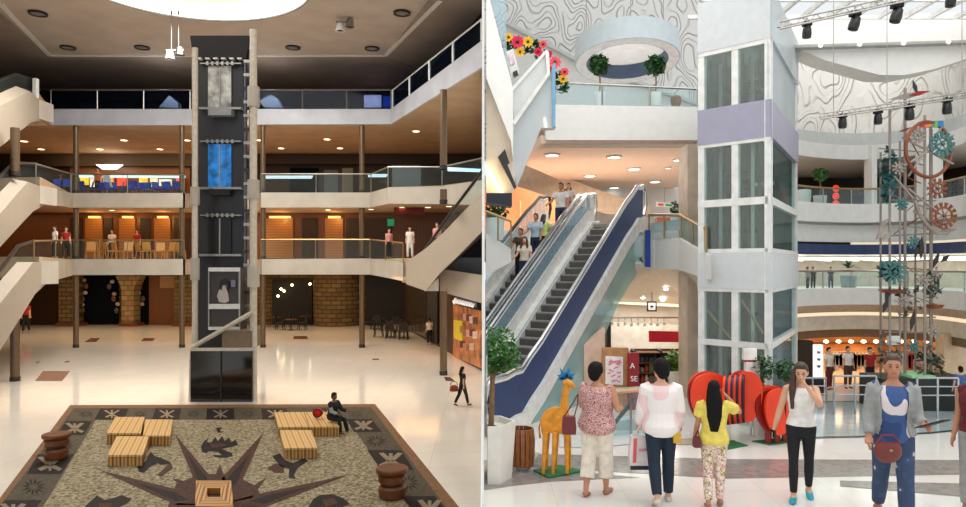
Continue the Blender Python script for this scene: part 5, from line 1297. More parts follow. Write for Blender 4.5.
def fronds(c, n, L_, w, seed=3, droop=.5):             # palm like arching blades
    rnd = random.Random(seed); mb = MB(); c = Vector(c)
    for i in range(n):
        a = 2*PI*i/n+rnd.uniform(-.2, .2); e0 = rnd.uniform(.2, 1.2); pts = []
        for k in range(6):
            t = k/5; pts.append(c+Vector((math.cos(a)*L_*t*math.cos(e0), math.sin(a)*L_*t*math.cos(e0), L_*(t*math.sin(e0)-droop*t*t*.8))))
        s = Vector((-math.sin(a), math.cos(a), 0))
        for k in range(5):
            w0, w1 = w*math.sin(PI*(k+.3)/5.6), w*math.sin(PI*(k+1.3)/6.6)*(1 if k < 4 else .2)
            mb.add([pts[k]-s*w0, pts[k]+s*w0, pts[k+1]+s*w1, pts[k+1]-s*w1], [(0, 1, 2, 3)])
    return mb
def potted(name, label, base_, pot, trunk_h, crown, n, size, lm, pm=None, group=None, seed=1, palm=False, clip=False):
    e = E(name, label, 'plant', base_, group); b = Vector(base_); r, h = pot
    mb = MB(); mb.lathe([(r*.82, 0), (r, h), (r*.88, h), (r*.85, h-.04)], b, 20); O('pot', mb, pm or M['white_pot'], e, clip=clip)
    if trunk_h > 0:
        mb = MB(); mb.tube([b+Vector((0, 0, h*.8)), b+Vector((.03*trunk_h, 0, h+trunk_h*.5)), b+Vector((0, 0, h+trunk_h))], max(.02, .03*trunk_h), 8); O('trunk', mb, M['bark'], e, clip=clip)
    cc = b+Vector((0, 0, h+trunk_h+crown[2]*.6))
    O('foliage', fronds(cc, n, crown[0]*1.5, size, seed) if palm else leaves(cc, crown, n, size, seed), lm, e, smooth=0, clip=clip)
    return e
# ficus in white planter at the divider
b = GR(486.5, 478); e = E('potted_tree', 'small leafy ficus tree in a tall white planter at the foot of the escalators', 'plant', b)
pp = F/b.y
mb = MB(); hp = (478-421)/pp; w = .40
mb.lathe([(w*.86, 0), (w, hp), (w*.9, hp), (w*.88, hp-.08)], b, 6); O('planter', mb, M['white_pot'], e, smooth=10, clip=True)
mb = MB(); mb.lathe([(w*.86, hp-.1), (.01, hp-.06)], b, 6); O('soil', mb, M['brown'], e, clip=True)
mb = MB(); mb.tube([b+Vector((.06, 0, hp-.1)), P(492, 400, b.y), P(492.5, 378, b.y), P(496, 355, b.y)], [.04, .036, .034, .02], 8)
mb.tube([P(492.5, 378, b.y), P(503, 362, b.y), P(510, 352, b.y)], [.028, .02, .012], 6); mb.tube([P(492.5, 380, b.y), P(487, 364, b.y)], [.025, .012], 6); O('trunk', mb, M['bark'], e, clip=True)
mb = leaves(P(495, 349, b.y), (.30, .26, .34), 620, .085, 5); leaves(P(508, 357, b.y), (.18, .2, .2), 240, .08, 6, mb); leaves(P(489, 362, b.y), (.2, .2, .22), 200, .08, 7, mb)
O('foliage', mb, M['leaf'], e, smooth=0, clip=True)
# slatted wooden bin
b = GR(522, 469); pp = F/b.y; hh = (469-428)/pp; e = E('slatted_bin', 'round bin of curved brown wooden slats beside the white planter', 'bin', b)
for k in range(16):
    a = 2*PI*k/16; mb = MB(); n = Vector((math.cos(a), math.sin(a), 0)); s = Vector((-n.y, n.x, 0))*.028; pts = []
    for z, r in ((.06, .145), (.2, .16), (.42, .165), (hh, .145)): pts.append(b+n*r+Vector((0, 0, z)))
    for p, q in zip(pts, pts[1:]): mb.prism([p-s, p+s, q+s, q-s], n*.02)
    O('slat', mb, mat('brown_slat_wood', (150, 92, 50), .4, var=.12, scale=12), e, smooth=0)
mb = MB(); mb.lathe([(.125, .05), (.14, hh-.05)], b, 20); O('liner', mb, M['brown'], e)
mb = MB(); mb.lathe([(.14, .0), (.15, .03), (.15, .07)], b, 20); O('base_ring', mb, M['chrome'], e)
# giraffe sculpture
b = GR(556, 473); pp = F/b.y; gx = lambda x, y, o=0: P(x, y, b.y)+Vector((0, o, 0))
e = E('giraffe_sculpture', 'orange yellow giraffe figure with blue antler leaves on a green base', 'sculpture', b)
mb = MB(); q = [GR(x, y) for x, y in ((533,471.5),(560,466.5),(583,472.5),(549,479))]; mb.prism(q, (0, 0, .03)); O('base_plate', mb, mat('green_base', (40, 110, 62), .6), e, smooth=0)
gm = mat('giraffe_orange', (226, 150, 34), .45, var=.12, scale=9)
mb = MB()
for o in (-.1, -.02, .06): mb.ex([(542,434),(540.5,424),(543,414),(549,409),(556,407),(563,409),(568,414),(573,420),(573,432),(566,435),(553,433)], b.y+o, .05)
O('torso', mb, gm, e, smooth=0)
mb = MB(); mb.tube([gx(565,425,-.02), gx(564,408,-.02), gx(565,394,-.02), gx(567,383,-.02)], [.085, .06, .05, .045], 10); O('neck', mb, gm, e)
mb = MB(); mb.tube([gx(563,383,-.02), gx(567,382,-.02), gx(571,384,-.03), gx(574,387.5,-.04)], [.035, .055, .045, .025], 10); O('head', mb, gm, e)
for x, o in ((542.5,-.13),(546.5,.08),(552,-.13),(556,.1),(566,-.13),(570.5,.08)):
    y1 = b.z+.03; mb = MB(); t = gx(x+ (2 if x < 560 else -1), 430, o); mb.tube([t, Vector((gx(x, 0, o).x, t.y, y1))], [.036, .022], 8); O('leg', mb, gm, e)
mb = MB()
for dx, dy in ((-9,-4),(-6,-11),(0,-7),(4,-12),(9,-6),(8,-1),(-8,0)):
    p0 = gx(566,379,-.02); p1 = gx(566+dx, 379+dy, -.02); m = (p0+p1)/2; s = (p1-p0).cross(Vector((0, 1, 0))).normalized()*.03
    mb.prism([p0, m-s, p1, m+s], (0, .03, 0))
O('antler_leaves', mb, mat('blue_leaf_paint', (22, 120, 176), .45), e, smooth=0)
mb = MB(); mb.tube([gx(541.5,418), gx(539,428), gx(540,438)], [.012, .012, .02], 6); O('tail', mb, gm, e)
# red laminated apple sculptures
def lobed(label, cx, ybase, parts, stand):
    b = GR(cx, ybase); pp = F/b.y; e = E('red_sculpture', label, 'sculpture', b, 'red laminated sculptures')
    for x, z, rx, rz2, yaw, yo, th, col in parts:
        c = b+Vector((x/pp, yo, z/pp)); a = math.radians(yaw); ux = Vector((math.cos(a), math.sin(a), 0)); nn = Vector((-ux.y, ux.x, 0)); n = 30
        pts = [c+ux*(rx/pp*math.cos(2*PI*k/n))+Vector((0, 0, rz2/pp*(math.sin(2*PI*k/n)+.12*math.cos(4*PI*k/n)))) for k in range(n)]
        mb = MB(); mb.prism([p-nn*th/2 for p in pts], nn*th); O('plate', mb, {'r': M['red_paint'], 'n': M['navy_paint'], 'd': M['red_deep']}[col], e, label={'r': None, 'n': 'dark navy plate', 'd': 'deep red plate'}[col], smooth=25)
    for s in stand:
        mb = MB(); q = [b+Vector((x/pp, o, y/pp)) for x, y, o in s]; mb.prism(q, (0, .05, 0)); O('stand_plate', mb, M['red_deep'], e, smooth=0)
lb_ = [(-15,47,21,26,14,-.20,.05,'r'),(-16,46,21,25,14,-.10,.05,'d'),(-15,47,20,26,14,0,.05,'r'),(23,49,14,25,-16,-.16,.05,'r'),(22,48,14,25,-16,-.06,.05,'d'),(22,49,14,24,-16,.04,.05,'r')]
lb_ += [(-2+k*3.0,47,13-abs(k-3)*.8,24,62,-.30+.02*k,.035,'n' if k % 2 else 'r') for k in range(8)]
lobed('large red heart shaped sculpture of rounded plates with dark stripes', 721, 441, lb_, [[(-6+dx,0,o),(1+dx,0,o),(1+dx,22,o),(-6+dx,22,o)] for dx, o in ((0,-.05),(6,.1))])
lb_ = [(-3,36,16,23,12,-.24,.05,'r'),(-6,35,19,22,8,-.12,.05,'d'),(-4,36,19,23,8,0,.05,'r'),(-4,36,17,22,8,.12,.05,'d')]+[(8+k*3,37,11,21-k*.8,58,-.1+.03*k,.035,'r' if k % 2 else 'n') for k in range(6)]
lobed('smaller red drum like sculpture with dark stripes beside the walking young woman', 776, 442, lb_, [[(-13+dx,0,o),(-8+dx,0,o),(-8+dx,20,o),(-13+dx,20,o)] for dx, o in ((0,-.12),(5,.05),(10,-.08),(15,.1),(20,0))])
mb = MB(); mb.prism([GR(x, y, .0) for x, y in ((700,447),(733,441),(748,446),(722,451))], (0, 0, .015)); O('green_mat', mb, MATS['green_base'], label='green base mat under the large red sculpture', cat='mat', smooth=0)
mb = MB(); mb.prism([GR(x, y, .0) for x, y in ((752,441.5),(780,438.5),(802,441),(770,445.5))], (0, 0, .015)); O('green_mat', mb, MATS['green_base'], label='green base mat under the smaller red sculpture', cat='mat', smooth=0)
# plants by the lift, white notice boxes
potted('potted_tree', 'round leafy potted tree in front of the lift tower, right of the white boxes', GR(762, 436.5), (.16, .4), .62, (.2, .2, .24), 260, .09, M['leaf_dark'], seed=11)
potted('potted_tree', 'round leafy potted tree right of the lift tower', GR(786, 432), (.15, .4), .55, (.2, .2, .2), 260, .09, M['leaf_dark'], seed=12)
e = E('notice_stand', 'stack of white notice boxes on a stand before the lift tower', 'sign', GR(750, 437))
d = GR(750, 437).y
for px in ([(744,349),(757,349),(757,360),(744,360)], [(746,362),(760,362),(760,381),(746,381)]):
    mb = MB(); mb.ex(px, d, .1); O('white_box', mb, M['white_trim'], e, smooth=0)
mb = MB(); mb.ex([(744,360),(757,360),(757,362),(744,362)], d, .1); O('red_band', mb, M['red_deep'], e, smooth=0)
mb = MB(); mb.tube([P(752, 381, d+.05), GR(752, 437)+Vector((0, .05, 0))], .02, 8); O('stand', mb, M['chrome'], e)
# upper slab: railing, palms, pot, garland
rail('glass_railing', 'clear glass railing with thin rail along the white upper slab', [(555,82.5,104.5,17.05),(697,89,107,17.05)], M['clear'], M['steel'], posts=3, hr=.03, pr=.025)
zf = Zr(104.5, 17.6)
for x, seed, w in ((599.5, 21, 'left'), (655.5, 22, 'right')):
    potted('potted_palm', 'small palm tree in a white pot behind the upper glass railing, %s of the two' % w, (P(x, 0, 17.7).x, 17.7, zf-.02), (.15, .34), .55, (.26, .24, .26), 300, .16, M['leaf_dark'], seed=seed, group='palms on the upper slab')
mb = MB(); p = Vector((P(676, 0, 17.8).x, 17.8, zf)); mb.lathe([(.1, 0), (.14, .1), (.13, .22), (.09, .26)], p, 16); O('brown_pot', mb, mat('brown_clay', (140, 92, 66), .5), label='round brown clay pot behind the upper glass railing at the right end', cat='pot')
e = E('hanging_flower_garland', 'garland of big pink and yellow paper flowers at the top left of the right hall', 'flowers', P(540, 85, 15.6))
fm = {'pink': mat('hot_pink_petal', (226, 40, 84), .6), 'yellow': mat('yellow_petal', (246, 196, 40), .6), 'coral': mat('coral_petal', (244, 96, 104), .6)}
mb = MB(); 
for x, y, s in ((509,43,1),(523,47,1),(533,46,1),(546,58,1.2),(557,75,1.2),(562,86,1)): leaves(P(x, y, 15.65), (.2*s, .06, .16*s), 46, .16, int(x), mb)
O('foliage', mb, M['leaf_dark'], e, smooth=0)
for x, y, r, k in ((508.5,37.5,5,'yellow'),(517.5,42,7.5,'pink'),(528,42,6,'yellow'),(520,52,5.5,'yellow'),(543,44.5,4.5,'coral'),(538,52,5,'pink'),(549,54,4,'pink'),(555,62.5,7,'coral'),(564.5,72,5,'coral'),(552,69,4,'pink'),(563,79,5,'yellow')):
    c = P(x, y, 15.5); pr_ = r/F*15.5; mb = MB()
    for j in range(9):
        a = 2*PI*j/9; u = Vector((math.cos(a), 0, math.sin(a))); v = Vector((-u.z, 0, u.x)); m = c+u*pr_*.55+Vector((0, -.03, 0)); mb.add([c, m-v*pr_*.32, c+u*pr_+Vector((0, -.01, 0)), m+v*pr_*.32], [(0, 1, 2, 3)])
    fl = O('flower', mb, fm[k], e, label=k+' flower', smooth=0)
    mb = MB(); mb.ell(c+Vector((0, -.03, 0)), (pr_*.22, .03, pr_*.22), 10, 6); O('flower_centre', mb, M['brown'], fl)
# landing railing and what stands behind it
rail('glass_railing', 'glass railing with brass handrail on the landing right of the escalators', [(649,215,239.5,17.1),(681,215,237.8,15.45),(706,228.5,252,13.1)], M['clear'], M['gold_rail'], seg_post=[2, 2], hr=.035, pr=.025)
rail('glass_railing', 'brass railing at the left edge of the upper floor beside the bush', [(485,211,232.5,15.3),(511,221,249,15.3)], M['clear'], M['gold_rail'], posts=2, hr=.03, pr=.02, clip=True)
lf = EB.z-.05
for x, d, s, w in ((675, 17.6, 31, 'left'), (684, 17.3, 32, 'right')):
    potted('potted_shrub', 'small green shrub behind the landing railing, %s of the two' % w, (P(x, 0, d).x, d, lf), (.12, .18), 0, (.14, .13, .26), 160, .1, M['leaf_dark'], seed=s, group='shrubs on the landing')
mb = MB(); d = 18; x0 = P(657.5, 0, d).x; x1 = P(672.5, 0, d).x; mb.box(x0, x1, d, d+.3, lf, lf+.22); o = O('orange_box', mb, mat('orange_plastic', (236, 110, 40), .5), label='orange box standing on the upper floor behind the landing railing', cat='box', smooth=0)
mb = MB(); mb.box(x0-.01, x1+.01, d-.01, d+.31, lf+.20, lf+.225); O('rim', mb, M['white_trim'], o, smooth=0)
e = E('hanging_sign', 'small white sign with red and green stripe above the landing', 'sign', P(664.5, 207, 19.5))
mb = MB(); mb.ex([(656.5,201.5),(673,203),(673,207.5),(656.5,206.5)], 19.5, .05); O('sign_board', mb, M['white_trim'], e, smooth=0)
mb = MB(); mb.ex([(658,203.4),(663.5,203.9),(663.5,205.5),(658,205)], 19.48, .02); O('red_mark', mb, M['red_paint'], e, smooth=0)
mb = MB(); mb.ex([(665.5,204),(671.5,204.5),(671.5,206.2),(665.5,205.8)], 19.48, .02); O('green_mark', mb, mat('green_sign_mark', (60, 160, 90), .5), e, smooth=0)
mb = MB(); mb.tube([P(664.5, 202, 19.53), P(664.5, 188, 19.53)], .01, 6); O('wire', mb, M['steel'], e)
b = (P(494, 0, 16.6).x, 16.6, Zr(240, 16.6)); potted('potted_shrub', 'leafy shrub in a pale pot at the left edge beside the orange shop', b, (.26, .52), 0, (.34, .3, .28), 240, .15, M['leaf_dark'], seed=33, clip=True)
# lower shop under the landing
e = E('hanging_sign', 'square white hanging sign with dark frame under the landing', 'sign', P(652, 313, 16.6))
mb = MB(); mb.ex([(647.2,301.5),(656.8,301.5),(656.8,311.5),(647.2,311.5)], 16.6, .06); O('frame', mb, M['brown'], e, smooth=0)
mb = MB(); mb.ex([(648.6,303),(655.4,303),(655.4,310),(648.6,310)], 16.58, .03); O('sign_face', mb, mat('sign_white', (250, 248, 240), .5, emit=.5), e, smooth=0)
mb = MB(); mb.ex([(650.5,305.5),(653.5,305.5),(653.5,307.5),(650.5,307.5)], 16.56, .02); O('sign_mark', mb, M['charcoal'], e, smooth=0)
mb = MB(); mb.tube([P(652, 301.5, 16.63), P(652, 292, 16.63)], .012, 6); O('hanger', mb, M['steel'], e)
mb = MB(); mb.ex([(649.5,331),(688,331.5),(688,342.5),(649.5,342)], 16.2, .08); O('red_banner', mb, mat('signal_red', (204, 24, 44), .5), label='plain bright red banner sign hung under the landing left of the stone pillar', cat='sign', smooth=0)
mb = MB(); mb.ex([(607,322),(611,322),(611,352),(607,352)], 16.6, .3); O('dark_post', mb, M['charcoal'], label='short dark post hanging from the shop ceiling beside the escalator glass', cat='post', smooth=0)
for k in range(9):
    p = P(612+k*6.5, 323.5+(k % 2), 16.4); e = E('track_spotlight', 'small white track spotlight over the lower shop, %s from the left' % ORD[k], 'spotlight', p, 'track spotlights of the lower shop')
    mb = MB(); mb.lathe([(.02, .05), (.028, .04), (.034, -.03), (.03, -.04)], p, 10); O('lamp_head', mb, M['white_metal'], e)
    mb = MB(); mb.tube([p+Vector((0, 0, .07)), p+Vector((0, 0, .16))], .01, 6); O('stem', mb, M['steel'], e)
mb = MB(); mb.tube([P(607, 317.5, 16.4), P(686, 317.5, 16.4)], .02, 6); O('lamp_track', mb, M['steel'], label='thin metal track carrying the spotlights of the lower shop', cat='track')
def post_stand(name, label, x0, x1, y0, ybase, d, faces, fr):
    e = E(name, label, 'sign', (P((x0+x1)/2, 0, d).x, d, RZ)); mb = MB(); mb.ex([(x0,y0),(x1,y0),(x1,ybase),(x0,ybase)], d, .12); O('board', mb, fr, e, smooth=0)
    for nm, px, m in faces: mb = MB(); mb.ex(px, d-.02, .03); O(nm, mb, m, e, smooth=0)
    return e
d = 14.2; yb = H+2.9*F/d
e = post_stand('poster_stand', 'wooden poster stand with a white sheet of pink scribbles beside the escalator glass', 602.5, 628.5, 348, yb, d, [('poster', [(605.5,356),(623,357),(623,385),(605.5,384)], M['white_trim'])], mat('light_wood', (188, 134, 88), .5, var=.1, scale=6))
rnd = random.Random(4); mb = MB()
for k in range(15):
    x = rnd.uniform(607, 618); y = rnd.uniform(359, 382); mb.tube([P(x, y, d-.03), P(x+rnd.uniform(1, 4), y+rnd.uniform(-2.5, 1.5), d-.03), P(x+rnd.uniform(2, 5), y+rnd.uniform(-2, 2), d-.03)], .011, 5)
O('pink_scribbles', mb, mat('pink_ink', (236, 96, 150), .6), e)
d = 14.0; yb = H+2.9*F/d
e = post_stand('sale_sign', 'red sale sign with white letters right of the poster stand', 628.8, 639, 353, yb, d, [], mat('sale_red', (150, 28, 36), .6))
T('lettering', 'A', .15, P(632.5, 366, d-.02), M['white_trim'], e); T('lettering', 'SE', .15, P(634, 379, d-.02), M['white_trim'], e)
# shop shelving and goods
e = E('shop_shelf', 'wide dark shop shelving behind the man in the white shirt', 'shelf', (P(660, 0, 16.4).x, 16.5, RZ))
x0, x1 = P(633, 0, 16.5).x, P(686, 0, 16.5).x
mb = MB(); mb.box(x0, x1, 16.75, 16.8, RZ, Zr(350, 16.5)); O('back_panel', mb, mat('dark_olive_panel', (92, 86, 74), .6), e, smooth=0)
for y in (352, 362, 372, 383):
    mb = MB(); z = Zr(y, 16.5); mb.box(x0, x1, 16.4, 16.75, z-.03, z); O('shelf_board', mb, M['spool'], e, smooth=0)
for x in (x0, (x0+x1)/2, x1-.04):
    mb = MB(); mb.box(x, x+.04, 16.4, 16.75, RZ, Zr(350, 16.5)); O('upright', mb, M['charcoal'], e, smooth=0)
gc = [(60,60,62),(150,140,120),(170,60,50),(90,110,80),(200,190,170),(40,40,46),(120,90,70)]
for r_, y in enumerate((362, 372, 383)):
    for k in range(11):
        x = lerp(x0+.08, x1-.14, k/10); z = Zr(y, 16.5); h_ = rnd.uniform(.1, .19); w_ = rnd.uniform(.04, .06); p = Vector((x+.04, 16.52, z)); mb = MB()
        if k % 3: mb.lathe([(w_*.8, 0), (w_, h_*.3), (w_*.9, h_*.7), (w_*.4, h_)], p, 10)
        else: mb.box(p.x-w_, p.x+w_, p.y-.05, p.y+.05, z, z+h_)
        O('shop_item', mb, mat('goods_%d' % (k*r_ % 7), gc[k*r_ % 7], .5), label='small shop item on the %s shelf behind the man in white, %s from the left' % (('upper', 'middle', 'lower')[r_], ORD[k]), cat='goods', group='goods on the dark shop shelf', smooth=30)
potted('potted_plant', 'bright green leafy plant on the shelf right of the man in the white shirt', (P(674, 0, 16.2).x, 16.25, RZ), (.14, .45), 0, (.2, .16, .3), 220, .14, mat('fresh_green_leaves', (96, 130, 50), .5, var=.3, scale=10), seed=41)
# railing of the floor opening beside the man
rail('glass_railing', 'glass railing with tan wooden handrail between the poster stand and the red sculpture', [(590,392,437,11.8),(651,387,435,11.95)], M['clear'], M['steel'], posts=3, hr=.028, pr=.02)
mb = MB(); mb.tube([P(588, 394, 11.7), P(640, 390, 11.75)], .035, 8); O('wooden_handrail', mb, mat('tan_handrail', (206, 160, 120), .4), label='tan wooden handrail running behind the woman in the patterned top', cat='handrail')
mb = MB(); mb.tube([P(608, 431, 11.9), P(636, 397, 12.1)], .035, 8); O('slanted_bar', mb, M['charcoal'], label='dark slanted bar behind the glass railing', cat='bar')
mb = MB(); mb.ex([(604,423),(641,418),(650,437),(612,441)], 12.25, .3); O('display_case', mb, mat('pale_blue_case', (190, 204, 206), .3), label='pale grey case standing behind the glass railing', cat='case', smooth=0)

# ---- spotlights on trusses
def truss(label, A, B, hgt, n, spots, big, grp):
    e = E('lighting_truss', label, 'truss', A); up3 = Vector((0, 0, hgt)); dp = Vector((0, hgt*.8, 0))
    for nm, o in (('chord', Vector()), ('chord', up3), ('chord', up3*.5+dp)):
        mb = MB(); mb.tube([A+o, B+o], hgt*.13, 8); O(nm, mb, M['steel'], e)
    mb = MB()
    for k in range(n):
        p, q = A.lerp(B, k/n), A.lerp(B, (k+.5)/n); r_ = A.lerp(B, (k+1)/n)
        for a, b in ((p, q+up3), (q+up3, r_), (p, q+up3*.5+dp), (q+up3*.5+dp, r_)): mb.tube([a, b], hgt*.06, 5, cap=False)
    O('lattice', mb, M['steel'], e)
    for i, (x, y, s, tl, w) in enumerate(spots):
        dd = A.y+.1; c = P(x, y, dd); s_ = s/F*dd; f = E('stage_spotlight', '%s black stage spotlight hanging from the %s' % (w, big), 'spotlight', c, grp)
        mb = MB(); mb.box(c.x-s_*.45, c.x+s_*.45, c.y-s_*.35, c.y+s_*.35, c.z+s_*.55, c.z+s_*1.0); O('yoke', mb, M['black_matt'], f, smooth=0)
        R = Matrix.Rotation(tl, 3, 'Y'); mb = MB(); k0 = len(mb.v); mb.lathe([(s_*.3, s_*.55), (s_*.42, s_*.4), (s_*.5, -.3*s_), (s_*.46, -s_*.75), (s_*.3, -s_*.8)], (0, 0, 0), 14)
        mb.v = [c+R @ v for v in mb.v]; O('lamp_head', mb, M['black'], f)
        mb = MB(); mb.tube([c+Vector((0, 0, s_)), c+Vector((0, 0, s_*1.5))], s_*.08, 6); O('clamp', mb, M['steel'], f)
truss('lighting truss crossing the top right corner', P(780, 29, 11), P(1010, -22, 11), .11, 16, [(807,31,9,.05,'leftmost'),(855,22,10.5,.3,'second'),(897,14,11,.3,'third'),(951,-1,10,.1,'rightmost')], 'upper truss', 'spotlights on the upper truss')
truss('thin lighting truss in front of the carved curved wall', P(821, 119, 13.6), P(1010, 91, 13.6), .10, 18, [(842.5,122,8,0,'leftmost'),(878,118,8,0,'second'),(909.5,113,9,0,'third'),(947,107,9,0,'rightmost')], 'lower truss', 'spotlights on the lower truss')
for x, y0, y1, w in ((833.5, -30, 118, 'left'), (887, -30, 108, 'middle'), (962, -30, 96, 'right')):
    mb = MB(); mb.tube([P(x, y0, 13.65), P(x, y1, 13.65)], .008, 5); O('suspension_wire', mb, M['steel'], label='thin wire holding up the lower lighting truss, the %s of the three' % w, cat='wire', group='wires of the lower truss')

# ---- kinetic metal sculpture
KD = 14.2; kb = Vector((P(910, 0, KD).x, KD, RZ)); K = lambda x, y, o=0: P(x, y, KD)+Vector((0, o, 0))
ks = E('kinetic_sculpture', 'tall metal sculpture of thin pipes, wheels, bowls and leaf blades', 'sculpture', kb)
def kp(name, pts, r, m): mb = MB(); mb.tube(pts, r, 7); return O(name, mb, m, ks)
for x, y0, o, r in ((884,112,-.2,.034),(889,150,.3,.03),(897,142,-.1,.03),(905,88,0,.04),(911,92,.2,.028),(917,118,-.25,.036),(923,160,.25,.03),(929,122,-.05,.038),(936,128,.15,.04)):
    p = K(x, y0, o); kp('pipe', [p, Vector((p.x, p.y, RZ))], r*.72, M['rust_metal'])
def ring(name, x, y, r, t, m, n=(1, 0, 0), up=(0, 0, 1), o=0):
    mb = MB(); mb.torus(K(x, y, o), r/F*KD, t, n, up, 40, 8); return O(name, mb, m, ks)
ring('great_ring', 919, 152, 27, .035, M['copper'], (1, .25, 0), (0, 0, 1), -.3)
for x0, y0, x1, y1 in ((894,140,944,166),(896,168,944,138),(900,178,934,128),(905,212,938,232),(900,190,930,215),(886,178,905,200)): kp('cross_bar', [K(x0, y0, -.28), K(x1, y1, -.28)], .022, M['rust_metal'])
def wheel(name, x, y, r0, r1, n, m, o, w=.05):
    e2 = ring(name, x, y, r0, .02, m, o=o); mb = MB()
    for k in range(n):
        a = 2*PI*k/n; u = Vector((math.cos(a), 0, math.sin(a))); v = Vector((-u.z, 0, u.x)); c = K(x, y, o); A_ = c+u*r0/F*KD; B_ = c+u*r1/F*KD
        mb.prism([A_-v*w*.5, A_+v*w*.5, B_+v*w, B_-v*w], (0, .02, 0))
    O('paddle', mb, m, e2, smooth=0); mb = MB()
    for k in range(n//2):
        a = PI*k/(n//2)*2; u = Vector((math.cos(a), 0, math.sin(a))); mb.tube([K(x, y, o), K(x, y, o)+u*r0/F*KD], .01, 5)
    mb.ell(K(x, y, o-.02), (.04, .04, .04), 8, 6); O('hub', mb, m, e2)
wheel('sun_wheel', 932.5, 217, 8, 13, 14, M['copper'], -.35, .035)
wheel('fan_wheel', 931, 147, 6, 12.5, 12, M['patina'], -.35, .045)
wheel('small_wheel', 909, 138, 4, 8, 10, M['rust_metal'], -.3, .03)
wheel('fan_wheel', 928, 190, 5, 10, 10, M['copper'], -.3, .03)
wheel('small_wheel', 886, 272, 5, 12, 12, M['patina'], -.3, .035)
kp('curved_tube', [K(906,202,-.3), K(910,215,-.3), K(918,226,-.3), K(928,234,-.3), K(938,234,-.3)], .035, M['rust_metal'])
mb = leaves(K(884, 178, -.15), (.15, .12, .62), 90, .22, 51); leaves(K(884, 270, -.15), (.22, .15, .2), 60, .2, 52, mb); O('patina_leaves', mb, M['patina'], ks, smooth=0)
mb = leaves(K(928, 285, -.1), (.22, .15, .28), 44, .2, 53); leaves(K(928, 365, -.1), (.28, .15, .42), 90, .18, 54, mb); leaves(K(886, 352, -.1), (.22, .15, .4), 60, .16, 55, mb); leaves(K(906, 300, -.1), (.3, .15, .4), 40, .17, 56, mb); O('metal_leaves', mb, mat('dull_metal_leaf', (104, 110, 96), .5, .5), ks, smooth=0)
for x, y, r, m in ((886, 289, 12.5, 'copper'), (927.5, 304, 9, 'copper')):
    mb = MB(); rr = r/F*KD; mb.lathe([(rr*.3, -.09), (rr*.8, -.06), (rr, 0), (rr*.92, 0), (rr*.3, -.05)], K(x, y, -.2), 22); O('bowl', mb, M[m], ks)
def blade(x0, y0, x1, y1, w, m, o=-.3):
    a, b = K(x0, y0, o), K(x1, y1, o); s = (b-a).cross(Vector((0, 1, 0))).normalized()*w; c = a.lerp(b, .45); mb = MB(); mb.prism([a, c-s, b, c+s], (0, .025, 0)); O('blade', mb, m, ks, smooth=0)
for q in ((868,240,876,231),(870,234,879,224),(872,228,881,219),(874,241,884,232)): blade(*q, .05, M['rust_metal'])
for q in ((912,260,913,236),(906,258,911,240),(924,268,930,252),(932,262,940,255),(875,312,880,296),(877,300,882,286),(902,330,906,308)): blade(*q, .05, mat('dark_blade', (58, 54, 54), .4, .5))
blade(927, 233, 949, 230, .06, M['rust_metal']); blade(880, 103, 921, 95, .06, M['rust_metal']); blade(900, 99, 920, 95, .045, M['red_deep'], -.33); blade(904, 84, 909, 99, .04, M['charcoal']); blade(880, 112, 896, 110, .05, mat('pale_blade', (170, 170, 166), .4, .4)); blade(890,135,903,130,.03,M['copper'])
for i, (x0, x1, c) in enumerate(((920.5,925,(226,60,60)),(925,931,(230,130,90)),(931,935,(110,150,90)),(935,938,(120,190,90)),(938,943.5,(40,140,210)))):
    mb = MB(); mb.ex([(x0,121.5-i*.2),(x1,121.3-i*.2),(x1,127-i*.2),(x0,127.3-i*.2)], KD-.3, .04); O('colour_vane', mb, mat('vane_%d' % i, c, .5), ks, smooth=0)
for k in range(16):
    x0, x1 = rnd.uniform(884, 912), rnd.uniform(912, 938); y0 = 135+k*11; kp('thin_bar', [K(x0, y0, rnd.uniform(-.3, .3)), K(x1, y0+rnd.uniform(-22, 26), rnd.uniform(-.3, .3))], .012, M['rust_metal'] if k % 3 else M['copper'])
for y, x in ((170, 890), (205, 893), (243, 905), (280, 915), (300, 896), (330, 925), (345, 905)): wheel('small_wheel', x, y, 3, 6.5, 9, M['patina'] if y % 2 else M['rust_metal'], -.3, .025)
for y in (200, 236, 262, 318, 332): kp('cross_bar', [K(884, y, 0), K(936, y+random.uniform(-3, 3), 0)], .016, M['rust_metal'])
mb = MB(); mb.ex([(888,336),(900,336),(900,345),(888,345)], KD-.2, .05); O('name_plate', mb, mat('pale_plate', (206, 206, 200), .5), ks, smooth=0)
# plinth boxes and low railings round the sculpture
mb = MB(); mb.box(K(872,0).x, K(962,0).x, KD-.35, KD-.02+.5, RZ, Zr(376, KD)); O('planter_box', mb, mat('dark_green_box', (34, 40, 36), .5), label='long dark planter box at the foot of the metal sculpture', cat='planter', smooth=0)
mb = MB(); mb.box(K(903,0).x, K(926,0).x, KD-.3, KD+.4, Zr(376, KD), Zr(373.4, KD)); O('lit_tray', mb, mat('green_tray', (140, 200, 140), .5, emit=.25), label='pale green lit tray on the dark planter box', cat='tray', smooth=0)
def lowrail(label, x0, x1, y0, y1, d):
    e = E('barrier', label, 'barrier', (P((x0+x1)/2, 0, d).x, d, RZ), 'low metal barriers')
    for k, y in enumerate((y0, (y0*2+y1)/3, (y0+2*y1)/3)): mb = MB(); mb.tube([P(x0, y, d), P(x1, y, d)], .022 if k == 0 else .014, 7); O('rail_bar', mb, M['chrome'], e)
    for x in (x0, (x0+x1)/2, x1): mb = MB(); mb.tube([P(x, y0, d), Vector((P(x, 0, d).x, d, RZ))], .022, 7); O('post', mb, M['chrome'], e)
lowrail('low metal barrier right of the blurred woman\'s head', 917, 958, 378, 404, 13.2)
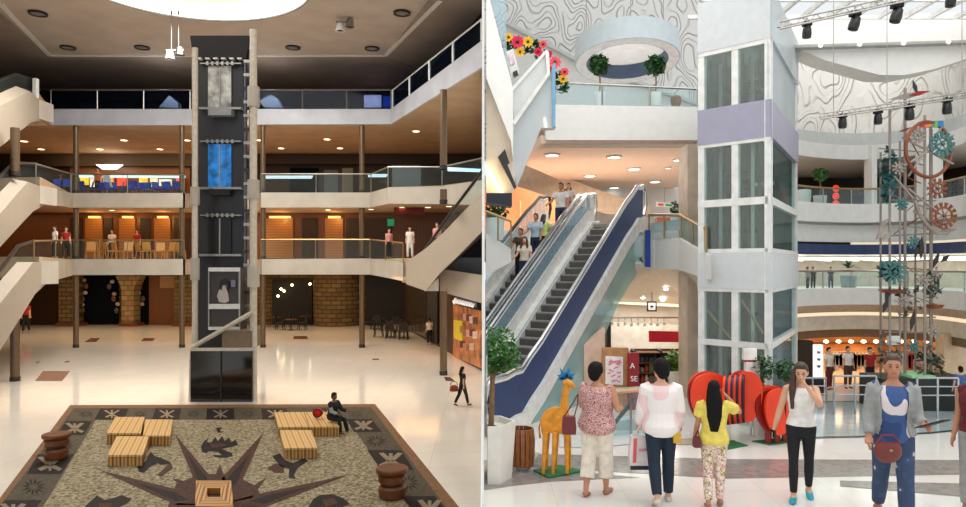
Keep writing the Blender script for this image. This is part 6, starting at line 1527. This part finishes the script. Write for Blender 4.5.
lowrail('low metal barrier left of the metal sculpture', 834, 876, 376, 404, 13.6)
lowrail('low metal barrier beside the white light column', 800, 826, 378, 402, 14.6)
# shops of the ring: light column, garments on racks, mannequins
e = E('light_column', 'white lit vertical sign column at the shop entrance', 'sign', (P(818.5, 0, 15.6).x, 15.6, RZ))
mb = MB(); mb.ex([(815,345),(823,345),(823,378),(815,378)], 15.6, .1); O('lit_face', mb, mat('column_white', (244, 246, 250), .5, emit=1.0), e, smooth=0)
mb = MB(); mb.ex([(814,378),(824,378),(824,395),(814,395)], 15.58, .14); O('base', mb, M['charcoal'], e, smooth=0)
for k, y in enumerate((351, 358, 365)): mb = MB(); mb.ex([(817,y),(821,y+.5),(820,y+3),(817.5,y+2.5)], 15.58, .02); O('grey_mark', mb, M['steel'], e, smooth=0)
pc = [(226,180,150),(190,60,50),(240,220,200),(60,50,52),(214,120,90),(230,200,90),(150,80,70),(236,236,230)]
for r_, (y, d, x0, x1, n) in enumerate(((368, 17.3, 826, 874, 13), (368, 16.6, 888, 940, 12))):
    g = E('garment_rack', 'metal clothes rack in the warm shop, %s of the metal sculpture' % ('left', 'behind and right')[r_], 'clothes rack', (P((x0+x1)/2, 0, d).x, d, RZ), 'clothes racks')
    zt = Zr(352, d); X0, X1 = P(x0, 0, d).x, P(x1, 0, d).x
    mb = MB(); mb.tube([Vector((X0, d, zt)), Vector((X1, d, zt))], .018, 7); O('rail_bar', mb, M['chrome'], g)
    for x in (X0, X1): mb = MB(); mb.tube([Vector((x, d, zt)), Vector((x, d, RZ))], .018, 7); O('post', mb, M['chrome'], g)
    for k in range(n):
        x = lerp(X0+.05, X1-.05, k/(n-1)); h_ = rnd.uniform(.3, .5); p = Vector((x, d, zt-.03)); mb = MB()
        mb.prism([p+Vector(v) for v in ((-.02, 0, 0), (.02, 0, 0), (.09, 0, -.07), (.075, 0, -h_), (-.075, 0, -h_), (-.09, 0, -.07))], (0, .08, 0))
        O('garment', mb, mat('garment_%d' % (k*5 % 8), pc[k*5 % 8], .8), label='garment hung on the %s clothes rack, %s from the left' % (('left', 'right')[r_], ORD[k]), cat='garment', group='garments on the shop racks', smooth=0)
for i, (x, d) in enumerate(((829, 16.3), (848, 16.5), (870, 16.3), (920, 15.5))):
    p = Vector((P(x, 0, d).x, d, RZ)); person('dressed mannequin standing in the warm shop, %s from the left' % ORD[i], p, .98, random.uniform(-.4, .4), stand, simple(('cream', 'white', 'red', 'pink')[i], ('dark_red', 'brown', 'black', 'cream')[i]), .03)
for i in range(10):
    x = 826+i*12.5; p = P(x, 341.5, 17.4); mb = MB(); mb.ell(p, (.06, .06, .04), 10, 6); O('shop_lamp', mb, M['glow_warm'], label='small warm ceiling lamp in the ring shops, %s from the left' % ORD[i], cat='lamp', group='warm lamps of the ring shops')
# balconies of the ring: railings, plants, figures
def ringrail(label, y0, y1, x0, x1, grp, m):
    xs = [x for x in RX if x0 <= x <= x1]; e = E('glass_railing', label, 'railing', rpt(xs[0], rz_(y1), .12), grp); mb = MB()
    for a, b in zip(xs, xs[1:]): mb.prism([rpt(a, rz_(y1), .12), rpt(b, rz_(y1), .12), rpt(b, rz_(y0), .12), rpt(a, rz_(y0), .12)], (0, .02, 0))
    O('glass_panel', mb, M['clear'], e, smooth=0)
    mb = MB(); mb.tube([rpt(x, rz_(y0), .12) for x in xs], .025, 7); O('handrail', mb, m, e)
    for x in xs[::2]: mb = MB(); mb.tube([rpt(x, rz_(y1), .12), rpt(x, rz_(y0), .12)], .015, 6); O('post', mb, M['steel'], e)
ringrail('glass railing with brass handrail on the upper ring gallery', 188.5, 204.5, 797, 996, 'ring gallery railings', M['gold_rail'])
ringrail('glass railing on the lower ring gallery', 271, 288.5, 797, 996, 'ring gallery railings', M['steel'])
b = rpt(824.5, rz_(206), .6); potted('potted_palm', 'small palm in a white pot on the upper ring gallery', b, (.16, .28), .42, (.2, .18, .16), 130, .13, M['leaf'], seed=61)
mb = MB(); p = rpt(809, rz_(206), .6); mb.lathe([(.14, 0), (.17, .2), (.17, .38), (.13, .4)], p, 16); O('white_urn', mb, M['white_pot'], label='white rounded urn on the upper ring gallery next to the lift tower', cat='pot')
e = E('red_lantern', 'stack of red glowing lanterns in the dark upper ring gallery', 'lantern', rpt(841, rz_(206), .9)); 
for k in range(3): mb = MB(); mb.ell(rpt(841, rz_(201-k*8), .9), (.08, .08, .09), 12, 8); O('lantern_globe', mb, mat('red_glow', (230, 50, 24), .5, emit=.9), e)
b = rpt(851, rz_(290), .5); e = potted('potted_plant', 'spiky green plant in a square pale pot on the lower ring gallery', b, (.2, .34), 0, (.28, .26, .3), 16, .035, M['leaf_dark'], palm=True, seed=62, pm=mat('pale_green_pot', (160, 172, 162), .5))
for i, (x, top, w) in enumerate(((802, 'brown', 'leftmost, next to the lift tower'), (814, 'grey', 'second from the left'), (819, 'black', 'third from the left'), (835.5, 'black', 'left of the spiky plant'), (936, 'pink', 'right of the metal sculpture'))):
    person('small person at the lower ring gallery railing, '+w, rpt(x, rz_(290), .75), .56, random.uniform(-.6, .6), stand, simple(top, 'black'), .025)

# ================================================================== PEOPLE of the right hall
RAD = math.radians
pat = patterned('pink_zigzag_knit', [(0, (150, 84, 88)), (.40, (222, 190, 180)), (.47, (176, 96, 100)), (.54, (236, 208, 196)), (.6, (140, 80, 88))], 26, (1, 1, 2.6))
flo = patterned('floral_leggings', [(0, (236, 226, 206)), (.38, (222, 150, 150)), (.46, (240, 230, 214)), (.55, (110, 70, 90)), (.6, (214, 190, 110)), (.68, (236, 226, 210))], 22)
f = GR(597, 494.5)
person('woman in pink patterned sleeveless top and cream cropped trousers seen from behind', f, 1.66, RAD(152), {'legR': (8, 6, 0), 'legL': (-4, 14, 0), 'armR': (-6, 22, 92, 10), 'armL': (14, 10, 70, 20), 'nod': -4, 'turn': -24},
       {'top': (pat, 'none', .80, .03, None), 'bottom': (FB['cream'], .62, .028, None), 'skin': 'tan', 'wide': 1.28, 'hair': 'black', 'bun': True, 'hairvol': 1.12, 'shoe': mat('tan_sandal', (170, 116, 90), .5)}, .010)
def bag(name, label, c, w, h, m, strap_to=None, sm=None, cat='bag', extra=None):
    e = E(name, label, cat, Vector(c)-Vector((0, 0, h/2))); mb = MB(); k = [(-w/2, -h/2), (w/2, -h/2), (w*.54, -h*.1), (w*.46, h/2), (-w*.46, h/2), (-w*.54, -h*.1)]
    mb.prism([Vector(c)+Vector((x, -.045, z)) for x, z in k], (0, .09, 0)); O('pouch', mb, m, e, smooth=0)
    if strap_to is not None:
        for s in (-.4, .4): mb = MB(); mb.tube([Vector(c)+Vector((s*w, 0, h/2-.01)), Vector(c).lerp(Vector(strap_to), .7)+Vector((s*w*.5, 0, 0)), Vector(strap_to)], .008, 6); O('strap', mb, sm or m, e)
    return e
maroon = mat('maroon_leather', (104, 30, 36), .45)
bag('handbag', 'maroon leather handbag hanging between the giraffe and the woman in the patterned top', P(569, 425, f.y-.18), .16, .22, maroon, P(578, 394, f.y-.12))
f = GR(661, 501.5)
_, h = person('person in loose white and pink shirt and dark jeans with a shopping bag', f, 1.73, RAD(176), {'legR': (4, 4, 0), 'legL': (-8, 24, 0), 'armR': (4, 7, 22, 0), 'armL': (8, 7, 22, 0), 'turn': 24, 'nod': 4},
       {'top': (patterned('pink_white_shirt', [(0, (240, 232, 228)), (.5, (238, 206, 206)), (.6, (240, 234, 230))], 2.2, (1, 1, 1)), 'long', .80, .032, None), 'bottom': (FB['dark_jeans'], 1, .008, None), 'skin': 'light', 'wide': 1.12, 'hair': 'black', 'hairvol': 1.13, 'shoe': mat('pale_flat_shoe', (206, 196, 186), .5)}, .010)
c = P(640, 452, f.y+.15)
e = bag('shopping_bag', 'white plastic shopping bag with red stripe and dark bottom beside the person in white', c, .26, .42, mat('white_plastic_bag', (226, 216, 214), .4), P(640, 425, f.y+.1))
mb = MB(); mb.prism([c+Vector((x, -.055, z)) for x, z in ((-.1, -.12), (-.06, -.12), (-.05, .18), (-.09, .18))], (0, .01, 0)); O('red_stripe', mb, mat('bag_red', (220, 96, 92), .5), e, smooth=0)
mb = MB(); mb.prism([c+Vector((x, -.05, z)) for x, z in ((-.13, -.21), (.12, -.21), (.12, -.16), (-.13, -.16))], (0, .1, 0)); O('dark_bottom', mb, M['navy_paint'], e, smooth=0)
mb = MB(); mb.prism([c+Vector((x, -.055, z)) for x, z in ((-.03, .02), (.1, .03), (.1, .06), (-.03, .05))], (0, .01, 0)); O('pink_print', mb, FB['pink'], e, smooth=0)
bag('pouch', 'small mustard yellow pouch at the hip of the person in white', P(676.5, 437, f.y-.08), .09, .13, mat('mustard', (206, 160, 40), .5), P(673, 418, f.y-.06))
f = GR(714, 506)
_, h = person('girl in yellow top and floral leggings with long black hair, hand raised to her head', f, 1.50, RAD(164), {'legR': (5, 5, -1), 'legL': (-3, 8, -1), 'armR': (58, 40, 118, 26), 'armL': (6, 10, 14, 0), 'turn': -8},
       {'top': (FB['yellow'], 'short', .84, .022, None), 'bottom': (flo, .95, .004, None), 'skin': 'tan', 'hair': 'black', 'long': .56, 'shoe': mat('brown_sandal', (150, 108, 84), .5)}, .009)
bag('purse', 'small maroon purse hanging beside the girl in yellow', P(696.5, 442, f.y-.02), .07, .12, maroon, P(698, 430, f.y))
f = GR(801, 500.5)
_, h = person('young woman in white tank top and black trousers walking with a hand at her face', f, 1.70, RAD(-22), {'legR': (4, 2, 0), 'legL': (-10, 12, 1), 'armR': (-6, 16, 6, 0), 'armL': (60, 8, 118, 32), 'turn': -4, 'nod': 12, 'lean': 3, 'hairback': .07},
       {'top': (FB['white'], 'strap', .93, .006, None), 'bottom': (FB['black'], .9, .006, None), 'skin': 'light', 'hair': 'brown', 'long': .5, 'locks': (-1,), 'face': True, 'slim': True, 'shoe': mat('turquoise_shoe', (20, 156, 176), .5), 'shoelab': 'turquoise slip-on shoe', 'wide': .94}, .009)
hr = h['handR']; e = E('phone', 'dark phone held low by the young woman in the white tank top', 'phone', hr); mb = MB(); mb.box(hr.x-.012, hr.x+.012, hr.y-.075, hr.y+.035, hr.z-.04, hr.z+.05); O('case', mb, M['black'], e, smooth=0); mb = MB(); mb.box(hr.x-.014, hr.x-.012, hr.y-.07, hr.y+.03, hr.z-.035, hr.z+.045); O('screen', mb, M['darkglass'], e, smooth=0)
f = GR(893, 527)
_, h = person('woman in open grey cardigan and torn jeans walking with a brown bag and a tablet', f, 1.92, RAD(-24), {'legR': (-14, 18, 1), 'legL': (14, 6, 1), 'armR': (2, 9, 38, 4), 'armL': (2, 8, 84, -6), 'turn': -2},
       {'top': (patterned('blue_white_top', [(0, (46, 70, 120)), (.46, (60, 88, 140)), (.56, (226, 214, 214))], 3.2, (1, 1, .8)), 'none', .86, .012, None), 'vest': (FB['grey'], .92, 'light grey open cardigan'), 'bottom': (patterned('torn_jeans', [(0, (52, 70, 100)), (.6, (60, 80, 112)), (.68, (206, 190, 180))], 7), 1, .012, None), 'skin': 'tan', 'hair': 'grey_brown', 'face': True, 'shoe': FB['black'], 'wide': 1.0}, .010)
hl = h['handL']; e = E('tablet', 'dark brown tablet held out by the woman in the grey cardigan', 'tablet', hl); mb = MB(); k = Vector((.16, -.05, .06)); n = Vector((0, -.14, .04))
mb.prism([hl+Vector((0, 0, .02))+a for a in (-k*.5-n*.5, k-n*.5, k+n*.5, -k*.5+n*.5)], (0, 0, .014)); O('case', mb, mat('brown_case', (92, 62, 52), .5), e, smooth=0)
mb = MB(); mb.prism([hl+Vector((0, 0, .035))+a for a in (-k*.45-n*.42, k*.94-n*.42, k*.94+n*.42, -k*.45+n*.42)], (0, 0, .002)); O('screen', mb, M['darkglass'], e, smooth=0)
c = P(888, 451, f.y-.30); e = E('handbag', 'reddish brown leather handbag held at the hip of the woman in the grey cardigan', 'bag', c-Vector((0, 0, .14)))
mb = MB(); mb.ell(c, (.15, .06, .13), 18, 12); mb.v = [Vector((v.x, v.y, min(v.z, c.z+.09))) for v in mb.v]; O('pouch', mb, mat('red_brown_leather', (112, 44, 38), .45), e)
mb = MB(); mb.tube([c+Vector((-.13, 0, .07)), c+Vector((-.06, 0, .17)), c+Vector((.06, 0, .17)), c+Vector((.13, 0, .07))], .011, 7); O('strap', mb, MATS['red_brown_leather'], e)
mb = MB(); mb.ell(c+Vector((0, -.062, .02)), (.02, .008, .014), 10, 6); O('clasp', mb, M['gold_rail'], e)
f = GR(977, 515); person('person mostly cut off at the right edge with a bare arm', f, 1.75, RAD(-60), {'armR': (0, 6, 12, 0), 'armL': (4, 8, 14, 0)}, simple('dark_red', 'grey', skin='tan') | {'top': (FB['dark_red'], 'none', .92, .01, None)}, .012)
f = Vector((P(960.5, 0, 13.6).x, 13.6, RZ)); person('distant person in blue top and khaki trousers near the right edge', f, .93, RAD(170), stand, simple('blue', 'cream'), .02)
for x, y, hh, top, bot, rz, w in ((893, 398, .62, 'black', 'black', 40, 'just left of the metal sculpture'), (857, 399, .9, 'black', 'black', 100, 'in front of the shop')):
    pass
# on the left escalator
def on_esc(label, x, yfoot, hh, rz, pose, look, vox=.014):
    # stands on the left escalator: find the run position that shows at column x
    best = None
    for k in range(200):
        t = rl_*k/199
        for off in (-1.85, -2.0, -2.15, -2.3, -2.45, -2.55):
            p = ep(t, off, -.02); px = 483+p.x/p.y*F; py = H-(p.z-CZ)/p.y*F; dd = abs(px-x)+abs(py-yfoot)
            if best is None or dd < best[0]: best = (dd, p)
    q = best[1]
    return person(label, q, hh, rz, pose, look, vox)
hold = {'legR': (3, 4, 2), 'legL': (-3, 6, 2), 'armR': (24, 14, 40, 0), 'armL': (10, 10, 30, 0)}
on_esc('man in white shirt and blue jeans at the top of the left escalator', 564, 238, 1.42, RAD(-25), hold, simple('white', 'navy', fem=False, hair='brown', skin='tan'))
on_esc('person in pale pink top behind the man in white on the escalator', 573, 232, 1.1, RAD(-20), hold, simple('pink', 'lightblue', hair='brown', skin='tan'))
on_esc('woman with long brown hair in white at the top of the left escalator', 584, 227, 1.14, RAD(-10), hold, simple('white', 'lightblue', hair='brown', long=.3))
on_esc('person in light blue shirt and jeans midway on the left escalator', 537, 267, 1.3, RAD(-30), hold, simple('lightblue', 'navy', hair='brown', fem=False, skin='tan'))
on_esc('woman in lime green top and black trousers midway on the left escalator', 549, 263, 1.18, RAD(150), hold, simple('lime', 'black', hair='brown', long=.25))
on_esc('person in brown top near the bottom of the visible left escalator', 520, 280, 1.25, RAD(-25), hold, simple('brown', 'black', hair='brown', skin='tan'))
on_esc('woman with long hair and cream top lowest on the left escalator', 526, 290, 1.25, RAD(-15), hold, simple('cream', 'navy', hair='brown', long=.3, locks=(-1, 1)))
WORLD, EXPO = 0.95, 0.0
# lights of the left hall
area('skylight_light', (-15.6, 36.7, CEIL-.35), 12, 4400, (255, 250, 242), (0, 0, 0), 'DISK')
area('front_floor_fill', (-14, 21, CEIL-.2), 14, 1300, (255, 248, 238), (0, 0, 0))  # added fill to brighten the near floor; no skylight opens here
area('gallery_light', (-24, 57, L3B-.05), 34, 800, (255, 216, 172), (0, 0, 0), sy=9)
area('first_gallery_light', (-24, 53, L2B-.05), 34, 300, (255, 206, 150), (0, 0, 0), sy=3)
area('ground_light', (-24, 60, L1B-.05), 38, 1700, (255, 224, 184), (0, 0, 0), sy=14)
area('right_shop_light', (-4.5, 47, L1B-.05), 3, 160, (255, 190, 120), (0, 0, 0), sy=6)
area('food_court_light', P(128, 155, 61.5), 14, 260, (255, 214, 150), (PI/5, 0, 0), sy=2)
# lights of the right hall
area('roof_light', (6, 9, 15), 12, 1050, (255, 252, 248), (0, 0, 0))
area('soffit_light', (3.2, 21, Zr(150, 17)), 4, 160, (255, 244, 232), (0, 0, 0), sy=5)
area('orange_shop_light', (1.6, 21.5, Zr(190, 22)), 1.5, 35, (255, 190, 140), (0, 0, 0), sy=2)
area('landing_light', (4.2, 17.5, Zr(300, 17.5)), 2.5, 70, (255, 244, 230), (0, 0, 0), sy=2)
area('ring_shop_light', (9, 18.3, rz_(341)), 4.5, 80, (255, 196, 130), (0, 0, 0), sy=2)
area('ring_gallery_light', (9.5, 18.5, rz_(258)), 5, 34, (255, 248, 236), (0, 0, 0), sy=2)
# ------------------------------------------------------------------ camera, world
cam = bpy.data.cameras.new('camera'); co = bpy.data.objects.new('camera', cam); C.objects.link(co)
co.location = (0, 0, CZ); co.rotation_euler = (PI/2, 0, 0); cam.sensor_fit = 'HORIZONTAL'; cam.sensor_width = 36; cam.lens = 36*F/966
cam.shift_y = (H-253.5)/966; cam.clip_start = .1; cam.clip_end = 300
sc_ = bpy.context.scene; sc_.camera = co
w = bpy.data.worlds.new('world'); sc_.world = w; w.use_nodes = True
bgn = w.node_tree.nodes['Background']; bgn.inputs[0].default_value = (.93, .97, 1, 1); bgn.inputs[1].default_value = WORLD
vs = sc_.view_settings; vs.view_transform = 'Standard'; vs.look = 'None'; vs.gamma = 1; vs.use_curve_mapping = False; vs.exposure = EXPO
cy = sc_.cycles; cy.use_denoising = True; cy.max_bounces = 6; cy.diffuse_bounces = 3; cy.glossy_bounces = 3; cy.transparent_max_bounces = 12; cy.caustics_reflective = False; cy.caustics_refractive = False; cy.sample_clamp_indirect = 6
